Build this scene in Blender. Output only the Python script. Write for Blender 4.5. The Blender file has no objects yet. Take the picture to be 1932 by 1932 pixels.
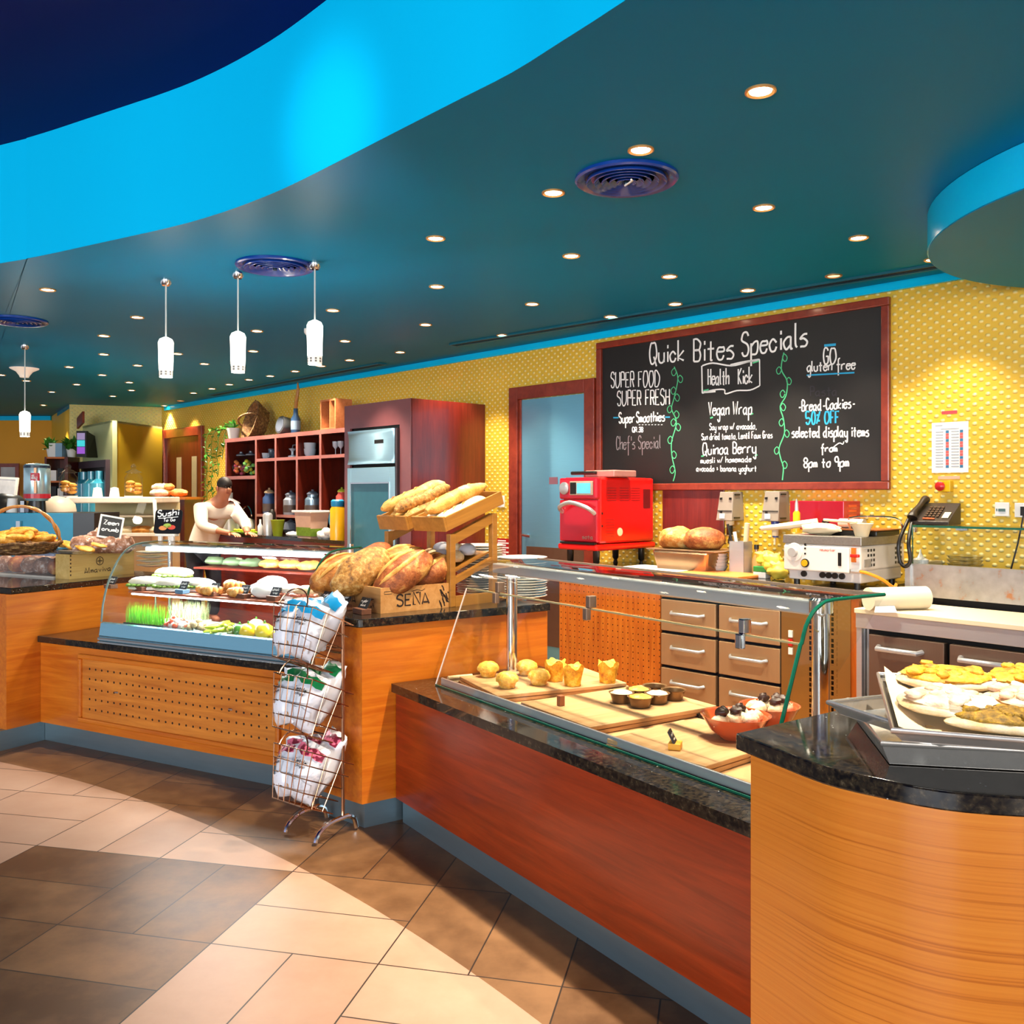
import bpy, bmesh, math, random
from math import sin, cos, pi, atan2, radians as R, sqrt, hypot
from mathutils import Vector, Matrix, noise
random.seed(7)
S = bpy.context.scene
COL = S.collection
# ---------------------------------------------------------------- camera
FPX, HZ, EYE = 1720.0, 931.0, 1.5
cd = bpy.data.cameras.new('camera'); cam = bpy.data.objects.new('camera', cd); COL.objects.link(cam)
cam.location = (0, 0, EYE); cam.rotation_euler = (pi/2, 0, 0)
cd.sensor_width = 36; cd.sensor_fit = 'HORIZONTAL'; cd.lens = 36*FPX/1932; cd.shift_y = -(966-HZ)/1932
cd.clip_start = .05; S.camera = cam
# ---------------------------------------------------------------- world, light, exposure
W = bpy.data.worlds.new('world'); S.world = W; W.use_nodes = True
bg = W.node_tree.nodes['Background']; bg.inputs[0].default_value = (.80, .88, 1, 1); bg.inputs[1].default_value = .52
def area(name, loc, aim, sx, sy, watt, col):
    l = bpy.data.lights.new(name, 'AREA'); l.shape = 'RECTANGLE'; l.size = sx; l.size_y = sy; l.energy = watt; l.color = col
    o = bpy.data.objects.new(name, l); COL.objects.link(o); o.location = loc
    o.rotation_euler = (Vector(aim)-Vector(loc)).to_track_quat('-Z', 'Y').to_euler(); return o
area('window_daylight', (-5.5, -6.5, 2.0), (-1, 4, 3.1), 7, 3, 760, (.86, .93, 1))
area('shopfront_daylight', (4.5, -6.5, 1.8), (.5, 4, 2.6), 5, 2.6, 320, (1, .93, .84))
gl_ = bpy.data.lights.new('added_glint_spot', 'SPOT'); gl_.energy = 800; gl_.spot_size = R(8); gl_.spot_blend = 1; gl_.shadow_soft_size = .1; gl_.color = (1, .93, .88)  # unseen spot added to stand in for sun glint on the blue fascia
go_ = bpy.data.objects.new('added_glint_spot', gl_); COL.objects.link(go_); go_.location = (-3.0, -1.5, .8); go_.rotation_euler = (Vector((-.72, 3.62, 2.95))-Vector(go_.location)).to_track_quat('-Z', 'Y').to_euler()
S.view_settings.view_transform = 'Standard'; S.view_settings.look = 'None'
S.view_settings.gamma = 1; S.view_settings.use_curve_mapping = False; S.view_settings.exposure = 0.35
S.cycles.max_bounces = 7; S.cycles.diffuse_bounces = 3; S.cycles.glossy_bounces = 4; S.cycles.transmission_bounces = 6
S.cycles.transparent_max_bounces = 14; S.cycles.sample_clamp_indirect = 4; S.cycles.caustics_reflective = False; S.cycles.caustics_refractive = False
# ---------------------------------------------------------------- geometry helpers
def G(px, py, z):
    d = FPX*(EYE-z)/(py-HZ); return ((px-966)/FPX*d, d, z)
def D(px, py, d): return ((px-966)/FPX*d, d, EYE-(py-HZ)/FPX*d)
class Fr:
    def __init__(s, ox, oy, th): s.o = (ox, oy); s.th = th; s.c = cos(th); s.s = sin(th)
    def l(s, X, Y): dx, dy = X-s.o[0], Y-s.o[1]; return (dx*s.c+dy*s.s, -dx*s.s+dy*s.c)
    def w(s, u, v, z=0): return (s.o[0]+u*s.c-v*s.s, s.o[1]+u*s.s+v*s.c, z)
    def v(s, px, py, v=0):              # point of a vertical plane at depth v of this frame
        r = (px-966)/FPX; nx, ny = -s.s, s.c
        Y = (v+s.o[0]*nx+s.o[1]*ny)/(r*nx+ny); X = r*Y; return (s.l(X, Y)[0], EYE-(py-HZ)/FPX*Y)
    def g(s, px, py, z): p = G(px, py, z); return s.l(p[0], p[1])
class MB:
    def __init__(s): s.V = []; s.F = []
    def add(s, V, F, M=None):
        n = len(s.V); s.V += [tuple(M @ Vector(v)) if M else tuple(v) for v in V]; s.F += [tuple(i+n for i in f) for f in F]; return s
    def box(s, x0, x1, y0, y1, z0, z1, M=None):
        return s.add([(x0,y0,z0),(x1,y0,z0),(x1,y1,z0),(x0,y1,z0),(x0,y0,z1),(x1,y0,z1),(x1,y1,z1),(x0,y1,z1)],
                     [(0,3,2,1),(4,5,6,7),(0,1,5,4),(1,2,6,5),(2,3,7,6),(3,0,4,7)], M)
    def taper(s, a, z0, b, z1, M=None):   # rectangle a=(x0,x1,y0,y1) at z0 to rectangle b at z1
        return s.add([(a[0],a[2],z0),(a[1],a[2],z0),(a[1],a[3],z0),(a[0],a[3],z0),(b[0],b[2],z1),(b[1],b[2],z1),(b[1],b[3],z1),(b[0],b[3],z1)],
                     [(0,3,2,1),(4,5,6,7),(0,1,5,4),(1,2,6,5),(2,3,7,6),(3,0,4,7)], M)
    def prism(s, P, z0, z1, M=None):
        a = sum(P[i][0]*P[(i+1)%len(P)][1]-P[(i+1)%len(P)][0]*P[i][1] for i in range(len(P)))
        if a < 0: P = P[::-1]
        n = len(P); return s.add([(x,y,z0) for x,y in P]+[(x,y,z1) for x,y in P],
            [tuple(range(n-1,-1,-1)), tuple(range(n,2*n))]+[(i,(i+1)%n,n+(i+1)%n,n+i) for i in range(n)], M)
    def tube(s, P, r, n=8, cap=True, closed=False):
        P = [Vector(p) for p in P]; m = len(P); rr = r if isinstance(r, (list, tuple)) else [r]*m
        V = []; t0 = None; u = None
        for i, p in enumerate(P):
            if closed: t = P[(i+1)%m]-P[i-1]
            else: t = P[min(i+1,m-1)]-P[max(i-1,0)]
            t = t.normalized() if t.length > 1e-9 else Vector((0,0,1))
            if u is None: u = t.orthogonal().normalized()
            else:
                u = u-t*u.dot(t); u = u.normalized() if u.length > 1e-6 else t.orthogonal().normalized()
            w = t.cross(u); V += [p+(u*cos(2*pi*k/n)+w*sin(2*pi*k/n))*rr[i] for k in range(n)]
        F = [(i*n+k, i*n+(k+1)%n, (i+1)*n+(k+1)%n, (i+1)*n+k) for i in range(m-1) for k in range(n)]
        if closed: F += [((m-1)*n+k, (m-1)*n+(k+1)%n, (k+1)%n, k) for k in range(n)]
        elif cap: F += [tuple(range(n-1,-1,-1)), tuple((m-1)*n+k for k in range(n))]
        return s.add(V, F)
    def lathe(s, prof, c=(0,0,0), n=24, M=None):
        V = []; F = []; m = len(prof)
        for r, z in prof: V += [(c[0]+r*cos(2*pi*k/n), c[1]+r*sin(2*pi*k/n), c[2]+z) for k in range(n)]
        F = [(i*n+k, i*n+(k+1)%n, (i+1)*n+(k+1)%n, (i+1)*n+k) for i in range(m-1) for k in range(n)]
        if prof[0][0] > 1e-6: F.append(tuple(range(n-1,-1,-1)))
        if prof[-1][0] > 1e-6: F.append(tuple((m-1)*n+k for k in range(n)))
        return s.add(V, F, M)
    def cyl(s, r, z0, z1, c=(0,0), n=20, M=None): return s.lathe([(r,z0),(r,z1)], (c[0],c[1],0), n, M)
    def blob(s, c, r, amp=.1, fr=2.0, M=None, n=18, m=12, flat=0, seed=0, p=2.0):
        V = []; F = []; c = Vector(c)
        for i in range(m+1):
            a = -pi/2+pi*i/m
            for k in range(n):
                b = 2*pi*k/n; d = Vector((cos(a)*cos(b), cos(a)*sin(b), sin(a)))
                if p != 2:
                    L = (abs(d.x)**p+abs(d.y)**p+abs(d.z)**p)**(1/p); d = d/L
                q = d*(1+amp*noise.noise(d*fr+Vector((seed*3.1, seed*1.7, seed))))
                z = q.z
                if flat and z < -flat: z = -flat-(z+flat)*.08
                v = Vector((q.x*r[0], q.y*r[1], z*r[2])); V.append((M @ v if M else v)+c)
        F = [(i*n+k, i*n+(k+1)%n, (i+1)*n+(k+1)%n, (i+1)*n+k) for i in range(m) for k in range(n)]
        return s.add(V, F)
    def loft(s, secs, closed=True, caps=True):
        n = len(secs[0]); V = [p for q in secs for p in q]; k1 = n if closed else n-1
        F = [(i*n+k, i*n+(k+1)%n, (i+1)*n+(k+1)%n, (i+1)*n+k) for i in range(len(secs)-1) for k in range(k1)]
        if caps and closed: F += [tuple(range(n-1,-1,-1)), tuple((len(secs)-1)*n+k for k in range(n))]
        return s.add(V, F)
    def sheet(s, P, t, M=None):           # poly-line of points (y,z) swept x0..x1 given thickness t : P=(x0,x1,[(y,z)...])
        x0, x1, pts = P; n = len(pts); off = []
        for i in range(n):
            a = pts[max(i-1,0)]; b = pts[min(i+1,n-1)]; L = hypot(b[0]-a[0], b[1]-a[1]); off.append((pts[i][0]-(b[1]-a[1])/L*t, pts[i][1]+(b[0]-a[0])/L*t))
        loop = pts+off[::-1]
        return s.loft([[(x0,y,z) for y,z in loop], [(x1,y,z) for y,z in loop]])
def mesh(name, mb, mat, smooth=None, bev=0, sub=0):
    me = bpy.data.meshes.new(name); me.from_pydata(mb.V, [], mb.F); me.materials.append(mat)
    bm = bmesh.new(); bm.from_mesh(me); bmesh.ops.recalc_face_normals(bm, faces=bm.faces[:]); bm.to_mesh(me); bm.free()
    if smooth is not None:
        for p in me.polygons: p.use_smooth = True
        me.set_sharp_from_angle(angle=R(smooth))
    me.update(); o = bpy.data.objects.new(name, me); COL.objects.link(o)
    if bev:
        b = o.modifiers.new('bevel', 'BEVEL'); b.width = bev; b.segments = 2; b.limit_method = 'ANGLE'; b.angle_limit = R(50)
    if sub:
        b = o.modifiers.new('sub', 'SUBSURF'); b.levels = b.render_levels = sub
    return o
def tag(o, label, cat, group=None, kind=None):
    o['label'] = label; o['category'] = cat
    if group: o['group'] = group
    if kind: o['kind'] = kind
    return o
def thing(name, label, cat, loc=(0,0,0), rz=0, group=None, rot=None):
    o = bpy.data.objects.new(name, None); COL.objects.link(o); o.empty_display_size = .05
    o.location = loc; o.rotation_euler = rot or (0,0,rz); return tag(o, label, cat, group)
def part(par, name, mb, mat, smooth=None, bev=0, sub=0, label=None):
    o = mesh(name, mb, mat, smooth, bev, sub); o.parent = par
    if label: o['label'] = label
    return o
def solo(name, mb, mat, *a, **k):
    return solo_(name, mb, PAPER, mat, *a, **k) if isinstance(mat, str) else solo_(name, mb, mat, *a, **k)
def solo_(name, mb, mat, label, cat, loc=(0,0,0), rz=0, group=None, smooth=None, bev=0, sub=0, kind=None, rot=None):
    o = mesh(name, mb, mat, smooth, bev, sub); o.location = loc; o.rotation_euler = rot or (0,0,rz); return tag(o, label, cat, group, kind)
def struct(name, mb, mat, loc=(0,0,0), rz=0, smooth=None, par=None, bev=0):
    o = mesh(name, mb, mat, smooth, bev); o.location = loc; o.rotation_euler = (0,0,rz)
    if par: o.parent = par
    else: o['kind'] = 'structure'
    return o
def dup(root, loc=None, rot=None, label=None, group=None, scale=None):
    def rec(o, par):
        c = o.copy(); COL.objects.link(c)
        if par: c.parent = par
        for k in kids.get(o, []): rec(k, c)
        return c
    kids = {}
    for o in bpy.data.objects:
        if o.parent: kids.setdefault(o.parent, []).append(o)
    r = rec(root, None)
    if loc: r.location = loc
    if rot is not None: r.rotation_euler = rot if isinstance(rot, tuple) else (0,0,rot)
    if scale: r.scale = scale if isinstance(scale, tuple) else (scale,)*3
    if label: r['label'] = label
    if group: r['group'] = group
    return r
# ---------------------------------------------------------------- materials
MATS = {}
class N:
    def __init__(s, name):
        s.m = bpy.data.materials.new(name); s.m.use_nodes = True; s.t = s.m.node_tree; s.n = s.t.nodes; s.b = s.n['Principled BSDF']; s.co = None
    def node(s, k, **kw):
        x = s.n.new(k)
        for a, b in kw.items(): setattr(x, a, b)
        return x
    def lk(s, a, b): s.t.links.new(a, b); return s
    def coord(s, sc=(1,1,1), rot=(0,0,0), kind='Object'):
        if s.co is None: s.co = s.node('ShaderNodeTexCoord')
        mp = s.node('ShaderNodeMapping'); s.lk(s.co.outputs[kind], mp.inputs[0]); mp.inputs['Scale'].default_value = sc; mp.inputs['Rotation'].default_value = rot
        return mp.outputs[0]
    def noise(s, scale, det=3, sc=(1,1,1), rough=.5, dist=0):
        x = s.node('ShaderNodeTexNoise'); s.lk(s.coord(sc), x.inputs['Vector']); x.inputs['Scale'].default_value = scale; x.inputs['Detail'].default_value = det
        x.inputs['Roughness'].default_value = rough; x.inputs['Distortion'].default_value = dist; return x.outputs[0]
    def ramp(s, f, stops, interp='LINEAR'):
        x = s.node('ShaderNodeValToRGB'); s.lk(f, x.inputs[0]); e = x.color_ramp.elements; x.color_ramp.interpolation = interp
        while len(e) < len(stops): e.new(.5)
        for i, (p, c) in enumerate(stops): e[i].position = p; e[i].color = (*c, 1) if len(c) == 3 else c
        return x.outputs[0]
    def math(s, op, a, b=None, c=None):
        x = s.node('ShaderNodeMath', operation=op)
        for i, v in enumerate((a, b, c)):
            if v is None: continue
            if isinstance(v, (int, float)): x.inputs[i].default_value = v
            else: s.lk(v, x.inputs[i])
        return x.outputs[0]
    def mix(s, f, a, b):
        x = s.node('ShaderNodeMix', data_type='RGBA')
        for i, v in ((0, f), (6, a), (7, b)):
            if isinstance(v, (int, float)): x.inputs[i].default_value = v
            elif isinstance(v, tuple): x.inputs[i].default_value = (*v, 1)
            else: s.lk(v, x.inputs[i])
        return x.outputs[2]
    def xyz(s, vec):
        x = s.node('ShaderNodeSeparateXYZ'); s.lk(vec, x.inputs[0]); return x.outputs
    def bump(s, h, st, dist=.01):
        x = s.node('ShaderNodeBump'); s.lk(h, x.inputs['Height']); x.inputs['Strength'].default_value = st; x.inputs['Distance'].default_value = dist
        s.lk(x.outputs[0], s.b.inputs['Normal'])
    def set(s, col=None, rough=None, metal=None, spec=None, emit=None, es=1, coat=None, trans=None, sss=None):
        i = s.b.inputs
        if col is not None:
            if isinstance(col, tuple): i['Base Color'].default_value = (*col, 1)
            else: s.lk(col, i['Base Color'])
        if rough is not None:
            if isinstance(rough, (int, float)): i['Roughness'].default_value = rough
            else: s.lk(rough, i['Roughness'])
        if metal is not None: i['Metallic'].default_value = metal
        if spec is not None: i['Specular IOR Level'].default_value = spec
        if coat is not None: i['Coat Weight'].default_value = coat; i['Coat Roughness'].default_value = .12
        if emit is not None: i['Emission Color'].default_value = (*emit, 1); i['Emission Strength'].default_value = es
        if trans is not None: i['Transmission Weight'].default_value = trans
        return s
def srgb(h):
    c = [int(h[i:i+2], 16)/255 for i in (0, 2, 4)]; return tuple(x/12.92 if x <= .04045 else ((x+.055)/1.055)**2.4 for x in c)
def plain(name, h, rough=.5, metal=0, spec=.5, var=.12, scale=14, coat=None, bump=0, emit=None, es=1):
    if name in MATS: return MATS[name]
    n = N(name); c = srgb(h) if isinstance(h, str) else h; f = n.noise(scale, 3)
    n.set(n.mix(f, tuple(x*(1-var) for x in c), tuple(min(1, x*(1+var)) for x in c)), rough, metal, spec, emit=emit, es=es, coat=coat)
    if bump: n.bump(f, bump, .01)
    MATS[name] = n.m; return n.m
def wood(name, a, b, rough=.35, sc=(1,14,14), scale=2.2, coat=.25, dist=.6):
    n = N(name); f = n.noise(scale, 5, sc, .6, dist); g = n.noise(scale*6, 2, sc, .5); h = n.noise(1.1, 2)
    c = n.ramp(f, [(.28, srgb(b)), (.5, tuple((x+y)/2 for x, y in zip(srgb(a), srgb(b)))), (.72, srgb(a))])
    c = n.mix(n.math('MULTIPLY', g, .35), c, srgb(b)); c = n.mix(n.math('MULTIPLY', h, .4), c, tuple(x*.75 for x in srgb(b)))
    n.set(c, rough, coat=coat); n.bump(g, .06, .004); return n.m
WOOD = wood('cherry_wood', 'e88a22', 'bd5a0a')
WOODV = wood('cherry_wood_upright', 'e07a22', 'b04a08', sc=(14,14,1))
SHADEW = wood('shaded_cherry_wood', 'b03c10', '701c03', rough=.3)  # cherry in shade: the darkening is put into the colour
MAHO = wood('mahogany', '8c2b1d', '5a140e', sc=(14,14,1), rough=.3, coat=.5)
MAHF = wood('mahogany_frame', 'a04228', '742414', sc=(6,6,6), rough=.3, coat=.4)
SHELFW = wood('shelf_mahogany', '6a1c0a', '3c0d04', sc=(8,8,2), rough=.35)
PALEW = wood('pale_pine', 'dcae72', 'b98a50', rough=.6, coat=0)
OAK = wood('oak', 'c08436', '94601f', rough=.45, coat=.1)
BOARDW = wood('board_wood', 'd4ac7c', 'ab8052', rough=.5, coat=0)
BLKWD = wood('dark_label_wood', '8a5434', '5c3420', rough=.6, coat=0)
def granite():
    n = N('black_granite'); a = n.noise(70, 3, rough=.6); b = n.noise(170, 2)
    v = n.node('ShaderNodeTexVoronoi'); n.lk(n.coord(), v.inputs['Vector']); v.inputs['Scale'].default_value = 60
    c = n.ramp(a, [(.40, (.004,.004,.005)), (.62, (.03,.022,.013)), (.76, (.10,.075,.045))])
    fl = n.ramp(v.outputs['Distance'], [(.0, (1,1,1)), (.10, (1,1,1)), (.13, (0,0,0))])
    pick = n.ramp(v.outputs['Color'], [(.80, (0,0,0)), (.84, (1,1,1))])
    n.set(n.mix(n.math('MULTIPLY', fl, pick), c, (.45,.5,.5)), .07, spec=.6); return n.m
GRAN = granite()
def steel(name, h, rough=.28, sc=(1,1,40), metal=.85):
    n = N(name); f = n.noise(6, 3, sc); c = srgb(h)
    n.set(n.mix(f, tuple(x*.93 for x in c), tuple(min(1, x*1.05) for x in c)), n.math('ADD', rough*.9, n.math('MULTIPLY', f, rough*.2)), metal); return n.m
STEEL = steel('brushed_steel', 'd0d2d4', .3, (1,1,12), .65); DSTEEL = steel('dark_steel', '86705f', .38, (40,1,1), .7); KICK = steel('kick_plate_steel', '8ba0aa', .35, (1,1,8), .8)
DOORST = steel('door_steel', '86cbe6', .3, (1,1,40), .75); CHROME = plain('chrome', 'e6e6e6', .08, 1, var=.03); ALU = steel('aluminium_tray', 'e4dfd6', .25, (8,8,8), .8)
BRONZE = plain('copper_wire', 'b98a6a', .25, 1, var=.1); FRIDGE = steel('fridge_steel', 'b4dcea', .3, (1,1,20), .75)
def sheetglass(name, tint, rough=.02, k=1.0):
    n = N(name); out = n.n['Material Output']; n.n.remove(n.b)
    t = n.node('ShaderNodeBsdfTransparent'); t.inputs[0].default_value = (*tint, 1); g = n.node('ShaderNodeBsdfGlossy'); g.inputs['Roughness'].default_value = rough
    lw = n.node('ShaderNodeLayerWeight'); lw.inputs[0].default_value = .5; mx = n.node('ShaderNodeMixShader')
    f = n.math('MULTIPLY', n.math('ADD', .035, n.math('MULTIPLY', n.math('POWER', lw.outputs['Facing'], 4.5), .8)), k); n.lk(f, mx.inputs[0]); n.lk(t.outputs[0], mx.inputs[1]); n.lk(g.outputs[0], mx.inputs[2]); n.lk(mx.outputs[0], out.inputs[0]); return n.m
GLASS = sheetglass('clear_glass', (.97,.985,.975)); GEDGE = plain('green_glass_edge', '0f5540', .1, coat=.5); FROST = sheetglass('container_plastic', (.86,.86,.84), .15, 2)
WHITE = plain('white_plastic', 'eeeae4', .35, var=.03); CERAM = plain('white_ceramic', 'f3ece0', .15, var=.03, coat=.4); BLACK = plain('black_plastic', '17130f', .35)
DARK = plain('dark_void', '0a0706', .8); PAPER = plain('white_paper', 'f2efe8', .8, var=.03); PARCH = plain('parchment', 'f0dcb4', .7, var=.05)
def crust(name, a, b, c=None, scale=5, rough=.6, bump=.5):
    n = N(name); f = n.noise(scale, 5, rough=.65); g = n.noise(scale*9, 3)
    st = [(.32, srgb(b)), (.6, srgb(a))]
    if c: st = [(.30, srgb(b)), (.52, srgb(a)), (.66, srgb(c))]
    n.set(n.mix(n.math('MULTIPLY', g, .25), n.ramp(f, st), srgb(b)), rough); n.bump(f, bump, .02); return n.m
BREAD = crust('bread_crust', 'd88c38', '8a4612', 'f4cc80', 15, bump=.8); DBREAD = crust('dark_bread_crust', 'b0602a', '5e280c', 'e6ac5c', 13, bump=.8); SEED = crust('seeded_crust', 'c88a3a', '4a2c14', 'e8bd72', 34)
BAGU = crust('baguette_crust', 'eeb65a', 'c07a26', 'fbdf9c', 12); PALEB = crust('floured_crust', 'efd9ae', 'cf9f5e', 'fff0d2', 10); MUFF = crust('muffin_crumb', 'edb843', 'b97a1e', 'f7da82', 30)
CROIS = crust('croissant_crust', 'd88f3c', '9c5214', 'eeb566', 16); DOUGH = crust('sugared_bun', 'a8765a', '5e3420', 'efe2dc', 26); COOKIE = crust('cookie', 'e9a02c', 'a65c12', 'f7c763', 22)
PIZY = crust('cheese_topping', 'f2b01c', 'a85a10', 'ffd85a', 26, bump=.6); PIZW = crust('white_cheese_topping', 'f7e8c6', 'd9a070', 'fff8e2', 14); HERB = crust('herb_topping', 'a07a18', '4a3808', 'd8a828', 60)
# ================================================================ SETTING
ZC, ZU = 2.80, 3.468
FW = Fr(2.334, 5.647, atan2(-1720, 1616))             # back wall: x along it towards the counters, y into it
TW = FW.th
# ---- floor
n = N('floor_tiles'); X, Y, Z = n.xyz(n.coord())
c1, s1, SQ = .974, -.225, .593
u = n.math('DIVIDE', n.math('ADD', n.math('MULTIPLY', n.math('ADD', X, 1.004), c1), n.math('MULTIPLY', n.math('SUBTRACT', Y, 3.039), s1)), SQ)
v = n.math('DIVIDE', n.math('ADD', n.math('MULTIPLY', n.math('ADD', X, 1.004), -s1), n.math('MULTIPLY', n.math('SUBTRACT', Y, 3.039), c1)), SQ)
fu, fv = n.math('FRACT', u), n.math('FRACT', v); cu, cv = n.math('FLOOR', u), n.math('FLOOR', v)
par = n.math('FLOORED_MODULO', n.math('ADD', cu, cv), 2)
half = n.math('ADD', n.math('MULTIPLY', par, fu), n.math('MULTIPLY', n.math('SUBTRACT', 1, par), fv))
def edge(a): return n.math('MINIMUM', a, n.math('SUBTRACT', 1, a))
dd = n.math('MINIMUM', n.math('MINIMUM', edge(fu), edge(fv)), n.math('ABSOLUTE', n.math('SUBTRACT', half, .5)))
tile = n.math('GREATER_THAN', dd, .0045)
rad = n.math('SQRT', n.math('ADD', n.math('POWER', n.math('SUBTRACT', X, -6.640), 2), n.math('POWER', n.math('SUBTRACT', Y, -2.311), 2)))
inarc = n.math('LESS_THAN', rad, 8.314)
patch = n.math('MULTIPLY', n.math('LESS_THAN', n.math('ABSOLUTE', n.math('ADD', u, 1)), 1), n.math('LESS_THAN', v, 1))
pale = n.math('MULTIPLY', inarc, n.math('SUBTRACT', 1, patch))
wn = n.node('ShaderNodeTexWhiteNoise'); cmb = n.node('ShaderNodeCombineXYZ'); n.lk(cu, cmb.inputs[0]); n.lk(cv, cmb.inputs[1]); n.lk(n.math('GREATER_THAN', half, .5), cmb.inputs[2]); n.lk(cmb.outputs[0], wn.inputs['Vector'])
f = n.math('ADD', n.math('MULTIPLY', n.noise(5, 6, rough=.65), .75), n.math('MULTIPLY', wn.outputs[0], .25))
brown = n.ramp(f, [(.35, srgb('5a3c22')), (.7, srgb('8a6440'))]); beige = n.ramp(f, [(.3, srgb('ae8870')), (.75, srgb('be9a82'))])
n.set(n.mix(tile, srgb('2c2018'), n.mix(pale, brown, beige)), n.math('ADD', .30, n.math('MULTIPLY', f, .2)), spec=.45)
n.bump(tile, .25, .004)
struct('floor', MB().box(-14, 9, -7, 18, -.1, 0), n.m)
# ---- painted ceilings
CEIL = plain('teal_ceiling_paint', (0, .20, .44), .45, spec=.06, var=.12, scale=.8)
UPC = plain('navy_ceiling_paint', (.001, .002, .10), .6, spec=.1, var=.05)
SKYB = plain('sky_blue_paint', (.001, .58, 1.0), .22, spec=.5, var=.02, scale=2)
wavepx = [(0,497),(50,488),(100,478),(150,467),(200,456),(250,445),(300,434),(360,419),(425,399),(490,375),(550,349),(630,309),(700,273),(780,232),(870,186),(966,137),(1060,78),(1120,40),(1181,0)]
wave = [(-9.5, 8.1), (-7, 6.95), (-5, 6.15)] + [G(px, py, ZC)[:2] for px, py in wavepx] + [(.62, 1.95), (1.05, 1.4), (1.6, .8), (2.4, .2), (3.6, -.5)]
def smoothp(P, k=3):
    out = []
    for i in range(len(P)-1):
        p0, p1, p2, p3 = P[max(i-1,0)], P[i], P[i+1], P[min(i+2,len(P)-1)]
        for j in range(k):
            t = j/k; out.append(tuple(.5*(2*b+(c-a)*t+(2*a-5*b+4*c-d)*t*t+(3*b-a-3*c+d)*t**3) for a, b, c, d in zip(p0, p1, p2, p3)))
    return out+[tuple(P[-1])]
wv = smoothp(wave, 3)
m = MB()
far = [(-14+i*(24)/(len(wv)-1), 18) for i in range(len(wv))]
k = len(wv)
m.add([(x, y, ZC) for x, y in wv]+[(x, y, ZC) for x, y in far]+[(x, y, ZC+.05) for x, y in wv]+[(x, y, ZC+.05) for x, y in far],
      [(i, k+i, k+i+1, i+1) for i in range(k-1)]+[(2*k+i, 2*k+i+1, 3*k+i+1, 3*k+i) for i in range(k-1)])
struct('ceiling', m, CEIL)
m = MB(); m.loft([[(x, y, ZC+.0005), (x, y, ZU+.01), (x+.03, y+.05, ZU+.01), (x+.03, y+.05, ZC+.0005)] for x, y in wv])
struct('trim_wave', m, SKYB, smooth=40)
struct('ceiling_upper', MB().box(-14, 9, -7, 18, ZU, ZU+.1), UPC)
dc = (3.12, 3.75); dr = 1.285; DZ = 2.63
m = MB(); m.lathe([(dr, DZ), (dr, ZC-.002)], (dc[0], dc[1], 0), 96); drum = struct('trim_drum', m, SKYB, smooth=40)
m = MB(); m.lathe([(dr-.004, DZ-.004), (dr-.004, DZ+.02)], (dc[0], dc[1], 0), 96); struct('ceiling_drum', m, CEIL, smooth=40)
# ---- back wall with its dotted wallpaper
def wallpaper(name, a, b):
    n = N(name); x, y, z = n.xyz(n.coord())
    w = n.math('MULTIPLY', n.math('COSINE', n.math('MULTIPLY', x, 2*pi/.072)), n.math('COSINE', n.math('MULTIPLY', z, 2*pi/.056)))
    f = n.node('ShaderNodeMapRange'); n.lk(w, f.inputs[0]); f.inputs[1].default_value = .25; f.inputs[2].default_value = .9
    g = n.noise(1.2, 3); c = n.mix(g, srgb(a), tuple(t*.86 for t in srgb(a)))
    n.set(n.mix(f.outputs[0], c, srgb(b)), .42); n.bump(f.outputs[0], .55, .012); return n.m
WALLP = wallpaper('dotted_yellow_wallpaper', 'ebbd38', 'f8e498')
YPAINT = plain('yellow_paint', 'e9b62c', .5, var=.06, scale=2); OPAINT = plain('orange_yellow_paint', 'e59c12', .5, var=.06, scale=2)
GPAINT = plain('olive_green_paint', 'a88a12', .55, var=.05, scale=2); PGREEN = plain('pale_green_paint', 'b9c08a', .55, var=.05, scale=2)
uL = FW.v(305, 800)[0]
m = MB().box(uL, 4.6, 0, .12, 0, ZC)
struct('wall_back', m, WALLP, (FW.o[0], FW.o[1], 0), TW)
cnr = FW.w(uL, 0)                                        # corner at the far end
e2 = (-.729, -.685)                                      # the side wall runs back towards the room
c2 = G(131, 763, ZC)[:2]
FS = Fr(cnr[0], cnr[1], atan2(c2[1]-cnr[1], c2[0]-cnr[0]))
Ls = hypot(c2[0]-cnr[0], c2[1]-cnr[1])
struct('wall_left', MB().box(0, Ls, -.12, 0, 0, ZC), wallpaper('pale_yellow_wallpaper', 'e6d070', 'f0e2a0'), (cnr[0], cnr[1], 0), FS.th)
c3 = (-7.75, 15.35)
FS2 = Fr(c2[0], c2[1], atan2(c3[1]-c2[1], c3[0]-c2[0]))
struct('wall_recess', MB().box(0, hypot(c3[0]-c2[0], c3[1]-c2[1]), -.12, 0, 0, ZC), YPAINT, (c2[0], c2[1], 0), FS2.th)
struct('wall_far', MB().box(-5.5, 0, 0, .12, 0, ZC), OPAINT, (c3[0], c3[1], 0), R(-2))
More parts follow.
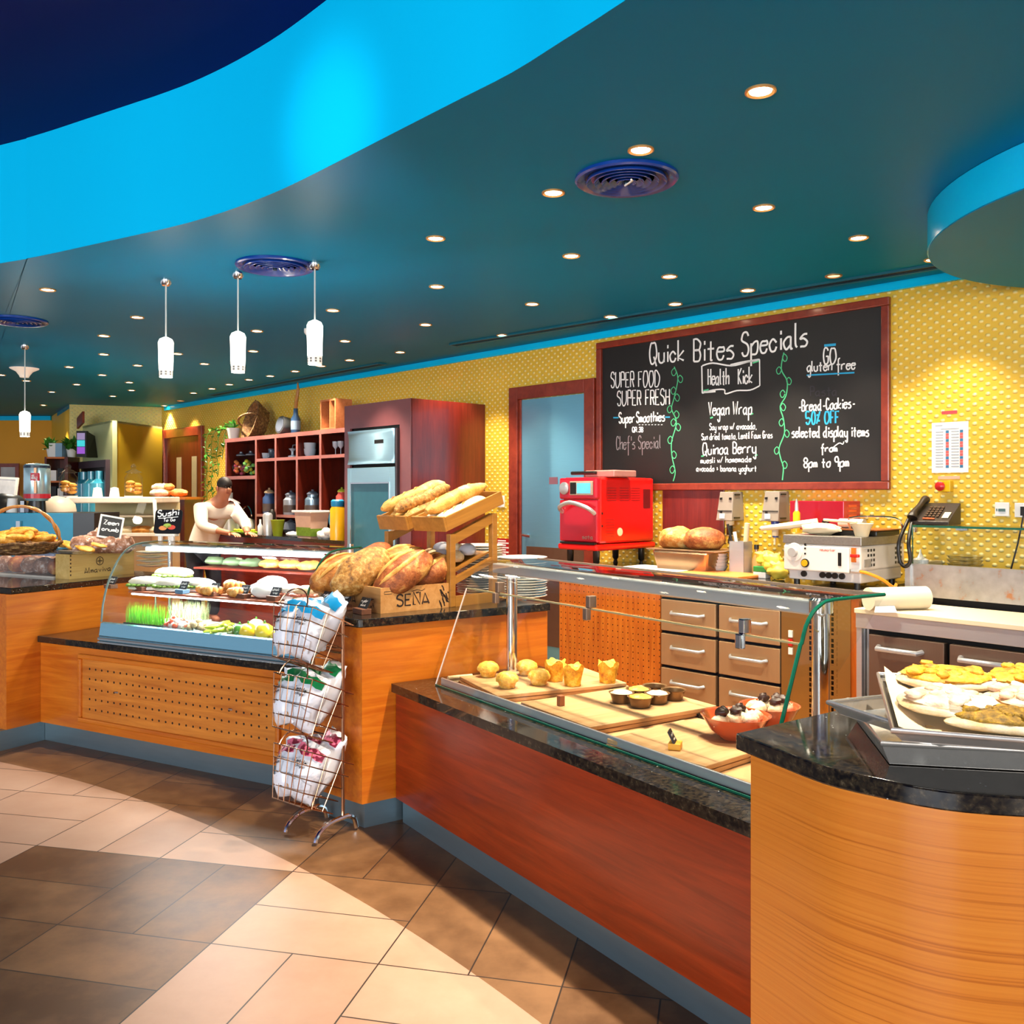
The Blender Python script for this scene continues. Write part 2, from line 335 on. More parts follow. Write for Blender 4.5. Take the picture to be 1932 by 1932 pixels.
# blue trim along the top of the walls
zt = lambda px, py: FW.v(px, py)[1]
def trimbar(name, a, b, za, zb, th, t=.03):
    m = MB(); m.add([(a,-t,za[0]),(b,-t,zb[0]),(b,0,zb[0]),(a,0,za[0]),(a,-t,za[1]),(b,-t,zb[1]),(b,0,zb[1]),(a,0,za[1])], [(0,3,2,1),(4,5,6,7),(0,1,5,4),(1,2,6,5),(2,3,7,6),(3,0,4,7)])
    return m
u0, u1 = FW.v(313, 775)[0], 4.5
struct('trim_1', trimbar('t', u0, u1, (2.738, ZC), (2.752, ZC), TW), SKYB, (FW.o[0], FW.o[1], 0), TW)
struct('trim_2', MB().box(0, 1.6, -.03, 0, ZC-.06, ZC), SKYB, (c2[0], c2[1], 0), FS2.th)
struct('trim_3', MB().box(-5.5, 0, -.04, 0, ZC-.07, ZC), SKYB, (c3[0], c3[1], 0), R(-2))
# long slot air grilles in the ceiling beside the wall
SLOT = plain('grille_blue_black', '08283c', .5)
def slot(pa, pb, label):
    a, b = G(*pa, ZC), G(*pb, ZC); L = hypot(b[0]-a[0], b[1]-a[1]); th = atan2(b[1]-a[1], b[0]-a[0])
    t = thing('slot_air_grille', label, 'air grille', (a[0], a[1], ZC), th)
    part(t, 'frame', MB().box(0, L, -.05, -.038, -.014, 0).box(0, L, .038, .05, -.014, 0).box(0, .012, -.038, .038, -.014, 0).box(L-.012, L, -.038, .038, -.014, 0), plain('grille_teal', '0d5a6c', .4))
    part(t, 'slats', MB().box(.012, L-.012, -.037, .037, -.004, -.001).box(.012, L-.012, -.015, -.009, -.012, -.001).box(.012, L-.012, .009, .015, -.012, -.001), SLOT)
slot((855, 650), (1788, 497), 'long dark slot grille in the ceiling running above the chalkboard')
slot((398, 745), (722, 685), 'shorter dark slot grille in the ceiling above the open shelf unit')
# ---- round air diffusers
VBLUE = plain('diffuser_blue', '0c3f9a', .25, coat=.5)
def diffuser(px, py, r, label):
    p = G(px, py, ZC); t = thing('round_air_diffuser', label, 'air vent', p, group='round blue ceiling diffusers')
    part(t, 'outer_ring', MB().lathe([(r, 0), (r, -.012), (r-.008, -.018), (r-.035, -.012), (r-.045, -.002)], n=48), VBLUE, 40)
    for i in range(5):
        q = (r-.05)*(1-i/5.2)
        part(t, 'vane', MB().lathe([(q, -.004), (q+.004, -.022), (q+.001, -.024), (q-.018, -.006)], n=40), VBLUE, 40)
    part(t, 'core', MB().cyl(r-.03, -.003, -.001, n=40).cyl(.012, -.03, -.003), SLOT, 40)
    return t
t = diffuser(1182, 335, .212, 'round blue slatted air diffuser between ceiling lights, nearest to the camera, strip of paper dangling')
part(t, 'paper_strip', MB().tube([(0,0,-.025),(-.012,-.05,-.05),(.01,-.11,-.05),(0,-.15,-.06)], .004, 5), PAPER)
diffuser(519, 500, .22, 'round blue air diffuser above the three hanging tube pendants')
diffuser(33, 604, .21, 'round blue air diffuser cut by the frame edge above the far coffee corner')
# ---- recessed downlights
LAMP = plain('warm_lamp_glass', (1, .9, .7), .4, emit=(1, .80, .52), es=26); LAMPDIM = plain('dim_lamp_glass', (1, .8, .5), .4, emit=(1, .62, .3), es=1.6)
RING = plain('downlight_ring', 'e6b070', .3, .6)
def mkspot(name, e, col=(1, .84, .64), ang=84, blend=.55, size=.03):
    l = bpy.data.lights.new(name, 'SPOT'); l.energy = e; l.color = col; l.spot_size = R(ang); l.spot_blend = blend; l.shadow_soft_size = size; return l
SP = {k: mkspot('downlight_beam_'+k, e) for k, e in (('d', 14), ('a', 140), ('b', 78), ('c', 58))}
dl = thing('downlight', 'tiny round recessed ceiling light, one of the many glowing dots over the far counters', 'ceiling light', (0,0,5), group='recessed downlights')
part(dl, 'trim_ring', MB().lathe([(.050, 0), (.050, -.006), (.044, -.008), (.036, -.002)], n=24), RING, 40)
part(dl, 'lamp', MB().lathe([(.0001, -.003), (.036, -.003), (.036, -.001)], n=20), LAMP)
far_l = [(485,624),(660,679),(606,690),(557,700),(510,709),(470,716),(433,725),(400,733),(365,741),(478,662),(386,686),(335,667),(260,689),(196,633),(196,668),(145,725),(193,707),(131,692),(98,739),(213,747),(244,721),(248,736),(310,765),(2,707),(50,718),(82,764),(755,664)]
named = {(1435,171): 'largest recessed downlight, above the glass hot food case', (1209,282): 'recessed downlight beside the nearest round diffuser, on its far edge side',
 (1044,363): 'recessed downlight next to the nearest round blue diffuser, on the pendant side', (1441,391): 'recessed downlight above the chalkboard heading, between diffuser and drum',
 (822,449): 'recessed downlight alone between the pendants and the nearest diffuser', (1078,482): 'recessed downlight in the open teal ceiling before the chalkboard',
 (1620,448): 'recessed downlight close to the hanging blue drum', (1761,489): 'recessed downlight tucked against the blue drum edge', (1263,521): 'recessed downlight second row out from the chalkboard',
 (1573,520): 'unlit dim recessed downlight above the chalkboard corner', (1411,547): 'recessed downlight by the slot grille over the chalkboard middle', (824,540): 'recessed downlight over the tall fridge cabinet aisle',
 (1004,573): 'recessed downlight over the kitchen door aisle', (1274,573): 'recessed downlight by the slot grille over the board heading', (1152,597): 'recessed downlight by the slot grille at the board corner',
 (803,612): 'recessed downlight in front of the tall mahogany cabinet', (628,585): 'recessed downlight beside the nearest hanging pendant', (948,632): 'recessed downlight at the slot grille above the steel door',
 (651,643): 'recessed downlight just behind the nearest tube pendant', (863,650): 'recessed downlight at the start of the slot grille', (259,598): 'recessed downlight beyond the farthest of three tube pendants',
 (90,546): 'recessed downlight near the cut-off round diffuser', (341,756): 'dim recessed downlight near the far wall corner'}
first = True
def lamp_at(px, py, label=None, e='c'):
    global first
    p = G(px, py, ZC)
    if first: t = dl; t.location = p; first = False
    else: t = dup(dl, p)
    if label: t['label'] = label
    else: t['label'] = 'tiny round recessed ceiling light, one of the many glowing dots over the far counters'
    if 'dim' in t['label']:
        for c in list(t.children): pass
        for o in bpy.data.objects:
            if o.parent == t and o.name.startswith('lamp'): o.data = o.data.copy(); o.data.materials[0] = LAMPDIM
        return
    b = bpy.data.objects.new('beam', SP[e]); COL.objects.link(b); b.parent = t; b.location = (0, 0, -.012)
lamp_at(485, 624)
for k, (px, py) in enumerate(far_l[1:]): lamp_at(px, py, None, 'c')
for (px, py), lb in named.items(): lamp_at(px, py, lb, 'd' if px > 1700 else 'a' if (px > 1000 and py < 400) else 'b')
lamp_over = dup([o for o in bpy.data.objects if o.get('label', '').startswith('largest recessed')][0], (1.22, 1.78, ZC), None, 'added unseen downlight over the flatbread trays on the curved end counter')  # out-of-view fixture added to brighten the flatbreads
# ---- tube pendants and the bowl light
SHADE = plain('glowing_opal_glass', (1, .93, .82), .3, emit=(1, .90, .74), es=5.5); SHBOT = plain('etched_shade_band', 'cfc9c0', .4, emit=(1, .9, .75), es=.55); CORD = plain('pendant_cord', 'cfd0cc', .4)
def pendant(d, px, cy, y0, y1, label):
    p = D(px, cy, d); z0, z1 = D(px, y0, d)[2]-ZC, D(px, y1, d)[2]-ZC
    t = thing('tube_pendant', label, 'pendant lamp', (p[0], p[1], ZC), group='hanging tube pendants'); h = z0-z1
    part(t, 'canopy', MB().lathe([(.032, 0), (.032, -.03), (.022, -.042)], n=20), CHROME, 40)
    part(t, 'cord', MB().tube([(0,0,-.04), (0,0,z0)], .005, 6), CORD, 40)
    part(t, 'shade', MB().lathe([(.012, z0+.012), (.036, z0), (.045, z0-.02), (.041, z1+.2*h)], n=24), SHADE, 40)
    part(t, 'etched_band', MB().lathe([(.041, z1+.2*h), (.038, z1), (.030, z1)], n=24), SHBOT, 40)
    b = MB()
    for i in range(9):
        a = 2*pi*i/9
        for z in (.05, .11): b.box(-.006, .006, .0395, .0408, z1+h*z, z1+h*(z+.045), Matrix.Rotation(a, 4, 'Z'))
    part(t, 'printed_marks', b, plain('grey_print', '8a8680', .5))
    l = bpy.data.lights.new('pendant_glow', 'POINT'); l.energy = 10; l.color = (1, .88, .7); l.shadow_soft_size = .05
    o = bpy.data.objects.new('glow', l); COL.objects.link(o); o.parent = t; o.location = (0, 0, z1-.03)
pendant(5.52, 313, 526, 640, 712, 'white glowing tube pendant, farthest of the row of three')
pendant(5.34, 449, 512, 629, 703, 'white glowing tube pendant, middle one of the row of three')
pendant(5.12, 594, 494, 608, 688, 'white glowing tube pendant, nearest of the row of three, beside the blue diffuser')
pendant(7.96, 47, 652, 778, 824, 'white glowing tube pendant alone in front of the orange far wall')
p = G(46, 694, ZC); t = thing('bowl_ceiling_light', 'flared white glass bowl light close to the far ceiling', 'ceiling light', p)
part(t, 'bowl', MB().lathe([(.14, -.004), (.135, -.012), (.08, -.04), (.05, -.08), (.042, -.1), (.0001, -.105)], n=28), plain('opal_bowl', 'f0dcc4', .3, emit=(1, .9, .8), es=.25), 50)
part(t, 'stem', MB().cyl(.01, -.02, 0), CHROME)
sm = FW.v(572, 676); p = D(582, 668, 7.2); t = thing('ceiling_sensor', 'small white sensor on the ceiling behind the nearest pendant', 'sensor', (p[0], p[1], ZC))
part(t, 'body', MB().lathe([(.035, 0), (.035, -.03), (.02, -.05), (.0001, -.052)], n=16), WHITE, 40)
# ================================================================ COUNTERS
ZL, ZH, KZ, GT = .64, .943, .116, .038        # low top, high top, kick height, stone thickness
FC = Fr(-2.83, 5.51, R(-28.28)); FB = Fr(-.535, 4.154, R(-56.34)); FL = Fr(-2.96, 5.337, R(-28.28))
def rrect(P, k, r=.03):       # round the k-th corners of a polygon
    out = []
    for i, p in enumerate(P):
        if i not in k: out.append(p); continue
        a, b = Vector(P[i-1]), Vector(P[(i+1) % len(P)]); q = Vector(p); d1 = (a-q).normalized()*r; d2 = (b-q).normalized()*r
        for j in range(6):
            t = j/5; out.append(tuple((q+d1)*(1-t)**2+q*2*t*(1-t)+(q+d2)*t*t))
    return out
def inset(P, f):              # f: per-edge inward offsets (edge i = P[i]->P[i+1], polygon counter-clockwise)
    n = len(P); L = []
    for i in range(n):
        a, b = Vector(P[i]), Vector(P[(i+1) % n]); d = (b-a).normalized(); nn = Vector((-d.y, d.x)); L.append((a+nn*f[i], d))
    out = []
    for i in range(n):
        p, d = L[i-1]; q, e = L[i]; cr = d.x*e.y-d.y*e.x; t = ((q.x-p.x)*e.y-(q.y-p.y)*e.x)/cr; out.append(tuple(p+d*t))
    return out
def counter(label, P, ztop, loc, rz, wmat, fk, fg, rk=(), name='service_counter', grain=0):
    P = [(x*cos(grain)+y*sin(grain), -x*sin(grain)+y*cos(grain)) for x, y in P]; rz += grain
    t = thing(name, label, 'counter', loc, rz)
    part(t, 'wood_body', MB().prism(P, KZ, ztop-GT), wmat)
    part(t, 'kick_plate', MB().prism(inset(P, fk), 0, KZ), KICK)
    part(t, 'granite_top', MB().prism(rrect(inset(P, fg), rk), ztop-GT, ztop), GRAN, bev=.004)
    return t
# low counter that carries the chilled case
PC = [(-.03, 0), (2.345, .0), (2.68, .67), (-.03, .67)]
lowc = counter('low cherry wood counter with a perforated vent panel under the chilled food case', PC, ZL, (*FC.o, 0), FC.th, WOOD, (.03, .0, 0, 0), (-.022, 0, 0, 0))
u0, z1 = FC.v(157, 1242); u1, z0 = FC.v(523, 1414); z1b = FC.v(523, 1290)[1]; z1 = (z1+z1b)/2; z0 = (z0+FC.v(157, 1356)[1])/2
n = N('perforated_cherry_panel'); x, y, z = n.xyz(n.coord()); sx, sz = (u1-u0-.13)/26, (z1-z0-.11)/4
def dots(n, x, z, x0, z0, sx, sz, r, nx=None, nz=None):
    a = n.math('DIVIDE', n.math('SUBTRACT', x, x0), sx); b = n.math('DIVIDE', n.math('SUBTRACT', z, z0), sz)
    fa = n.math('MULTIPLY', n.math('SUBTRACT', a, n.math('ROUND', a)), sx); fb = n.math('MULTIPLY', n.math('SUBTRACT', b, n.math('ROUND', b)), sz)
    d = n.math('LESS_THAN', n.math('ADD', n.math('MULTIPLY', fa, fa), n.math('MULTIPLY', fb, fb)), r*r)
    for q, k in ((a, nx), (b, nz)):
        if k: d = n.math('MULTIPLY', d, n.math('LESS_THAN', n.math('ABSOLUTE', n.math('SUBTRACT', q, k/2)), k/2+.4))
    return d
g = n.noise(2.2, 5, (1, 14, 14), .6, .6); d = dots(n, x, z, u0+.065, z0+.055, sx, sz, .0065, 26, 4)
n.set(n.mix(d, n.ramp(g, [(.3, srgb('b4621a')), (.7, srgb('dc8930'))]), srgb('1a0d05')), .35, coat=.2)
part(lowc, 'perforated_panel', MB().box(u0, u1, -.006, .004, z0, z1), n.m)
fw = .028
pf = MB()
for a in ((u0-fw, u1+fw, z1, z1+fw), (u0-fw, u1+fw, z0-fw, z0), (u0-fw, u0, z0, z1), (u1, u1+fw, z0, z1)): pf.box(a[0], a[1], -.02, .004, a[2], a[3])
part(lowc, 'panel_frame', pf, WOOD, bev=.007)
for px, py in ((222, 1306), (437, 1338)):
    a, b = FC.v(px, py); part(lowc, 'turn_latch', MB().box(a-.014, a+.014, -.012, -.005, b-.006, b+.006), CHROME, bev=.003)
# high counter block on the far side, seen at the frame edge
PL = [(0, 0), (0, 1.2), (-.95, 1.2), (-.95, 0)]
leftb = counter('high cherry wood counter with black granite top carrying cookies and buns at the frame edge', PL[::-1], ZH, (*FL.o, 0), FL.th, WOOD, (.03, .0, 0, .04), (-.03, 0, 0, -.03), grain=pi/2)
# bread counter block
P1, P2 = (-.936, 4.282), (-.667, 4.055); ax = (.822, .569)
PB = [P1, P2, (P2[0]+1.03*ax[0], P2[1]+1.03*ax[1]), (P1[0]+1.06*ax[0], P1[1]+1.06*ax[1])]
PB = [(x-P2[0], y-P2[1]) for x, y in PB]
breadc = counter('high cherry wood counter block under the wine crate of loaves', PB, ZH, (*P2, 0), 0, WOOD, (.03, .025, 0, 0), (-.03, -.022, 0, -.0), (0, 1), grain=atan2(.569, .822))
# low counter under the glass hot food case
PD = [(.014, 0), (2.235, 0), (2.235, .78), (.014, .78)]
dispc = counter('low cherry counter, its shade painted dark red, under the long curved glass hot food case', PD, ZL, (*FB.o, 0), FB.th, SHADEW, (.035, 0, 0, 0), (-.024, 0, 0, 0))
old = [o for o in bpy.data.objects if o.parent == dispc and o.name.startswith('granite_top')][0]; bpy.data.objects.remove(old)
part(dispc, 'granite_top', MB().box(.016, 2.233, -.024, .15, ZL-GT, ZL).box(.016, .18, .15, .71, ZL-GT, ZL).box(2.03, 2.233, .15, .71, ZL-GT, ZL).box(.016, 2.233, .71, .78, ZL-GT, ZL), GRAN)
# curved end counter
o3 = (.52, 2.12)
edge3 = smoothp([(.0, 0), (.05, -.115), (.115, -.255), (.19, -.335), (.285, -.41), (.42, -.448), (.62, -.46), (.9, -.41)], 3)
top3 = [tuple(p) for p in edge3]+[(1.75, .2), (1.3, .9), (.84, .6)]
w3 = smoothp([(.030, -.02), (.075, -.11), (.135, -.235), (.205, -.31), (.295, -.38), (.425, -.418), (.62, -.43), (.89, -.38)], 3)+[(1.70, .2), (1.28, .85), (.86, .57)]
endc = thing('service_counter', 'curved cherry wood end counter with black granite top holding the flatbread trays', 'counter', (*o3, 0))
n = N('bent_cherry_veneer'); f = n.noise(1.6, 6, (.45, .45, 84), .6, .25); n.set(n.ramp(f, [(.33, srgb('b05e12')), (.43, srgb('c8721e')), (.7, srgb('d28028'))]), .32, coat=.3)
part(endc, 'wood_body', MB().prism(w3, KZ, ZH-GT), n.m, 40)
part(endc, 'kick_plate', MB().prism([(x*.97+.03, y*.95) for x, y in w3], 0, KZ), KICK, 40)
part(endc, 'granite_top', MB().prism(top3, ZH-GT, ZH), GRAN, 40, bev=.004)
# ---- back worktop with peg panel and steel drawers (against the back wall)
VW = -.72; ZW = .965
ua = FW.v(1050, 1080, VW)[0]; ub = FW.v(1622, 1100, VW)[0]
wt = thing('back_worktop', 'dark stone back worktop with drawer bank standing along the chalkboard wall', 'counter', (*FW.o, 0), TW)
part(wt, 'stone_top', MB().box(ua-.01, ub, VW-.02, -.004, ZW-.035, ZW), GRAN, bev=.003)
up = FW.v(1248, 1200, VW)[0]; us = FW.v(1476, 1200, VW)[0]; ug = FW.v(1606, 1200, VW)[0]
part(wt, 'carcass', MB().box(ua+.02, ub-.02, VW+.03, -.01, .02, ZW-.036), DARK)
n = N('peg_panel_wood'); x, y, z = n.xyz(n.coord()); f = n.noise(2.5, 5, (14, 14, 1), .6, .5); d = dots(n, x, z, 0, 0, .045, .042, .0045)
n.set(n.mix(d, n.ramp(f, [(.3, srgb('b4560f')), (.7, srgb('d97a20'))]), srgb('200f05')), .35)
part(wt, 'peg_panel', MB().box(ua+.03, up-.01, VW, VW+.02, .06, ZW-.04), n.m)
DRW = steel('warm_drawer_steel', 'c09a70', .4, (30, 1, 1), .55)
um = FW.v(1355, 1200, VW)[0]
for a, b in ((up+.005, um-.012), (um+.012, us-.01)):
    for zz in (.60, .375, .15):
        dr_ = part(wt, 'drawer', MB().box(a, b, VW-.012, VW+.02, zz, zz+.205), DRW, bev=.004)
        c = (a+b)/2; w_ = (b-a)*.30
        h = part(dr_, 'handle', MB().tube([(c-w_, VW-.012, zz+.125), (c-w_*.86, VW-.045, zz+.12), (c+w_*.86, VW-.045, zz+.12), (c+w_, VW-.012, zz+.125)], .011, 8), STEEL, 50)
    part(wt, 'drawer', MB().box(a, b, VW-.012, VW+.02, .82, .915), DRW, bev=.003)
n = N('slotted_steel_panel'); x, y, z = n.xyz(n.coord())
a = n.math('FRACT', n.math('DIVIDE', x, .034)); b = n.math('FRACT', n.math('ADD', n.math('DIVIDE', z, .030), n.math('MULTIPLY', n.math('FLOOR', n.math('DIVIDE', x, .034)), .5)))
uc = (us+ug)/2+.05; inx = n.math('LESS_THAN', n.math('ABSOLUTE', n.math('SUBTRACT', x, uc)), .085)
gap = n.math('GREATER_THAN', n.math('FRACT', n.math('DIVIDE', z, .17)), .12)
sl = n.math('MULTIPLY', n.math('MULTIPLY', n.math('LESS_THAN', a, .45), n.math('LESS_THAN', b, .72)), n.math('MULTIPLY', inx, gap))
n.set(n.mix(sl, srgb('b08a4c'), srgb('120c06')), .35, .8)
gp = part(wt, 'grille_panel', MB().box(us, ug, VW-.01, VW+.02, .08, ZW-.05), n.m)
part(gp, 'switch', MB().box(us+.05, us+.075, VW-.02, VW-.01, .66, .70).box(us+.05, us+.075, VW-.02, VW-.01, .56, .6), WHITE); part(gp, 'red_switch', MB().box(us+.05, us+.075, VW-.022, VW-.01, .61, .65), plain('red_plastic', 'c8201c', .3))
part(wt, 'end_panel', MB().box(ug, ub-.005, VW, VW+.03, .02, ZW-.036), WOODV)
# ---- steel prep counter on the far side of the worktop end
p = G(1614, 1147, .885); FP = Fr(p[0], p[1], R(-50.2)); TP = FP.th
pc = thing('steel_prep_counter', 'brushed steel refrigerated prep counter with wide handled doors and pale cutting top', 'prep counter', (*FP.o, 0), TP)
vr = FP.g(1702, 1127, .885)[1]; vr = max(.36, min(.5, vr)); zr = FP.v(1702, 1062, vr)[1]
part(pc, 'cutting_top', MB().box(0, 2.2, -.015, vr-.02, .86, .885), plain('pale_nylon_board', 'f1dfba', .5, var=.04), bev=.003)
part(pc, 'front_rail', MB().box(0, 2.2, 0, .03, .78, .86), STEEL, bev=.004)
part(pc, 'frame', MB().box(0, .03, .01, .05, .02, .78).box(.03, .045, .06, .6, .02, .78).box(.03, 2.2, .05, .6, .02, .06), STEEL)
part(pc, 'interior', MB().box(.05, 2.2, .05, .6, .06, .778), DARK)
d0 = FP.v(1640, 1250, 0)[0]; d1 = FP.v(1782, 1250, 0)[0]; d2 = FP.v(1792, 1250, 0)[0]
for a, b in ((d0, d1), (d2, d2+(d1-d0)), (d2+(d1-d0)+.03, 2.1)):
    q = part(pc, 'door', MB().box(a, b, -.005, .04, .10, .755), DSTEEL, bev=.004)
    c = a+(b-a)*.43; w_ = .115
    part(q, 'handle', MB().tube([(c-w_, -.005, .695), (c-w_*.93, -.045, .69), (c+w_*.93, -.045, .69), (c+w_, -.005, .695)], .014, 10), STEEL, 50)
n = N('splashed_steel'); f = n.noise(16, 4); n.set(n.ramp(f, [(.30, srgb('c08a66')), (.40, srgb('b7b6b6')), (.7, srgb('c9c8c8'))]), .35, .75); SPLASH = n.m
part(pc, 'riser', MB().box(.06, 2.2, vr, vr+.03, .92, zr), SPLASH); part(pc, 'riser_gap_shade', MB().box(.06, 2.2, vr+.03, vr+.05, .86, .95), DARK)  # dark strip below the riser paints in the shade of the gap
part(pc, 'topping_rail', MB().box(.06, 2.2, vr+.03, vr+.36, zr-.05, zr-.035), BLACK)
part(pc, 'end_cheek', MB().box(.03, .06, vr-.02, vr+.38, .86, zr), STEEL)
zg = FP.v(1692, 990, vr)[1]
sg = thing('glass_sneeze_guard', 'clear glass shelf box on the steel prep counter carrying the telephone', 'glass shelf', (*FP.o, 0), TP)
gl = MB().box(.065, 2.2, vr+.005, vr+.33, zg-.01, zg); part(sg, 'top_pane', gl, GLASS)
part(sg, 'front_pane', MB().box(.065, 2.2, vr+.004, vr+.012, zr, zg-.01), GLASS); part(sg, 'end_pane', MB().box(.063, .073, vr+.012, vr+.33, zr, zg-.01), GLASS)
part(sg, 'pane_edge', MB().box(.062, 2.2, vr-.002, vr+.003, zg-.011, zg+.001).box(.060, .065, vr, vr+.008, zr, zg).box(.06, .064, vr, vr+.33, zg-.011, zg+.001), GEDGE)
part(sg, 'glass_clip', MB().box(.068, .085, vr+.012, vr+.03, zg-.04, zg-.011).box(.30, .36, vr+.012, vr+.03, zg-.022, zg-.011).box(.9, .96, vr+.012, vr+.03, zg-.022, zg-.011), CHROME)
# ================================================================ GLASS CASES
def profile_panel(P, x, t=.006):       # flat end pane of outline P=[(y,z)] at x
    n_ = len(P); return MB().add([(x, y, z) for y, z in P]+[(x+t, y, z) for y, z in P], [tuple(range(n_-1,-1,-1)), tuple(range(n_, 2*n_))]+[(i, (i+1) % n_, n_+(i+1) % n_, n_+i) for i in range(n_)])
# ---- chilled case
a = FC.g(187, 1208, ZL); b = FC.g(551, 1249, ZL); CU0, CU1, CV = a[0], b[0]+.06, .048
cc = thing('chilled_food_case', 'curved glass chilled counter case full of sandwiches and salads with bluish steel base', 'display case', (*FC.o, ZL), FC.th)
BLUST = steel('bluish_steel', '8fc4da', .25, (1, 1, 30))  # even bluish steel for the case base
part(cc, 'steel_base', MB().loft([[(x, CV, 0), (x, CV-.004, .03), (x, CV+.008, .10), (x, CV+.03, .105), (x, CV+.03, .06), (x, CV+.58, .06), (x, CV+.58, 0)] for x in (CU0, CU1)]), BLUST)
part(cc, 'base_trim', MB().box(CU0-.003, CU1+.003, CV-.012, CV-.002, .004, .02), CHROME)
prof = smoothp([(CV+.012, .104), (CV+.022, .20), (CV+.05, .31), (CV+.095, .41), (CV+.15, .488), (CV+.215, .535), (CV+.30, .555), (CV+.50, .56)], 2)
gm = MB().loft([[(x, y, z) for y, z in prof]+[(x, y-.005, z+.005) for y, z in prof[::-1]] for x in (CU0+.006, CU1-.006)], caps=False); part(cc, 'curved_front_pane', gm, GLASS, 60)
endp = prof+[(CV+.50, .06), (CV+.03, .06)]
for x, nm in ((CU0, 'end_pane'), (CU1-.006, 'end_pane')):
    part(cc, nm, profile_panel(endp, x), GLASS)
    part(cc, 'pane_edge', MB().tube([(x+.003, y-.002, z+.002) for y, z in prof], .006, 6), GEDGE if x > 1 else plain('pale_glass_edge', '6a7a74', .15), 50)
for x in (CU0+.05, CU1-.05): part(cc, 'rear_post', MB().cyl(.014, .06, .58, (x, CV+.47)), CHROME, 40)
part(cc, 'top_rail', MB().box(CU0+.01, CU1-.01, CV+.29, CV+.33, .535, .548), STEEL, bev=.003)
part(cc, 'top_glass_rear_edge', MB().box(CU0, CU1, CV+.495, CV+.51, .552, .562), GEDGE)
part(cc, 'light_tube', MB().tube([(CU0+.08, CV+.27, .525), (CU1-.08, CV+.27, .525)], .012, 10), plain('cool_tube', (1, 1, 1), .3, emit=(.86, .95, 1), es=7), 40)
part(cc, 'food_shelf', MB().box(CU0+.10, CU1-.05, CV+.12, CV+.40, .272, .284), plain('pink_wood_shelf', 'b86a4c', .4), bev=.002)
part(cc, 'upper_shelf', MB().box(CU0+.40, CU1-.03, CV+.34, CV+.49, .41, .42), SHELFW)
part(cc, 'inner_tub', MB().box(CU0+.03, CU1-.03, CV+.04, CV+.5, .061, .075), plain('pale_blue_liner', 'cfe6ec', .3))
for x in (CU0+.06, CU1-.06): part(cc, 'shelf_support', MB().cyl(.007, .07, .272, (x+.06, CV+.3)), CHROME, 40)
la = bpy.data.lights.new('case_tube_light', 'AREA'); la.shape = 'RECTANGLE'; la.size = CU1-CU0-.2; la.size_y = .04; la.energy = 19; la.color = (.9, .97, 1)
lo = bpy.data.objects.new('case_tube_glow', la); COL.objects.link(lo); lo.parent = cc; lo.location = ((CU0+CU1)/2, CV+.27, .505)
la2 = la.copy(); la2.energy = 8; lo2 = bpy.data.objects.new('case_tube_glow', la2); COL.objects.link(lo2); lo2.parent = cc; lo2.location = ((CU0+CU1)/2, CV+.13, .262)
part(cc, 'lower_light_tube', MB().tube([(CU0+.12, CV+.128, .266), (CU1-.08, CV+.128, .266)], .005, 8), MATS['cool_tube'], 40)
# ---- hot food case
HU0, HU1, HV = .165, 2.03, .125
hc = thing('glass_food_case', 'long clear glass sneeze guard case over muffins and wooden boards', 'display case', (*FB.o, ZL), FB.th)
hp1 = [(HV, 0), (HV+.162, .425)]
hp2 = smoothp([(HV+.168, .43), (HV+.185, .475), (HV+.215, .512), (HV+.255, .535), (HV+.31, .545), (HV+.56, .545)], 2)
def pane(P, x0, x1, t=.005): return MB().loft([[(x, y, z) for y, z in P]+[(x, y-t, z+t*.6) for y, z in P[::-1]] for x in (x0, x1)], caps=False)
part(hc, 'front_pane', pane(hp1, HU0, HU1), GLASS); part(hc, 'curved_top_pane', pane(hp2, HU0, HU1), GLASS, 60)
ep = [(HV, 0)]+[(HV+.162, .425)]+hp2+[(HV+.56, .40), (HV+.45, .0)]
part(hc, 'end_pane', profile_panel(hp1+hp2+[(HV+.30, .30), (HV+.14, 0)], HU1), GLASS)
part(hc, 'end_pane', profile_panel(hp1+hp2+[(HV+.30, .30), (HV+.14, 0)], HU0-.006), GLASS)
part(hc, 'dark_glass_edge', MB().tube([(HU1+.003, y-.002, z) for y, z in hp1[:1]+[(HV+.08, .21)]+hp1[1:]+hp2], .006, 6), GEDGE, 50)
part(hc, 'pale_glass_edge', MB().tube([(HU0-.003, y-.002, z) for y, z in hp1], .0035, 6), plain('cream_glass_edge', 'e0c8bc', .2), 50)  # thin pale tube along the end of the front pane
part(hc, 'joint_edge', MB().box(HU0, HU1, HV+.160, HV+.166, .423, .429), plain('amber_glass_edge', 'b8a878', .2)); part(hc, 'rear_glass_edge', MB().box(HU0, HU1, HV+.555, HV+.562, .541, .549), plain('rear_glass_edge', '8a7a6a', .2))
part(hc, 'bottom_edge', MB().box(HU0, HU1, HV-.006, HV, 0.001, .007), GEDGE)
for px, py in ((1113, 1152), (1403, 1200), (941, 1121)):
    uu = Fr(*FB.w(0, HV+.162)[:2], FB.th).v(px, py)[0]
    part(hc, 'joint_clip', MB().box(uu-.012, uu+.012, HV+.135, HV+.158, .385, .43).box(uu-.012, uu+.012, HV+.15, HV+.185, .43, .475), DSTEEL if px < 1200 else CHROME, bev=.003)
for x, v_ in ((.175, HV+.40), (HU1-.055, HV+.325)):
    part(hc, 'pole', MB().cyl(.026, 0, .54, (x, v_), 24), CHROME, 40); part(hc, 'pole_collar', MB().lathe([(.036, .50), (.036, .538), (.028, .545)], (x, v_, 0), 24), CHROME, 40); part(hc, 'pole_foot', MB().lathe([(.04, 0), (.04, .008), (.027, .014)], (x, v_, 0), 24), CHROME, 40)
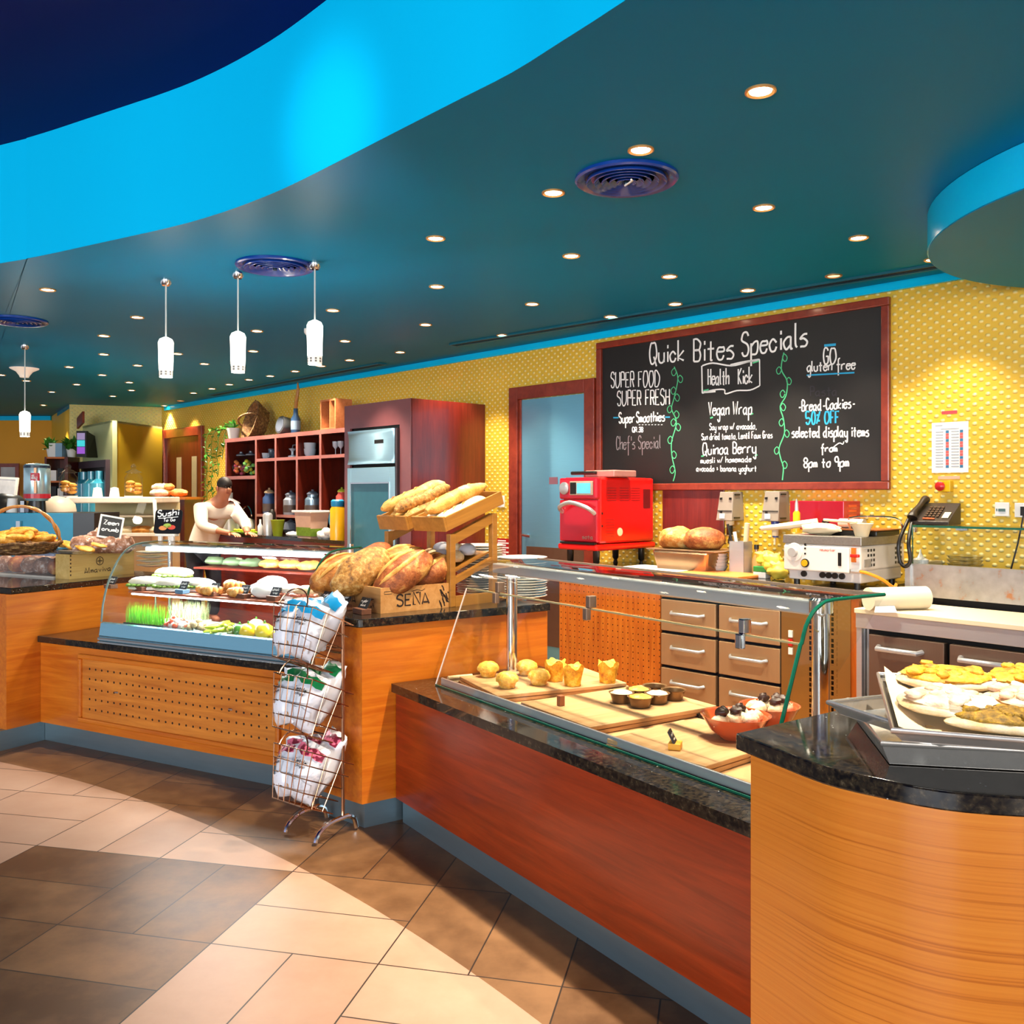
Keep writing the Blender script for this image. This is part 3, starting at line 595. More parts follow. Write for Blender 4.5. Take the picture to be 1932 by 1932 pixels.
part(hc, 'reflection_bar', MB().box(.16, HU1-.03, HV+.30, HV+.345, .49, .535), STEEL, bev=.006)  # bar stands in for greyish reflections in the top glass
part(hc, 'front_rail', MB().box(HU0+.01, HU1-.005, HV+.018, HV+.028, 0, .034), STEEL, bev=.002)
part(hc, 'deck', MB().box(HU0+.02, HU1-.005, HV+.03, HV+.58, -.02, -.0115), plain('warm_deck', 'd0a070', .4))
# ================================================================ STROKE LETTERING
GL = {'a':"46260504132344/464353",'b':"0903/05264644331303",'c':"45260504133344",'d':"46260504132344/494353",'e':"05454636160504133344",'f':"4939282320/0646",'g':"46260504132344/4641302011",'h':"0903/05264643",'i':"1613/1718",
'k':"0903/460443",'l':"090413",'m':"0603/05162523/25364543",'n':"0603/05264643",'o':"26050413334445362",'p':"0600/05264644331303",'r':"0603/052646",'s':"4626052544331303",'t':"28242333/0646",'u':"0604133344/4643",'v':"062346",'w':"0613253346",'x':"0643/4603",'y':"0604133344/46413011",
'A':"032953/1444",'B':"0903/092948473606/063645443303",'C':"4839190705133344",'D':"0903/092957553303",'E':"49090343/0636",'F':"490903/0636",'G':"483919070513334446/4626",'H':"0903/4943/0646",'K':"0903/490643",'L':"090343",'N':"03094349",'O':"29190705133355574929",
'P':"0903/093948463606",'Q':"29190705133355574929/3552",'R':"0903/093948463606/2643",'S':"4839190807364544331304",'T':"2923/0949",'U':"090513335559",'V':"092349",'W':"0913384369",'5':"490906365544331304",'0':"190705133345473919",'8':"391908072645443313040526474839",'9':"47391908071636476/4843",'3':"083948472616/264544331304",
'%':"4903/1817/3534",'/':"4903",',':"2312",'.':"1323",'-':"1545",'+':"1545/2724","'":"1917",'I':"0903",'q':"46260504132344/4640",'Z':"09490343",'~':"0919",'z':"06460343"}
GL['o'] = "2605041333444626"; GL['9'] = "473919080716364748/4843"
def catmull(P, k=4):
    return smoothp(P, k) if len(P) > 2 else P
def strokes(text, up=False):
    x = 0; out = []
    for ch in text:
        if ch == ' ': x += 4; continue
        g = GL.get(ch)
        if g is None: continue
        mx = 0
        for st in g.split('/'):
            P = [(int(st[i])/1.0, (int(st[i+1])-3)) for i in range(0, len(st)-1, 2)]; mx = max(mx, max(p[0] for p in P))
            P = catmull(P, 4) if ch not in 'HEFTNLVWAKZkvwz' else P
            out.append([(x+p[0], p[1]) for p in P])
        x += mx+1.7
    return out, max(1, x-1.7)
def ribbon(mb, P, w):
    n = len(P); L = []; Rr = []
    for i in range(n):
        a = P[max(i-1, 0)]; b = P[min(i+1, n-1)]; d = hypot(b[0]-a[0], b[1]-a[1]) or 1; nx, nz = -(b[1]-a[1])/d*w/2, (b[0]-a[0])/d*w/2
        L.append((P[i][0]+nx, 0, P[i][1]+nz)); Rr.append((P[i][0]-nx, 0, P[i][1]-nz))
    mb.add(L+Rr, [(i, n+i, n+i+1, i+1) for i in range(n-1)])
def write(mb, text, a, b, h, w, y=0, jit=0):        # lettering from a=(x,z) to b=(x,z), cap height h
    st, L = strokes(text); dx, dz = (b[0]-a[0])/L, (b[1]-a[1])/L; m = MB()
    for P in st:
        k = random.uniform(-jit, jit)
        ribbon(m, [(a[0]+p[0]*dx, a[1]+p[0]*dz+(p[1]/6)*h*(1+k)) for p in P], w)
    mb.add([(v[0], y, v[2]) for v in m.V], m.F)
CHALK = plain('white_chalk', 'f1f1ee', .9, var=.06, emit=(1, 1, 1), es=.0); CBLUE = plain('blue_chalk', '2aa3d2', .9); CGREEN = plain('green_chalk', '4fbf86', .9); CGREY = plain('faded_chalk', '7d7a80', .9); CDIM = plain('wiped_chalk', '37343c', .9)
# ================================================================ ON THE BACK WALL
FO = (*FW.o, 0)
VB = -.035
bl, br = FW.v(1124, 700, VB)[0], FW.v(1677, 700, VB)[0]; bt = (FW.v(1677, 560, VB)[1]+FW.v(1124, 646, VB)[1])/2; bb = FW.v(1677, 924, VB)[1]
cb = thing('chalkboard', 'large framed black chalkboard of handwritten specials', 'chalkboard', FO, TW); f = .052
part(cb, 'frame', MB().box(bl, br, VB, -.001, bt-f, bt).box(bl, br, VB, -.001, bb, bb+f).box(bl, bl+f, VB, -.001, bb+f, bt-f).box(br-f, br, VB, -.001, bb+f, bt-f), MAHF, bev=.006)
n = N('slate_black'); q = n.noise(2.2, 4); n.set(n.ramp(q, [(.3, srgb('080708')), (.75, srgb('1a1614'))]), .55); part(cb, 'slate', MB().box(bl+f-.004, br-f+.004, -.012, -.002, bb+f-.004, bt-f+.004), n.m)
VS = -.0135
def bp(px, py): return FW.v(px, py, VS)
mw, mb_, mg, mf, md, tw = MB(), MB(), MB(), MB(), MB(), MB()
def chalk(m, text, a, b, hpx, w=.008, jit=.04):
    mt = CHALK if m in (mw, tw) else CBLUE if m is mb_ else CGREY if m is mf else CDIM; nm = 'title_word' if m is tw else 'lettering'; m = MB(); w *= 1.15
    A, B = bp(*a), bp(*b); h = bp(a[0], a[1]-hpx)[1]-A[1]; write(m, text, A, B, h, w, VS, jit); part(cb, nm, m, mt)
for a in (("Quick", (1226,686), (1290,680), 38), ("Bites", (1309,682), (1384,676), 43), ("Specials", (1400,672), (1523,652), 43)): chalk(tw, *a, w=.012)
for a in (("SUPER FOOD", (1153,731), (1244,729), 28), ("SUPER FRESH", (1165,765), (1263,763), 27), ("Super", (1168,798), (1197,797), 19), ("Smoothies", (1201,797), (1254,794), 19)): chalk(mw, *a, w=.009)
chalk(mw, "QR.38", (1193,815), (1213,815), 9, .006); chalk(mw, "Health", (1336,726), (1375,725), 30, .009); chalk(mw, "Kick", (1393,725), (1419,722), 30, .009)
chalk(mw, "Vegan Wrap", (1337,783), (1418,781), 24, .008)
for a in (("Soy wrap w/ avocado,", (1339,811), (1427,809), 12), ("Sun dried tomato, Lentil Foux Gras", (1324,830), (1457,826), 12), ("muesli w/ homemade", (1322,874), (1417,871), 11), ("avocado + banana yoghurt", (1314,889), (1427,889), 11)): chalk(mw, *a, w=.0058)
chalk(mw, "Quinoa Berry", (1326,858), (1426,854), 21, .008)
chalk(mw, "GO", (1554,686), (1577,686), 28, .009); chalk(mw, "gluten free", (1523,701), (1613,696), 20, .008); chalk(mw, "-Bread-Cookies-", (1506,776), (1613,769), 20, .008)
chalk(mb_, "50% OFF", (1521,800), (1583,798), 22, .010); chalk(mw, "selected display items", (1494,825), (1639,823), 20, .008); chalk(mw, "from", (1549,852), (1579,852), 14, .008); chalk(mw, "8pm to 9pm", (1517,882), (1601,880), 18, .008)
chalk(mf, "Chef's Special", (1163,848), (1246,845), 24, .006); chalk(md, "Pasta", (1529,747), (1579,746), 18, .006)
def line(m, P, w, k=4):
    if m in (mw, mb_):
        q = MB(); ribbon(q, [(x, z) for x, z in catmull([bp(*p) for p in P], k)], w); q.V = [(v[0], VS, v[2]) for v in q.V]; part(cb, 'scroll_line' if m is mw else 'blue_stroke', q, CHALK if m is mw else CBLUE); return
    ribbon(m, [ (x, z) for x, z in catmull([bp(*p) for p in P], k)], w); m.V = [(v[0], VS, v[2]) for v in m.V]
for P in ([(1157,788),(1167,788)], [(1255,787),(1264,787)], [(1555,652),(1577,650)], [(1522,708),(1612,703)]): line(mb_, P, .010 if P[0][1] > 700 else .016)
for x in range(1205, 1253, 6): line(mw, [(x, 801.5), (x+3, 801.3)], .005)
line(mw, [(1325,690),(1345,685),(1380,690),(1410,683),(1433,678)], .011); line(mw, [(1433,678),(1433.5,728)], .009); line(mw, [(1433,728),(1415,736),(1390,737),(1369,743),(1366,735),(1345,736),(1325,742)], .010); line(mw, [(1325,742),(1324,690)], .011)
line(mw, [(1378,689),(1400,684),(1430,679)], .016); line(mw, [(1327,740),(1350,738)], .016)
line(mw, [(1571,845),(1583,836),(1590,838),(1592,833)], .007)
for V_, lv in (([(1272,692),(1279,714),(1272,750),(1267,771),(1275,790),(1275,805),(1267,834),(1268,862),(1274,890),(1270,908)], [(1276,700,-1),(1279,713,1),(1275,735,-1),(1273,748,1),(1268,770,-1),(1272,780,1),(1275,795,-1),(1275,804,1),(1269,828,-1),(1267,856,1),(1273,884,-1)]),
               ([(1479,665),(1474,696),(1485,719),(1483,746),(1472,767),(1478,790),(1480,817),(1470,845),(1473,865),(1478,882),(1476,906)], [(1476,673,1),(1474,697,-1),(1484,717,1),(1481,741,-1),(1473,766,1),(1479,795,-1),(1480,816,1),(1470,848,-1),(1476,875,1)])):
    line(mg, V_, .008)
    for x, y, s in lv: line(mg, [(x,y),(x+s*4,y-5),(x+s*9,y+1),(x+s*7,y+8),(x+s*3,y+8),(x,y+2)], .006)
    part(cb, 'vine_drawing', mg, CGREEN); mg = MB()
for P in ([(1420,685),(1432,681)], [(1327,737),(1337,735)], [(1340,789),(1345,787)], [(1416,782),(1421,780)], [(1424,860),(1429,858)], [(1323,861),(1328,860)]): line(mg, P, .010)
part(cb, 'green_marks', mg, CGREEN)
# ---- steel kitchen door
dl_, dr2 = FW.v(967, 800)[0], FW.v(1128, 800)[0]; dt = (FW.v(967, 732)[1]+FW.v(1116, 716)[1])/2
d1_ = thing('door_1', 'brushed steel kitchen door in a red wood frame beside the chalkboard', 'door', FO, TW); d1_['kind'] = 'structure'
part(d1_, 'door_frame', MB().box(dl_, dl_+.11, -.05, -.002, 0, dt).box(dr2-.11, dr2, -.05, -.002, 0, dt).box(dl_+.11, dr2-.11, -.05, -.002, dt-.11, dt).box(dl_+.11, dl_+.14, -.03, -.002, 0, dt-.11), MAHF, bev=.006)
dd_ = part(d1_, 'door_leaf', MB().box(dl_+.14, dr2-.11, -.018, -.003, .01, dt-.115), DOORST)
zk = FW.v(1010, 1005)[1]
part(dd_, 'kick_plate', MB().box(dl_+.2, dr2-.13, -.022, -.018, .2, zk-.12), plain('dull_door_plate', '8a6a52', .35, .8)); part(dd_, 'handle', MB().tube([(dl_+.20,-.018,zk-.02),(dl_+.20,-.07,zk-.02),(dl_+.30,-.07,zk-.03)], .012, 8), CHROME, 40)
x, z = FW.v(1047, 907); part(dd_, 'notice', MB().box(x-.05, x+.05, -.02, -.018, z-.03, z+.03), plain('dull_red_notice', '8a5a68', .6))
# ---- far wooden door
a0, a1 = FW.v(310, 870)[0], FW.v(386, 870)[0]; at = FW.v(385, 803)[1]
d2_ = thing('door_2', 'reddish wooden door with two tall panes at the far end of the back wall', 'door', FO, TW); d2_['kind'] = 'structure'
part(d2_, 'door_frame', MB().box(a0, a0+.10, -.05, -.002, 0, at).box(a1-.10, a1, -.05, -.002, 0, at).box(a0+.1, a1-.1, -.05, -.002, at-.13, at), MAHF, bev=.006)
lf = part(d2_, 'door_leaf', MB().box(a0+.1, a1-.1, -.02, -.003, .01, at-.13), MAHO)
w_ = a1-a0-.2
for k in (.42, .86): part(lf, 'pane', MB().box(a0+.1+w_*k-.10, a0+.1+w_*k+.06, -.024, -.02, .5, at-.42), plain('obscure_pane', 'cfc092', .3))
# ---- small wall fittings
def wallbox(name, label, cat, px0, py0, px1, py1, mat, t=.02, bev=.003, group=None):
    a, b = FW.v((px0+px1)/2, (py0+py1)/2); w0 = (FW.v(px1, py0)[0]-FW.v(px0, py0)[0])/2; h0 = (FW.v(px0, py0)[1]-FW.v(px0, py1)[1])/2
    tt = thing(name, label, cat, FW.w(a, 0, b), TW, group); part(tt, 'plate', MB().box(-w0, w0, -t, -.001, -h0, h0), mat, bev=bev); return tt, w0, h0
t, w0, h0 = wallbox('allergen_poster', 'white printed notice sheet on the yellow wallpaper above the emergency button', 'notice', 1758, 797, 1827, 891, PAPER, .004, 0)
rows = MB(); icons = MB(); ib = MB()
for i in range(13):
    z = h0*(.62-i*.115)
    for x0 in (-.78, .08): rows.box(w0*x0, w0*(x0+.42), -.0055, -.0041, z-.003, z+.003)
    for x0 in (-.22, .55): (icons if i % 3 else ib).box(w0*x0, w0*(x0+.17), -.0055, -.0041, z-.008, z+.008)
rows.box(-w0*.8, -w0*.4, -.0055, -.0041, h0*.86, h0*.90).box(-w0*.5, w0*.5, -.0055, -.0041, h0*.72, h0*.75)
part(t, 'printed_rows', rows, plain('grey_ink', '9aa3ae', .8)); part(t, 'red_icons', icons, plain('red_ink', 'c25a58', .8)); part(t, 'blue_icons', ib, plain('blue_ink', '2f6f9a', .8))
t, w0, h0 = wallbox('red_sticker', 'small red sticker strip on the wall above the printed notice', 'sticker', 1777, 775, 1806, 781, plain('red_sticker_ink', 'd8434a', .6), .002, 0)
t, w0, h0 = wallbox('button_label', 'small pale label strip directly above the yellow emergency button', 'label', 1770, 898, 1811, 904, plain('pink_label', 'd8a68c', .6), .003, 0)
m = MB(); write(m, "EMERGENCY", (-w0*.85, -h0*.5), (w0*.85, -h0*.5), h0, .004, -.0045); 
t, w0, h0 = wallbox('emergency_button', 'yellow box with red mushroom push button under the notice', 'button', 1775, 907, 1799, 928, plain('safety_yellow', 'e8b80c', .35), .05)
part(t, 'push_button', MB().lathe([(.012, 0), (.012, .02), (.026, .022), (.028, .034), (.018, .042), (.0001, .043)], (0,0,0), 20, Matrix.Translation((-.01,-.05,0)) @ Matrix.Rotation(R(90), 4, 'X')), plain('red_plastic', 'c8201c', .3), 40)
t, w0, h0 = wallbox('power_socket', 'white wall socket plate with grey switches, complete in view', 'socket', 1878, 948, 1905, 974, WHITE, .01)
part(t, 'switches', MB().box(-.018, .018, -.014, -.01, -.012, .004).box(-w0*.8, -w0*.65, -.012, -.01, -.01, .004), plain('grey_green_switch', '4f6c6a', .5))
t, w0, h0 = wallbox('power_socket', 'white wall socket plate with a black plug, cut by the frame edge', 'socket', 1915, 949, 1948, 976, WHITE, .01)
part(t, 'plug', MB().box(-.005, .035, -.04, -.01, -.03, .02), BLACK); part(t, 'flex', MB().tube([(.01,-.03,-.02),(-.01,-.06,-.18),(-.08,-.02,-.42)], .005, 6), BLACK, 40)
t, w0, h0 = wallbox('light_switch', 'white switch plate with black rocker beside the red fridge cabinet', 'switch', 939, 935, 953, 957, WHITE, .012)
part(t, 'rocker', MB().box(-w0*.25, w0*.25, -.016, -.012, -h0*.6, h0*.6), BLACK)
t, w0, h0 = wallbox('fire_notice', 'red fire notice with white text by the steel door frame', 'notice', 934, 1016, 964, 1060, plain('notice_red', 'b81616', .5), .004, 0)
m = MB()
for i in range(9): m.box(-w0*.6, w0*(.75 if i % 2 else .4), -.0055, -.0041, h0*(.8-i*.19)-.006, h0*(.8-i*.19)+.006)
part(t, 'white_lines', m, PAPER)
t, w0, h0 = wallbox('splash_panel', 'dark red wall panel behind the loaf pan under the chalkboard', 'panel', 1250, 925, 1366, 1004, MAHO, .012)
# ---- two grey wall dispensers
def dispenser(px, label, cap):
    a, b = FW.v(px, 955, -.12); t = thing('soap_dispenser', label, 'dispenser', FW.w(a, 0, b), TW, 'grey wall dispensers')
    GREY = plain('grey_dispenser_plastic', '8f8478', .4)
    part(t, 'housing', MB().add([(-.055,-.12,.10),(.055,-.12,.10),(.055,-.002,.10),(-.055,-.002,.10),(-.065,-.155,-.10),(.065,-.155,-.10),(.065,-.002,-.10),(-.065,-.002,-.10)], [(3,2,1,0),(4,5,6,7),(0,1,5,4),(1,2,6,5),(2,3,7,6),(3,0,4,7)]), GREY, bev=.004)
    part(t, 'clasps', MB().box(-.045,-.03,-.138,-.122,.045,.06).box(.03,.045,-.138,-.122,.045,.06).box(-.058,.058,-.149,-.140,-.035,-.030).box(-.035,-.02,-.152,-.140,-.05,-.03).box(.055,.064,-.11,-.05,.075,.085).box(.062,.070,-.13,-.06,-.085,-.075), BLACK)
    part(t, 'sticker', MB().box(-.035, .005, -.158, -.148, -.085, -.05), PAPER)
    part(t, 'nozzle', MB().cyl(.03, -.13, -.10, (0,-.08)).cyl(.02, -.21, -.13, (0,-.08)), plain('blue_cap', '2448a0', .3) if cap else PARCH, 40)
    part(t, 'spout', MB().cyl(.022, -.20, -.135, (0,-.082)).tube([(0,-.08,-.2),(.01,-.11,-.26)], .007, 6), PARCH if cap else BLACK, 40)
dispenser(1371, 'grey clasped wall dispenser behind the utensil holder', False)
dispenser(1457, 'grey clasped wall dispenser with blue collar beside the red wall box', True)
a0, zt_ = FW.v(1490, 945, -.22); a1 = FW.v(1592, 945, -.22)[0]; zb_ = FW.v(1490, 998, -.22)[1]
t = thing('red_press_lid', 'red metal box with side vents against the wall above the griddle machine', 'appliance', FW.w(a0, 0, zb_), TW)
REDM = plain('red_enamel', 'b8102a', .25, .3, var=.05, scale=3, coat=.4)
part(t, 'body', MB().box(0, a1-a0, -.22, -.002, 0, zt_-zb_), REDM, bev=.004)
m = MB()
for i in range(5): m.box(a1-a0-.001, a1-a0+.005, -.16, -.06, (zt_-zb_)*(.12+i*.17), (zt_-zb_)*(.12+i*.17)+.012)
part(t, 'side_vents', m, plain('vent_orange', 'e0542a', .4)); part(t, 'knob', MB().lathe([(.02, 0), (.02, .012), (.0001, .02)], (0,0,0), 16, Matrix.Translation(((a1-a0)*.68, -.22, .05)) @ Matrix.Rotation(R(90), 4, 'X')), BLACK, 40)
# ---- tall fridge cabinet
VC = -.85
q0, q1 = FW.v(651, 900, VC)[0], FW.v(775.6, 900, VC)[0]; qt = (FW.v(651, 765, VC)[1]+FW.v(775.6, 753, VC)[1])/2
fc = thing('fridge_cabinet', 'tall dark mahogany cabinet enclosing the steel fridge', 'cabinet', (*FW.w(q0, 0)[:2], 0), TW); qw = q1-q0
r0, r1 = FW.v(662, 900, VC)[0]-q0, FW.v(751, 900, VC)[0]-q0; rt = FW.v(700, 808, VC)[1]; rb = .08
part(fc, 'side_panel', MB().box(0, .022, VC, -.004, 0, qt), MAHO); part(fc, 'side_panel', MB().box(qw-.022, qw, VC, -.004, 0, qt), MAHO)
part(fc, 'top_panel', MB().box(.022, qw-.022, VC, -.004, qt-.03, qt), MAHO)
part(fc, 'front_frame', MB().box(0, r0-.005, VC-.006, VC+.016, 0, qt).box(r1+.03, qw, VC-.006, VC+.016, 0, qt).box(r0-.005, r1+.03, VC-.006, VC+.016, rt+.01, qt), plain('purple_mahogany', '7c4648', .3, coat=.5, var=.1))
part(fc, 'void_shade', MB().box(r0-.004, r1+.03, VC+.03, VC+.05, 0, rt+.01), DARK)  # near-black sheet painting in the shade behind the fridge
fr = thing('steel_fridge', 'upright steel fridge with a dark glass door set in the mahogany cabinet', 'fridge', (*FW.w(q0, 0)[:2], 0), TW)
zh = FW.v(700, 878, VC)[1]
m = MB(); secs = []
for i in range(9):
    z = zh+.01+(rt-.03-zh)*i/8; bow = .035*(1-((i-4)/4)**2); secs.append([(r0+.01, VC-.03, z), (r0+.02+bow, VC-.05, z), (r1-.02-bow, VC-.05, z), (r1-.01, VC-.03, z), (r1-.01, VC+.02, z), (r0+.01, VC+.02, z)])
m.loft(secs); part(fr, 'top_hood', m, FRIDGE, 40)
part(fr, 'display', MB().box(r0+(r1-r0)*.62, r0+(r1-r0)*.80, VC-.054, VC-.048, (zh+rt)/2+.02, (zh+rt)/2+.055), BLACK)
dz = zh-.02
part(fr, 'door', MB().box(r0, r0+.06, VC-.04, VC+.02, rb, dz).box(r1-.075, r1, VC-.04, VC+.02, rb, dz).box(r0+.06, r1-.075, VC-.04, VC+.02, dz-.14, dz).box(r0+.06, r1-.075, VC-.04, VC+.02, rb, .80), FRIDGE, bev=.004)
part(fr, 'door_glass', MB().box(r0+.06, r1-.075, VC-.02, VC-.012, .80, dz-.14), plain('dark_fridge_glass', '2c6a78', .08, coat=.5)); part(fr, 'glass_gasket', MB().box(r0+.055, r0+.066, VC-.044, VC-.02, .80, dz-.135).box(r1-.082, r1-.07, VC-.044, VC-.02, .80, dz-.135).box(r0+.06, r1-.075, VC-.044, VC-.02, dz-.146, dz-.132), CHROME)
part(fr, 'hinge_side', MB().box(r1+.001, r1+.028, VC-.03, VC+.02, rb, rt-.02), plain('fridge_side', '3a2c30', .4))
# ---- open shelf unit on the far service counter
VH = -.47; ZS = 1.04
s0, s1 = FW.v(425, 900, VH)[0], q0-.003; st_ = FW.v(540, 825, VH)[1]
fs = thing('far_back_counter', 'dark topped back counter below the open shelf unit', 'counter', FO, TW)
k0 = FW.v(405, 1003, -.70)[0]
part(fs, 'stone_top', MB().box(k0, s1, -.72, -.004, ZS-.035, ZS), GRAN); part(fs, 'front', MB().box(k0+.02, s1, -.68, -.01, 0, ZS-.036), SHADEW)
su = thing('shelf_unit', 'open mahogany shelf unit with cubbyholes of crockery beside the fridge cabinet', 'shelf unit', FO, TW)
PINK = plain('lit_edge_paint', 'ae6a60', .3, coat=.4, var=.1)  # light on the board edges painted in as a paler colour
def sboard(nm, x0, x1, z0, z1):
    b = part(su, nm, MB().box(x0, x1, VH+.004, -.0201, z0, z1), SHELFW); part(b, 'painted_lit_edge', MB().box(x0, x1, VH, VH+.0035, z0, z1), PINK)
part(su, 'back_panel', MB().box(s0, s1, -.02, -.004, ZS+.001, st_), SHELFW)
sboard('top_board', s0-.02, s1, st_, st_+.045)
cut = [FW.v(p, 900, VH)[0] for p in (482.6, 519.6, 559.8, 604)]
zU, zD, zL_ = FW.v(565, 861, VH)[1], FW.v(555, 972, VH)[1], FW.v(453, 898, VH)[1]
sboard('side_board', s0, s0+.03, ZS+.001, st_)
for c in cut: sboard('divider', c-.018, c+.018, ZS+.001, st_)
sboard('shelf', s0+.03, cut[0]-.018, zL_-.04, zL_)
cs = cut+[s1]
for i in range(4):
    sboard('shelf', cs[i]+.018, cs[i+1]-(.018 if i < 3 else 0), zU-.035, zU); sboard('shelf', cs[i]+.018, cs[i+1]-(.018 if i < 3 else 0), zD-.03, zD)
def onW(px, v, z): return FW.w(FW.v(px, 931, v)[0], v, z)
def pot(name, label, cat, px, v, z, prof, mat, extra=(), group=None, smooth=40):
    t = thing(name, label, cat, onW(px, v, z), TW, group); part(t, 'body', MB().lathe(prof, n=20), mat, smooth)
    for nm, mb2, mt in extra: part(t, nm, mb2, mt, 40)
    return t
CHINA = plain('dark_glazed_china', '5c6474', .2, coat=.4); CUPW = plain('pale_cup', 'b8c4d0', .25, coat=.3); JARG = plain('jar_glass_grey', '8a8f98', .12, coat=.5)
cupp = [(.03, 0), (.045, .02), (.055, .07), (.05, .07), (.04, .02), (.0001, .01)]
hnd = ('handle', MB().tube([(.05,0,.06),(.085,0,.05),(.08,0,.025),(.045,0,.02)], .007, 6), CUPW)
pot('teacup', 'pale cup in the first small cubbyhole of the shelf unit', 'cup', 501, -.35, zU, cupp, CUPW, (hnd,)); pot('milk_jug', 'small dark jug behind the pale cup in the first small cubbyhole', 'jug', 512, -.28, zU, [(.03,0),(.05,.04),(.035,.09),(.042,.12),(.0001,.11)], CHINA, (('handle', MB().tube([(.04,0,.1),(.08,0,.08),(.05,0,.03)], .008, 6), CHINA),))
pot('coffee_grinder', 'little hand crank grinder in the second small cubbyhole', 'grinder', 552, -.35, zU, [(.05,0),(.05,.02),(.015,.03),(.015,.07),(.045,.1),(.0001,.11)], CUPW, (('crank', MB().tube([(0,0,.11),(.01,0,.14),(.08,0,.14)], .007, 6), CHINA),))
for k, lb in enumerate(('lower cup of the pale stack in the third small cubbyhole', 'upper cup of the pale stack in the third small cubbyhole')): pot('stacked_cup', lb, 'cup', 585, -.35, zU+.065*k, [(.045,0),(.062,.03),(.068,.085),(.06,.085),(.0001,.02)], CUPW)
for px, lb in ((633, 'first thin stemmed glass in the small cubbyhole by the fridge cabinet'), (643, 'second thin stemmed glass in the small cubbyhole by the fridge cabinet')): pot('stemmed_glass', lb, 'glass', px, -.38, zU, [(.03,0),(.004,.008),(.004,.06),(.03,.09),(.032,.14),(.0001,.1)], CUPW)
def jar(px, v, z, label, h, r, mat, lid, name='storage_jar'):
    return pot(name, label, 'jar', px, v, z, [(r,0),(r*1.02,.02),(r*1.02,h*.62),(r*.7,h*.72),(r*.7,h*.8)], mat, (('lid', MB().lathe([(r*.75,h*.8),(r*.8,h*.84),(r*.5,h*.92),(r*.15,h*.95),(r*.2,h),(.0001,h*1.02)], n=16), lid), ('contents_band', MB().cyl(r*1.03, h*.1, h*.4, n=20), plain('coffee_brown_beans', '4a3a34', .5))))
jar(508, -.36, zD, 'tall jar with a tan lid on the low shelf of the first cubbyhole', .30, .075, plain('blue_grey_jar', '3a5078', .2, coat=.3), plain('tan_lid', 'c8a884', .4)); jar(549, -.36, zD, 'clear jar with dark lid on the low shelf of the second cubbyhole', .27, .085, JARG, CHINA); jar(590, -.36, zD, 'silver banded jar on the low shelf of the third cubbyhole', .28, .085, plain('silver_banded_glass', '7890a4', .15, .5), CHINA)
jar(645, -.36, zD+.06, 'jar of bright sweets on the low shelf by the fridge cabinet', .24, .06, plain('sweet_pink', 'c85048', .3), plain('sweet_green', 'b8c43c', .3)); pot('wooden_pestle', 'orange wooden pestle standing beside the silver banded jar', 'pestle', 571, -.40, zD, [(.02,0),(.02,.03),(.009,.06),(.012,.15),(.0001,.16)], OAK)
def candyjar(px, z, label, a, b):
    t = thing('sweet_jar', label, 'jar', onW(px, -.33, z), TW); m = MB(); m.lathe([(.05,0),(.10,.05),(.115,.12),(.09,.2),(.055,.23),(.06,.25),(.0001,.25)], n=24); part(t, 'glass', m, sheetglass('jar_glass', (.93,.95,.96)) if 'JG' not in globals() else JG, 40)
    for i in range(16):
        q = random.random()*2*pi; rr = .072*sqrt(random.random()); part(t, 'sweet', MB().blob((rr*cos(q), rr*sin(q), .035+.0095*i), (.028,.028,.024), 0, n=8, m=6), (a, b)[i % 2], 60)
    part(t, 'lid', MB().lathe([(.06,.25),(.062,.265),(.02,.285),(.02,.3),(.0001,.305)], n=20), CHINA, 40)
JG = sheetglass('jar_glass', (.93,.95,.96))
candyjar(455, zL_, 'round jar of pink and orange sweets in the shelf unit end bay', plain('sweet_rose', 'c04a60', .3), plain('sweet_orange', 'd87838', .3)); candyjar(473, zL_, 'round jar of lime and yellow sweets in the shelf unit end bay', plain('sweet_lime', '7ac060', .3), plain('sweet_yellow', 'd8c838', .3))
x0 = FW.v(470, 870, -.03)[0]
solo('mosaic_panel', MB().box(-.07, .07, -.015, 0, 0, st_-ZS-.03), plain('blue_mosaic', '3a90b0', .3, var=.6, scale=60), 'narrow blue mosaic strip at the back of the shelf unit end bay', 'panel', FW.w(x0, -.035, ZS+.02), TW)
# things on top of the shelf unit
zt2 = st_+.045
t = thing('wicker_basket', 'brown wicker basket standing on edge on top of the shelf unit', 'basket', onW(484, -.24, zt2), TW)
WICK = crust('woven_wicker', '7a5228', '3a2410', 'b08a50', 40, bump=.8)
M_ = Matrix.Translation((0,0,.19)) @ Matrix.Rotation(R(-18), 4, 'Y') @ Matrix.Rotation(R(70), 4, 'X')
part(t, 'woven_body', MB().lathe([(.15,-.09),(.21,.06),(.215,.09),(.19,.09),(.14,-.06),(.0001,-.06)], (0,0,0), 18, M_ @ Matrix.Diagonal((1.0,1.25,1,1))), WICK, 40)
m = MB()
for k in range(9): a = k/9*pi*2; m.tube([M_ @ Vector((.15*cos(a), .19*sin(a), -.09)), M_ @ Vector((.215*cos(a), .27*sin(a), .09))], .012, 6)
part(t, 'ribs', m, WICK, 40); part(t, 'handle', MB().tube([M_ @ Vector((.19*cos(a), .0, .09+.12*sin(a))) for a in [pi*i/10 for i in range(11)]], .013, 6), WICK, 40)
t = thing('metal_canister', 'round grey metal tin lying on top of the shelf unit', 'tin', onW(538, -.30, zt2), TW)
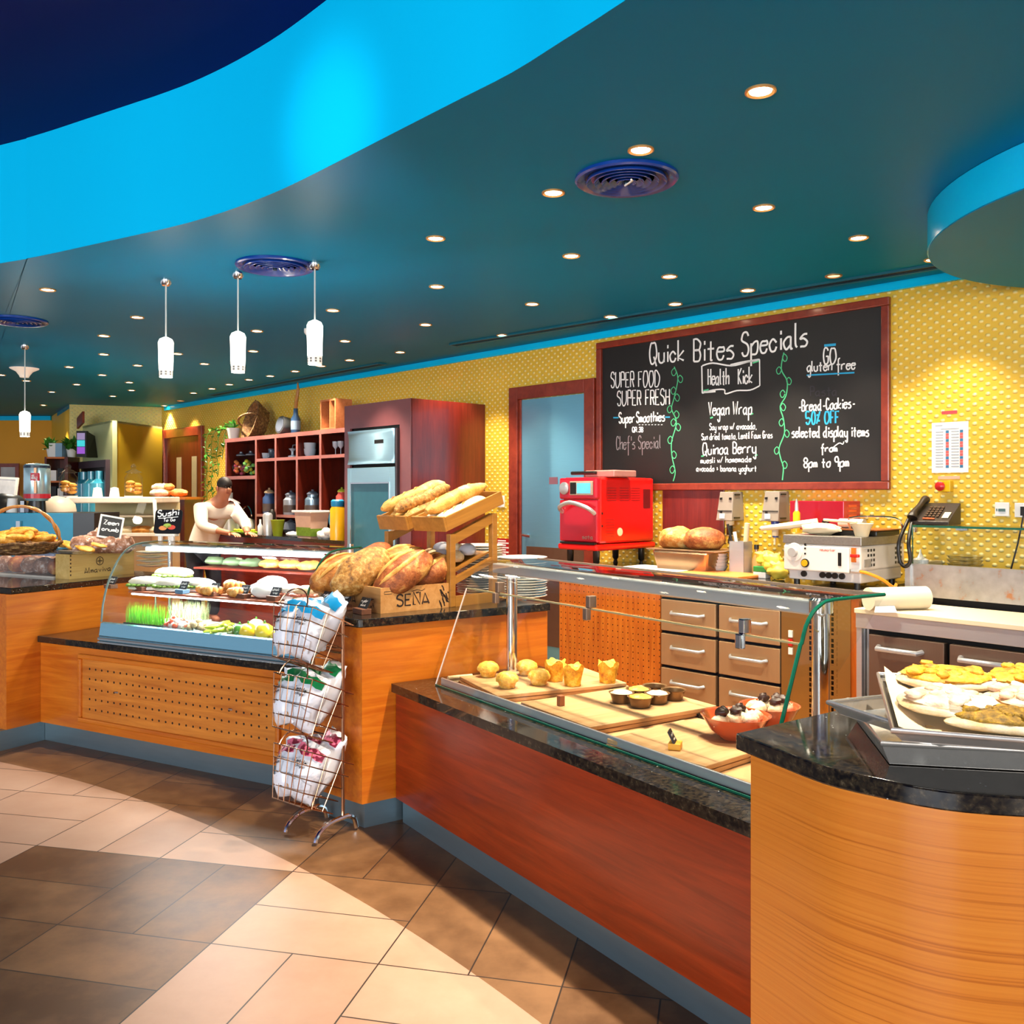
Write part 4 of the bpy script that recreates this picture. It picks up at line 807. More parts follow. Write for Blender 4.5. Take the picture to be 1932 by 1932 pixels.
part(t, 'drum', MB().lathe([(.10,-.07),(.105,-.06),(.105,.06),(.10,.07)], (0,0,0), 24, Matrix.Translation((0,0,.105)) @ Matrix.Rotation(R(80), 4, 'X')), plain('grey_tin', '5a5c5e', .35, .6), 40); part(t, 'end_disc', MB().cyl(.08, .0701, .074, n=24, M=Matrix.Translation((0,0,.105)) @ Matrix.Rotation(R(80), 4, 'X')), CHINA)
t = thing('oil_bottle', 'tall dark bottle with a long cork pourer on top of the shelf unit', 'bottle', onW(558, -.30, zt2), TW)
part(t, 'bottle', MB().lathe([(.055,0),(.055,.17),(.03,.22),(.025,.29),(.03,.29),(.0001,.29)], n=18), plain('blue_black_bottle', '2c4464', .12, coat=.5), 40); part(t, 'label', MB().lathe([(.0555,.05),(.0555,.15)], n=18), plain('bottle_label', '8098ac', .5)); part(t, 'pourer', MB().tube([(0,0,.29),(.01,0,.36),(.05,0,.50),(.045,0,.58)], [.02,.022,.018,.008], 8), OAK, 40)
t = thing('wooden_crate', 'small open pine crate on top of the shelf unit against the cabinet', 'crate', onW(634, -.33, zt2), TW)
for nm, b in (('end_board', (-.15,-.13,-.1,.1,0,.32)), ('end_board', (.13,.15,-.1,.1,0,.32)), ('base_board', (-.13,.13,-.1,.1,0,.02)), ('top_board', (-.13,.13,-.1,.1,.30,.32)), ('centre_board', (.03,.05,-.1,.1,.02,.30))): part(t, nm, MB().box(*b), wood('crate_pine', 'd98a58', 'b06434', rough=.6) if 'CRP' not in globals() else CRP)
p = onW(632, -.33, zt2+.02)
pot('small_vase', 'tiny white vase inside the pine crate', 'vase', 630, -.36, zt2+.021, [(.03,0),(.035,.06),(.012,.10),(.012,.2),(.0001,.2)], CERAM)
t = thing('trailing_plant', 'trailing green ivy in a white pot at the end of the shelf unit top', 'plant', onW(441, -.28, zt2), TW)
part(t, 'pot', MB().lathe([(.06,0),(.085,.13),(.09,.15),(.075,.15),(.0001,.12)], n=20), WHITE, 40)
LEAF = plain('ivy_green', '3c7c26', .4, var=.4, scale=30); lm = MB(); sm_ = MB()
def leaf(m, p, d, s, w=.5):
    d = Vector(d).normalized(); u = d.cross(Vector((0,0,1))); u = (u if u.length > .1 else Vector((1,0,0))).normalized(); nn = u.cross(d); p = Vector(p)
    m.add([p, p+d*s*.4+u*s*w*.5+nn*.01, p+d*s, p+d*s*.4-u*s*w*.5+nn*.01, p+d*s*.45-nn*s*.06], [(0,4,1),(1,4,2),(2,4,3),(3,4,0)])
for k in range(4):
    x0 = -.07-.03*k; P = [(0,-.03*k,.14), (x0,-.05*k,.2-.02*k), (x0-.08,-.06*k-.05,.08)]+[(x0-.10+.03*sin(i*1.7+k), -.06*k-.06, .02-i*(.085+.01*k)) for i in range(1, 4+2*k)]
    P = smoothp(P, 3); sm_.tube(P, .004, 5)
    for i in range(1, len(P)-1): leaf(lm, P[i], (random.uniform(-1,.4), random.uniform(-1,.3), random.uniform(-.7,.5)), random.uniform(.06,.10))
for k in range(14): leaf(lm, (0,0,.15), (random.uniform(-1,1), random.uniform(-1,.4), random.uniform(.3,1)), .12)
part(t, 'stems', sm_, LEAF, 40); part(t, 'leaves', lm, LEAF)
# ================================================================ ON THE FAR BACK COUNTER
pot('steel_urn', 'steel cooking urn with dark lid on the far counter in front of the person', 'urn', 431, -.62, ZS, [(.13,0),(.13,.33),(.14,.34),(.12,.36),(.05,.40),(.05,.47),(.0001,.47)], STEEL)
pot('steel_cup', 'small steel pot beside the person on the far counter', 'pot', 412, -.62, ZS, [(.055,0),(.06,.12),(.055,.12),(.05,.01),(.0001,.01)], STEEL)
t = thing('green_tray', 'lime green chopping tray with cut vegetables on the far counter', 'tray', onW(455, -.56, ZS), TW)
part(t, 'board', MB().box(-.30, .26, -.10, .10, 0, .018), plain('lime_tray', '9cc42c', .4), bev=.006); m = MB()
for i in range(26): m.blob((random.uniform(-.22,.2), random.uniform(-.07,.07), .03), (.03,.02,.016), .2, n=8, m=6, seed=i)
part(t, 'cut_vegetables', m, plain('yellow_green_veg', 'd8d42c', .5, var=.4, scale=20), 60)
pot('tongs_jar', 'white bottle pair on the far counter beside the steel shaker', 'bottle', 491, -.6, ZS, [(.03,0),(.03,.09),(.012,.12),(.012,.17),(.0001,.17)], WHITE); pot('cocktail_shaker', 'tall steel shaker on the far counter', 'shaker', 505, -.58, ZS, [(.05,0),(.055,.22),(.04,.24),(.0001,.25)], STEEL)
pot('thermos', 'dark tall flask behind the steel shaker', 'flask', 513, -.5, ZS, [(.045,0),(.045,.24),(.02,.28),(.0001,.28)], BLACK); pot('green_pot', 'olive green beaker on the far counter', 'beaker', 524, -.60, ZS, [(.05,0),(.075,.16),(.08,.17),(.065,.17),(.0001,.02)], plain('olive_pot', '8a9a1c', .4))
t = thing('glass_teapot', 'dark glass kettle at the back of the far counter', 'kettle', onW(549, -.40, ZS), TW); part(t, 'body', MB().lathe([(.06,0),(.09,.06),(.07,.14),(.03,.16),(.0001,.18)], n=20), CHINA, 40); part(t, 'handle', MB().tube([(.07,0,.13),(.13,0,.12),(.13,0,.05),(.085,0,.04)], .01, 6), CHROME, 40)
t = thing('steel_kettle', 'pale kettle with a round wire handle on the far counter', 'kettle', onW(470, -.40, ZS), TW); part(t, 'body', MB().lathe([(.08,0),(.09,.07),(.06,.15),(.0001,.17)], n=20), CERAM, 40); part(t, 'handle', MB().tube([(.13*cos(a)-.06, 0, .18+.13*sin(a)) for i, a in enumerate([pi*.0+pi*k/8 for k in range(9)])], .01, 6), CHROME, 40)
t = thing('food_tub', 'clear square tub of green herbs on the far counter', 'tub', onW(588, -.595, ZS), TW)
part(t, 'tub', MB().taper((-.13,.13,-.09,.09), 0, (-.16,.16,-.11,.11), .26), plain('milky_plastic', 'd0a890', .25, coat=.3)); part(t, 'rim', MB().box(-.19,.19,-.13,.13,.26,.285), CERAM, bev=.008); part(t, 'herbs', MB().taper((-.137,.137,-.097,.097), .02, (-.142,.142,-.101,.101), .11), plain('herb_green', '6a8a20', .6, var=.5, scale=40))
t = thing('cloth', 'crumpled white cloth on the far counter beside the yellow jug', 'cloth', onW(617, -.62, ZS), TW); m = MB()
for i in range(5): m.blob((-.10+.05*i, .02*sin(i*2), .035+.03*(i % 2)), (.06,.05,.045), .4, 3, n=12, m=8, seed=i)
part(t, 'folds', m, PAPER, 60); m = MB(); m.blob((0,0,.025), (.16,.05,.03), .3, 3, seed=4); solo('rolled_cloth', m, 'rolled white cloth lying in front of the clear herb tub', 'cloth', onW(556, -.62, ZS), TW, smooth=60); bpy.data.objects['rolled_cloth'].data.materials[0] = PAPER
YEL = plain('yellow_jug_plastic', 'efb416', .3, coat=.3); BLU = plain('blue_lid_plastic', '1f8fc4', .35)
t = thing('insulated_jug', 'yellow jug with blue lid and handle next to the fridge cabinet', 'jug', onW(637, -.63, ZS), TW)
part(t, 'body', MB().lathe([(.075,0),(.075,.30),(.06,.33),(.0001,.33)], n=24), YEL, 40); part(t, 'lid', MB().lathe([(.062,.33),(.066,.34),(.066,.385),(.05,.40),(.0001,.40)], n=24), BLU, 40); part(t, 'handle', MB().tube(smoothp([(-.06,0,.28),(-.13,0,.25),(-.135,0,.16),(-.075,0,.12)], 3), .014, 8), BLU, 40)
# ---- person leaning over the far counter
pp = Fr(*FW.w(FW.v(392, 931, -1.02)[0], -1.02)[:2], TW)
per = thing('person', 'person in white jacket and dark trousers bending over the far counter, arms reaching forward', 'person', (*pp.o, -.0), TW); per.scale = (1, 1, .965)
SKIN = plain('skin', 'b9785a', .5); JACK = plain('white_jacket', 'e6dccf', .8, var=.04); TROU = plain('dark_trousers', '2a2c3a', .8); HAIR = plain('dark_hair', '1c120e', .6)
def skin(par, name, V, E, Rr, mat, sub=2, root=0):
    me = bpy.data.meshes.new(name); me.from_pydata(V, E, []); o = bpy.data.objects.new(name, me); COL.objects.link(o); o.parent = par; me.materials.append(mat)
    md = o.modifiers.new('skin', 'SKIN'); md.use_smooth_shade = True
    for i, r in enumerate(Rr): me.skin_vertices[0].data[i].radius = r if isinstance(r, tuple) else (r, r); me.skin_vertices[0].data[i].use_root = (i == root)
    b = o.modifiers.new('sub', 'SUBSURF'); b.levels = b.render_levels = sub; return o
# local axes: x to the person's front (towards the fridge), y towards the counter
V = [(-.12,0,.95), (-.08,.03,1.12), (.02,.06,1.30), (.08,.08,1.42), (.14,.10,1.51), (.18,.11,1.56), (.19,.115,1.66),
     (.10,-.12,1.38), (.20,-.16,1.18), (.40,-.02,1.12), (.46,.05,1.10), (.06,.26,1.38), (.22,.34,1.20), (.42,.26,1.12), (.48,.24,1.10),
     (-.14,-.09,.88), (-.10,-.10,.50), (-.14,-.10,.09), (-.02,-.11,.05), (-.14,.10,.88), (-.06,.11,.50), (-.10,.11,.09), (.02,.12,.05)]
E = [(0,1),(1,2),(2,3),(3,4),(4,5),(5,6),(3,7),(7,8),(8,9),(9,10),(3,11),(11,12),(12,13),(13,14),(0,15),(15,16),(16,17),(17,18),(0,19),(19,20),(20,21),(21,22)]
Rr = [(.12,.10),(.11,.09),(.11,.09),(.09,.07),.055,.085,.09,.075,.05,.038,.032,.075,.05,.038,.032,.09,.065,.045,.04,.09,.065,.045,.04]
skin(per, 'body', V, E, Rr, SKIN)
skin(per, 'jacket', [(-.13,0,.90),(-.12,0,.98),(-.08,.03,1.13),(.02,.06,1.30),(.07,.075,1.41),(.10,-.13,1.38),(.205,-.165,1.18),(.37,-.04,1.13),(.06,.27,1.38),(.225,.345,1.20),(.39,.28,1.135)], [(0,1),(1,2),(2,3),(3,4),(4,5),(5,6),(6,7),(4,8),(8,9),(9,10)], [(.18,.165),(.175,.16),(.165,.15),(.18,.15),(.155,.125),.095,.07,.055,.095,.07,.055], JACK)
skin(per, 'trousers', [(-.12,0,.95),(-.14,-.09,.86),(-.10,-.10,.50),(-.14,-.10,.10),(-.14,.10,.86),(-.06,.11,.50),(-.10,.11,.10)], [(0,1),(1,2),(2,3),(0,4),(4,5),(5,6)], [(.165,.15),.115,.085,.07,.115,.085,.07], TROU)
hd = MB(); hd.blob((.175,.115,1.665), (.095,.08,.085), .0, n=18, m=12); part(per, 'hair', hd, HAIR, 60)
part(per, 'nose', MB().blob((.275,.115,1.60), (.02,.014,.022), 0, n=8, m=6), SKIN, 60); part(per, 'ear', MB().blob((.18,.025,1.61), (.022,.012,.03), 0, n=8, m=6), SKIN, 60)
part(per, 'eye', MB().blob((.262,.085,1.625), (.01,.008,.008), 0, n=8, m=6), BLACK, 60); part(per, 'eye', MB().blob((.262,.145,1.625), (.01,.008,.008), 0, n=8, m=6), BLACK, 60); part(per, 'mouth', MB().blob((.262,.115,1.56), (.008,.022,.006), 0, n=8, m=6), plain('lip', '8a4038', .5), 60)
for hx, hy, hz in ((.47,.055,1.10), (.49,.24,1.10)):
    Vh = [(hx,hy,hz),(hx+.06,hy+.01,hz-.01)]; Eh = [(0,1)]; Rh = [(.035,.02),(.038,.02)]
    for k, (dy, L) in enumerate(((-.03,.065),(-.01,.08),(.012,.075),(.032,.058))): n0 = len(Vh); Vh += [(hx+.08,hy+.01+dy,hz-.012),(hx+.08+L*.5,hy+.01+dy,hz-.018),(hx+.08+L*.95,hy+.01+dy,hz-.04)]; Eh += [(1,n0),(n0,n0+1),(n0+1,n0+2)]; Rh += [.010,.009,.008]
    n0 = len(Vh); Vh += [(hx+.03,hy-.045,hz-.008),(hx+.07,hy-.055,hz-.02)]; Eh += [(0,n0),(n0,n0+1)]; Rh += [.011,.009]
    skin(per, 'hand', Vh, Eh, Rh, SKIN, 1)
# ================================================================ ON THE BACK WORKTOP
def gW(px, py, z): u, v = FW.g(px, py, z); return FW.w(u, v, z)
# red rapid oven
u0, u1 = FW.v(1058, 980, -.70)[0], FW.v(1128, 980, -.70)[0]; zt_ = FW.v(1128, 900, -.70)[1]; zb_ = FW.v(1128, 1040, -.70)[1]
ov = thing('rapid_oven', 'bright red rapid cook oven with curved steel handle beside the kitchen door', 'oven', FW.w(u0, 0, ZW), TW); ow = u1-u0; H_ = zt_-ZW; hb = zb_-ZW; RED = plain('glossy_red', 'f0140c', .22, var=.04, scale=3, coat=.6); RED2 = plain('door_red', 'd4142a', .2, .15, var=.04, scale=3, coat=.6)
part(ov, 'housing', MB().box(0, ow, -.68, -.06, hb+.05, H_), RED, bev=.018)
part(ov, 'control_fascia', MB().box(-.002, ow+.002, -.715, -.675, hb+(H_-hb)*.70, H_-.004), RED2, bev=.012)
dr_ = part(ov, 'door', MB().box(-.002, ow+.002, -.712, -.675, hb+.06, hb+(H_-hb)*.69), RED2, bev=.01)
hz = hb+(H_-hb)*.56
part(dr_, 'handle', MB().tube(smoothp([(.03,-.71,hz-.02),(.05,-.765,hz+.015),(ow*.45,-.78,hz+.05),(ow-.05,-.765,hz+.015),(ow-.02,-.71,hz-.03)], 3), .016, 10), STEEL, 50)
m = MB(); write(m, "sota", (ow*.62, hb+.085), (ow*.9, hb+.085), .03, .005, -.7135); part(dr_, 'maker_lettering', m, plain('dull_silver', 'b8a090', .3, .6))
part(ov, 'base_tray', MB().box(-.01, ow+.01, -.725, -.05, hb, hb+.045), RED, bev=.015); part(ov, 'drip_slot', MB().box(.02, ow-.01, -.728, -.70, hb+.045, hb+.058), BLACK)
zc = hb+(H_-hb)*.85
part(ov, 'screen_bezel', MB().box(ow*.30, ow*.92, -.722, -.714, zc-.05, zc+.05), plain('beige_bezel', 'c0a48c', .4), bev=.004); part(ov, 'screen', MB().box(ow*.50, ow*.86, -.7245, -.722, zc-.037, zc+.037), plain('lcd_blue', '5ab4d8', .2, emit=srgb('5ab4d8'), es=.5)); part(ov, 'keypad', MB().box(ow*.32, ow*.48, -.7245, -.722, zc-.042, zc+.042), BLACK)
part(ov, 'dial', MB().lathe([(.045,0),(.045,.012),(.03,.018),(.0001,.018)], (0,0,0), 24, Matrix.Translation((ow*.15,-.715,zc)) @ Matrix.Rotation(R(90),4,'X')), STEEL, 40)
m = MB()
for i in range(6):
    for y0 in (-.60, -.46, -.33): m.box(ow-.001, ow+.0015, y0, y0+.10, H_-.08-.018*i, H_-.076-.018*i)
for i in range(7): m.box(ow-.001, ow+.0015, -.62, -.52, hb+.10+.02*i, hb+.104+.02*i)
part(ov, 'side_louvres', m, plain('deep_red', '9a0c08', .4)); part(ov, 'rating_plate', MB().box(ow-.001, ow+.003, -.19, -.11, hb+.30, hb+.44), plain('dark_red_plate', '7a1210', .4)); part(ov, 'round_badge', MB().lathe([(.03,0),(.03,.003),(.0001,.004)], (0,0,0), 20, Matrix.Translation((ow,-.46,hb+.13)) @ Matrix.Rotation(R(90),4,'Y')), plain('cream_badge', 'f0d8a8', .4), 40); part(ov, 'screws', MB().box(ow, ow+.004, -.66, -.65, hb+.17, hb+.185).box(ow, ow+.004, -.66, -.65, hb+.26, hb+.275), BLACK)
for x, y in ((.06,-.66),(ow-.05,-.66),(.06,-.15),(ow-.05,-.15)): part(ov, 'leg', MB().lathe([(.02,0),(.012,.025),(.024,.04),(.026,hb)], (x,y,0), 14), BLACK, 40)
t = thing('oven_top_tray', 'small pink tray with a black handle lying on top of the red oven', 'tray', FW.w(u0+.05, -.5, zt_+.001), TW); part(t, 'pan', MB().box(.10, .38, -.10, .15, 0, .05), plain('pink_pan', 'c98a80', .35, .3), bev=.008); part(t, 'handle', MB().box(-.02, .22, -.13, -.10, .02, .045), BLACK, bev=.008)
# loaf pan with two loaves
pz = gW(1288, 1061, ZW); t = thing('steel_food_pan', 'deep steel food pan under the two round loaves on the back worktop', 'food pan', FW.w(FW.v(1288,1040,-.50)[0], -.42, ZW), TW)
WST = plain('warm_steel', 'd8b48c', .25, .85); part(t, 'pan', MB().taper((-.20,.20,-.10,.14), 0, (-.23,.23,-.13,.17), .15), WST, bev=.02); part(t, 'rim', MB().box(-.26,.30,-.15,.20,.15,.158), WST, bev=.003)
for dx, lb in ((-.10, 'pale cut round loaf on the steel pan, nearest the red oven'), (.12, 'brown round loaf on the steel pan, nearest the wall dispenser')):
    c = FW.w(FW.v(1288,1040,-.50)[0]+dx, -.42, ZW+.159); m = MB(); m.blob((0,0,.065), (.14,.13,.085), .12, 2, flat=.75, seed=dx*10)
    solo('round_loaf', m, lb, 'bread', c, TW, 'loaves on the steel pan', smooth=60)
for o in bpy.data.objects:
    if o.name.startswith('round_loaf'): o.data.materials[0] = DBREAD if 'brown' in o['label'] else BREAD
# chopping boards
c = gW(1245, 1072, ZW); solo('chopping_board', MB().box(-.26, .26, -.16, .16, 0, .02), 'white chopping board on the back worktop in front of the red oven', 'chopping board', FW.w(FW.v(1235,1073,-.55)[0], -.50, ZW), TW+R(3), bev=.006); bpy.data.objects['chopping_board'].data.materials[0] = PAPER
solo('chopping_board', MB().box(-.24, .24, -.15, .15, 0, .022), 'orange brown chopping board on the back worktop edge before the bowls', 'chopping board', FW.w(FW.v(1352,1079,-.60)[0], -.555, ZW), TW-R(3), bev=.006)
sorted([o for o in bpy.data.objects if o.name.startswith('chopping_board')], key=lambda o: o.name)[-1].data.materials[0] = plain('orange_board', 'd27a34', .5)
bx = FW.v(1345,1055,-.42)[0]
for k in range(5):
    m = MB(); m.lathe([(.035,0),(.06,.035),(.068,.05),(.062,.05),(.034,.008),(.0001,.006)], (0,0,0), 22)
    solo('stacked_bowl', m, ('lowest','second','third','fourth','top')[k]+' white bowl of the stack beside the steel pan', 'bowl', FW.w(bx, -.36, ZW+.021*k), TW, 'white bowl stack', smooth=40)
for o in bpy.data.objects:
    if o.name.startswith('stacked_bowl'): o.data.materials[0] = CERAM
t = thing('utensil_holder', 'square steel utensil holder under the first grey dispenser', 'utensil holder', FW.w(FW.v(1391,1040,-.40)[0], -.36, ZW), TW)
part(t, 'box', MB().box(-.055,-.052,-.05,.05,0,.22).box(.052,.055,-.05,.05,0,.22).box(-.055,.055,-.05,-.047,0,.22).box(-.055,.055,.047,.05,0,.22).box(-.055,.055,-.05,.05,0,.004), STEEL)
for nm, lb, a, b, mt, r in (('spatula_handle', 'cream handle standing tall in the steel utensil holder', (.02,0,.01), (.05,0,.34), PARCH, .016), ('knife', 'slim dark handled knife leaning out of the steel utensil holder', (-.01,0,.01), (-.10,0,.33), BLACK, .008), ('ladle', 'white handled tool leaning from the steel utensil holder', (-.01,.02,.01), (-.06,.02,.28), CERAM, .012)):
    solo(nm, MB().tube([a, tuple((p+q)/2 for p, q in zip(a, b)), b], [r*.8, r, r*1.1], 8), lb, 'utensil', t.location, TW, smooth=50); bpy.data.objects[nm].data.materials[0] = mt
t = thing('spice_rack', 'wire framed bottle with black cap behind the yellow bag', 'bottle', FW.w(FW.v(1421,1030,-.36)[0], -.32, ZW), TW); part(t, 'glass', MB().lathe([(.03,0),(.03,.10),(.011,.14),(.011,.17),(.0001,.17)], n=16), plain('amber_oil', 'c89a5a', .1, coat=.5), 40); part(t, 'cap', MB().cyl(.016, .17, .20), BLACK, 40)
t = thing('small_tub', 'small white tub with a green lid on the back worktop', 'tub', FW.w(FW.v(1416,1072,-.60)[0], -.47, ZW), TW); part(t, 'cup', MB().box(-.045,.045,-.03,.03,0,.04), WHITE, bev=.004); part(t, 'lid', MB().box(-.045,.045,-.03,.03,.041,.075), plain('green_lid', '1f8a3c', .4), bev=.004)
m = MB()
for i in range(7): m.blob((random.uniform(-.07,.07), random.uniform(-.05,.05), .05+.012*i), (.065,.05,.045), .5, 3, n=14, m=10, seed=i)
solo('yellow_bag', m, 'crumpled bag of yellow food on the worktop beside the griddle machine', 'bag', FW.w(FW.v(1444,1070,-.55)[0], -.45, ZW), TW, smooth=60); bpy.data.objects['yellow_bag'].data.materials[0] = plain('yellow_food', 'f0cf4a', .5, var=.2, scale=20)
# griddle machine
u0, u1 = FW.v(1476, 1060, -.70)[0], FW.v(1621, 1060, -.70)[0]; gw = u1-u0; zt_ = FW.v(1621, 1014, -.70)[1]-ZW
gm_ = thing('waffle_machine', 'white commercial griddle machine with dial, orange switch and steel top', 'griddle machine', FW.w(u0, 0, ZW), TW); CW = plain('machine_white', 'e8e0d8', .35, var=.03, coat=.2)
part(gm_, 'lower_body', MB().box(.02, gw-.01, -.66, -.14, .03, .10), CW, bev=.008); part(gm_, 'body', MB().box(0, gw, -.68, -.12, .10, zt_-.05), CW, bev=.01); part(gm_, 'front_panel', MB().box(.005, gw*.87, -.695, -.678, .085, zt_-.06), CERAM, bev=.008)
part(gm_, 'steel_top', MB().box(-.005, gw+.005, -.685, -.115, zt_-.05, zt_), plain('speckled_steel', '9a948c', .4, .7, var=.25, scale=80), bev=.004)
def disc(par, nm, x, y, z, r, d, mat): part(par, nm, MB().lathe([(r,0),(r*.95,d),(.0001,d)], (0,0,0), 24, Matrix.Translation((x,y,z)) @ Matrix.Rotation(R(90),4,'X')), mat, 40)
zm = (zt_+.03)/2
disc(gm_, 'dial_plate', .075, -.696, zm+.03, .055, .008, CERAM); disc(gm_, 'dial', .075, -.704, zm+.03, .028, .022, plain('grey_dial', 'b4b0ac', .35)); disc(gm_, 'yellow_button', .145, -.696, zm-.03, .020, .012, plain('amber_button', 'e0a818', .3)); disc(gm_, 'button_ring', .145, -.694, zm-.03, .026, .008, BLACK)
m = MB(); write(m, "neumarker", (gw*.50, zt_-.085), (gw*.70, zt_-.085), .016, .003, -.6965); part(gm_, 'maker_lettering', m, plain('pink_print', 'd87a70', .6))
part(gm_, 'display', MB().box(gw*.735, gw*.775, -.699, -.694, zm-.035, zm+.04), BLACK); part(gm_, 'orange_plate', MB().box(gw*.89, gw*.945, -.69, -.679, zm-.01, zm+.07), plain('orange_plate', 'e0741c', .4)); part(gm_, 'red_switch', MB().box(gw*.90, gw*1.0, -.715, -.69, zm+.018, zm+.036), MATS['red_plastic'], bev=.004)
part(gm_, 'lamp_dots', MB().box(.14,.15,-.698,-.694,zm+.05,zm+.06).box(.14,.15,-.698,-.694,zm+.02,zm+.03).box(.14,.15,-.698,-.694,zm+.07,zm+.085), BLACK)
for x in (.12, gw*.5, gw*.58, gw*.66, gw*.75): disc(gm_, 'socket_knob', x, -.66, .065, .018, .012, BLACK)
for y0 in (-.60, -.25):
    m = MB()
    for i in range(4):
        for j in range(3): m.box(gw-.001, gw+.002, y0+.035*j, y0+.035*j+.018, zt_-.085-.028*i, zt_-.07-.028*i)
    part(gm_, 'side_vents', m, BLACK)
part(gm_, 'side_plate', MB().box(gw, gw+.003, -.64, -.56, .12, .165), plain('grey_plate', '8f8a84', .4))
for x, y in ((.05,-.62),(gw-.05,-.62),(.05,-.18),(gw-.05,-.18)): part(gm_, 'foot', MB().cyl(.018, 0, .031, (x,y)), BLACK)
part(gm_, 'cable', MB().tube(smoothp([(gw*.93,-.685,.10),(gw+.03,-.68,.095),(gw+.09,-.62,.06),(gw+.12,-.54,.012),(gw+.10,-.46,.02)], 4), .009, 8), plain('orange_cable', 'e8961c', .4), 40)
part(gm_, 'cable_gland', MB().tube([(gw*.90,-.69,.10),(gw+.0,-.69,.10)], .013, 8), STEEL, 40)
zz = ZW+zt_
t = thing('hot_plate', 'black hot plate with a wire handle on top of the griddle machine', 'hot plate', FW.w(u0+gw*.42, -.40, zz+.001), TW); part(t, 'plate', MB().box(-.04,.30,-.14,.16,0,.03), BLACK, bev=.006); part(t, 'plate_edge', MB().box(-.045,.305,-.142,.165,.03,.036), plain('browned_edge', '8a4a1c', .4)); part(t, 'wire_handle', MB().tube(smoothp([(.10,-.05,.036),(.12,-.10,.10),(.28,-.05,.11),(.36,.02,.09),(.37,.04,.0)], 3), .006, 6), CHROME, 40); part(t, 'hinge_drum', MB().tube([(.02,-.02,.065),(.17,-.02,.065)], .03, 14), STEEL, 40)
t = thing('whisk_brush', 'pale bristle brush head beside the hot plate on the griddle top', 'brush', FW.w(u0+gw*.93, -.60, zz), TW); part(t, 'bristles', MB().lathe([(.035,0),(.05,.05),(.065,.075),(.0001,.07)], (0,0,0), 14), PARCH, 40); part(t, 'handle', MB().tube([(-.03,.0,.08),(-.24,.02,.09)], .008, 6), PARCH, 40)
t = thing('dough_spatula', 'pale wooden spatula and cloth lying on the griddle top corner', 'spatula', FW.w(u0-.02, -.62, zz), TW); part(t, 'handle', MB().tube([(-.16,-.02,.03),(.0,.02,.05),(.16,.08,.075)], [.014,.02,.022], 8), PARCH, 40); m = MB(); m.blob((.20,.04,.035), (.12,.07,.035), .35, 3, seed=3); part(t, 'blade', m, PARCH, 60)
t = thing('sauce_bottle', 'small yellow bottle with steel nozzle before the red wall box', 'bottle', FW.w(FW.v(1503,990,-.35)[0], -.35, zz+.001), TW); part(t, 'body', MB().lathe([(.022,0),(.022,.12),(.012,.135)], n=14), YEL, 40); part(t, 'nozzle', MB().lathe([(.012,.135),(.01,.18),(.003,.21),(.0001,.21)], n=12), STEEL, 40)
# on the prep counter
c = FP.w(.18, .10, .885); t = thing('paper_roll', 'thick white paper roll lying on the prep counter corner', 'paper roll', c, TP+R(62)); part(t, 'roll', MB().tube([(-.17,0,.061),(.17,0,.061)], .06, 24), plain('cream_paper', 'f4e6c8', .7, var=.03), 50); part(t, 'loose_flap', MB().add([(-.16,-.05,.03),(-.05,-.05,.03),(-.09,-.13,.004),(-.2,-.10,.004)], [(0,1,2,3)]), PAPER)
c = FP.w(FP.v(1756, 985, vr+.12)[0], vr+.15, zg+.001); ph = thing('desk_telephone', 'black desk telephone with corded handset on the glass shelf', 'telephone', c, TP+R(4)); PBK = plain('phone_black', '241a12', .4)
part(ph, 'base', MB().add([(-.10,-.09,0),(.12,-.09,0),(.12,.09,0),(-.10,.09,0),(-.10,-.09,.02),(.12,-.09,.02),(.12,.09,.125),(-.10,.09,.125)], [(0,3,2,1),(4,5,6,7),(0,1,5,4),(1,2,6,5),(2,3,7,6),(3,0,4,7)]), PBK, bev=.004)
sl = atan2(.105, .18); Mk = Matrix.Translation((0,0,.073)) @ Matrix.Rotation(sl, 4, 'X')
m = MB()
for i in range(5):
    for j in range(4): m.box(-.03+.022*j, -.016+.022*j, -.06+.024*i, -.046+.024*i, .002, .007, Mk)
part(ph, 'keys', m, plain('phone_keys', '4a3424', .4)); part(ph, 'red_keys', MB().box(-.03,.035,-.085,-.075,.002,.007,Mk), plain('phone_red_key', 'c0542c', .4)); part(ph, 'label_card', MB().box(.07,.105,-.07,-.01,.002,.006,Mk), PARCH)
part(ph, 'handset', MB().tube(smoothp([(-.085,-.085,.04),(-.085,-.06,.07),(-.08,.0,.10),(-.075,.06,.14),(-.075,.08,.135)], 3), [.028,.028,.024]+[.018]*6+[.022,.026,.028,.026], 12), PBK, 50)
m = MB(); P = smoothp([(-.10,-.10,.03),(-.12,-.18,-.10),(-.115,-.18,-.20),(-.085,-.18,-.235),(-.055,-.18,-.20),(-.065,-.18,-.10),(-.08,-.10,.01)], 4); m.tube(P, .011, 8); part(ph, 'coiled_cord', m, BLACK, 50)
t = thing('squeeze_bottle', 'small clear squeeze bottle behind the steel riser under the phone', 'bottle', FP.w(FP.v(1735,1060,vr+.12)[0], vr+.13, zr-.034), TP); part(t, 'body', MB().lathe([(.045,0),(.045,.05),(.02,.062),(.006,.09),(.004,.11),(.0001,.11)], n=16), WHITE, 40)
for k in range(4): solo('clear_container', MB().lathe([(.08,0),(.095,.018),(.1,.02),(.09,.02),(.0001,.004)], n=20), ('lowest','second','third','top')[k]+' clear plastic lid of the stack behind the steel riser', 'container', FP.w(FP.v(1818,1055,vr+.15)[0], vr+.17, zr-.034+.021*k), TP, 'clear lid stack', smooth=40)
for o in bpy.data.objects:
    if o.name.startswith('clear_container'): o.data.materials[0] = FROST
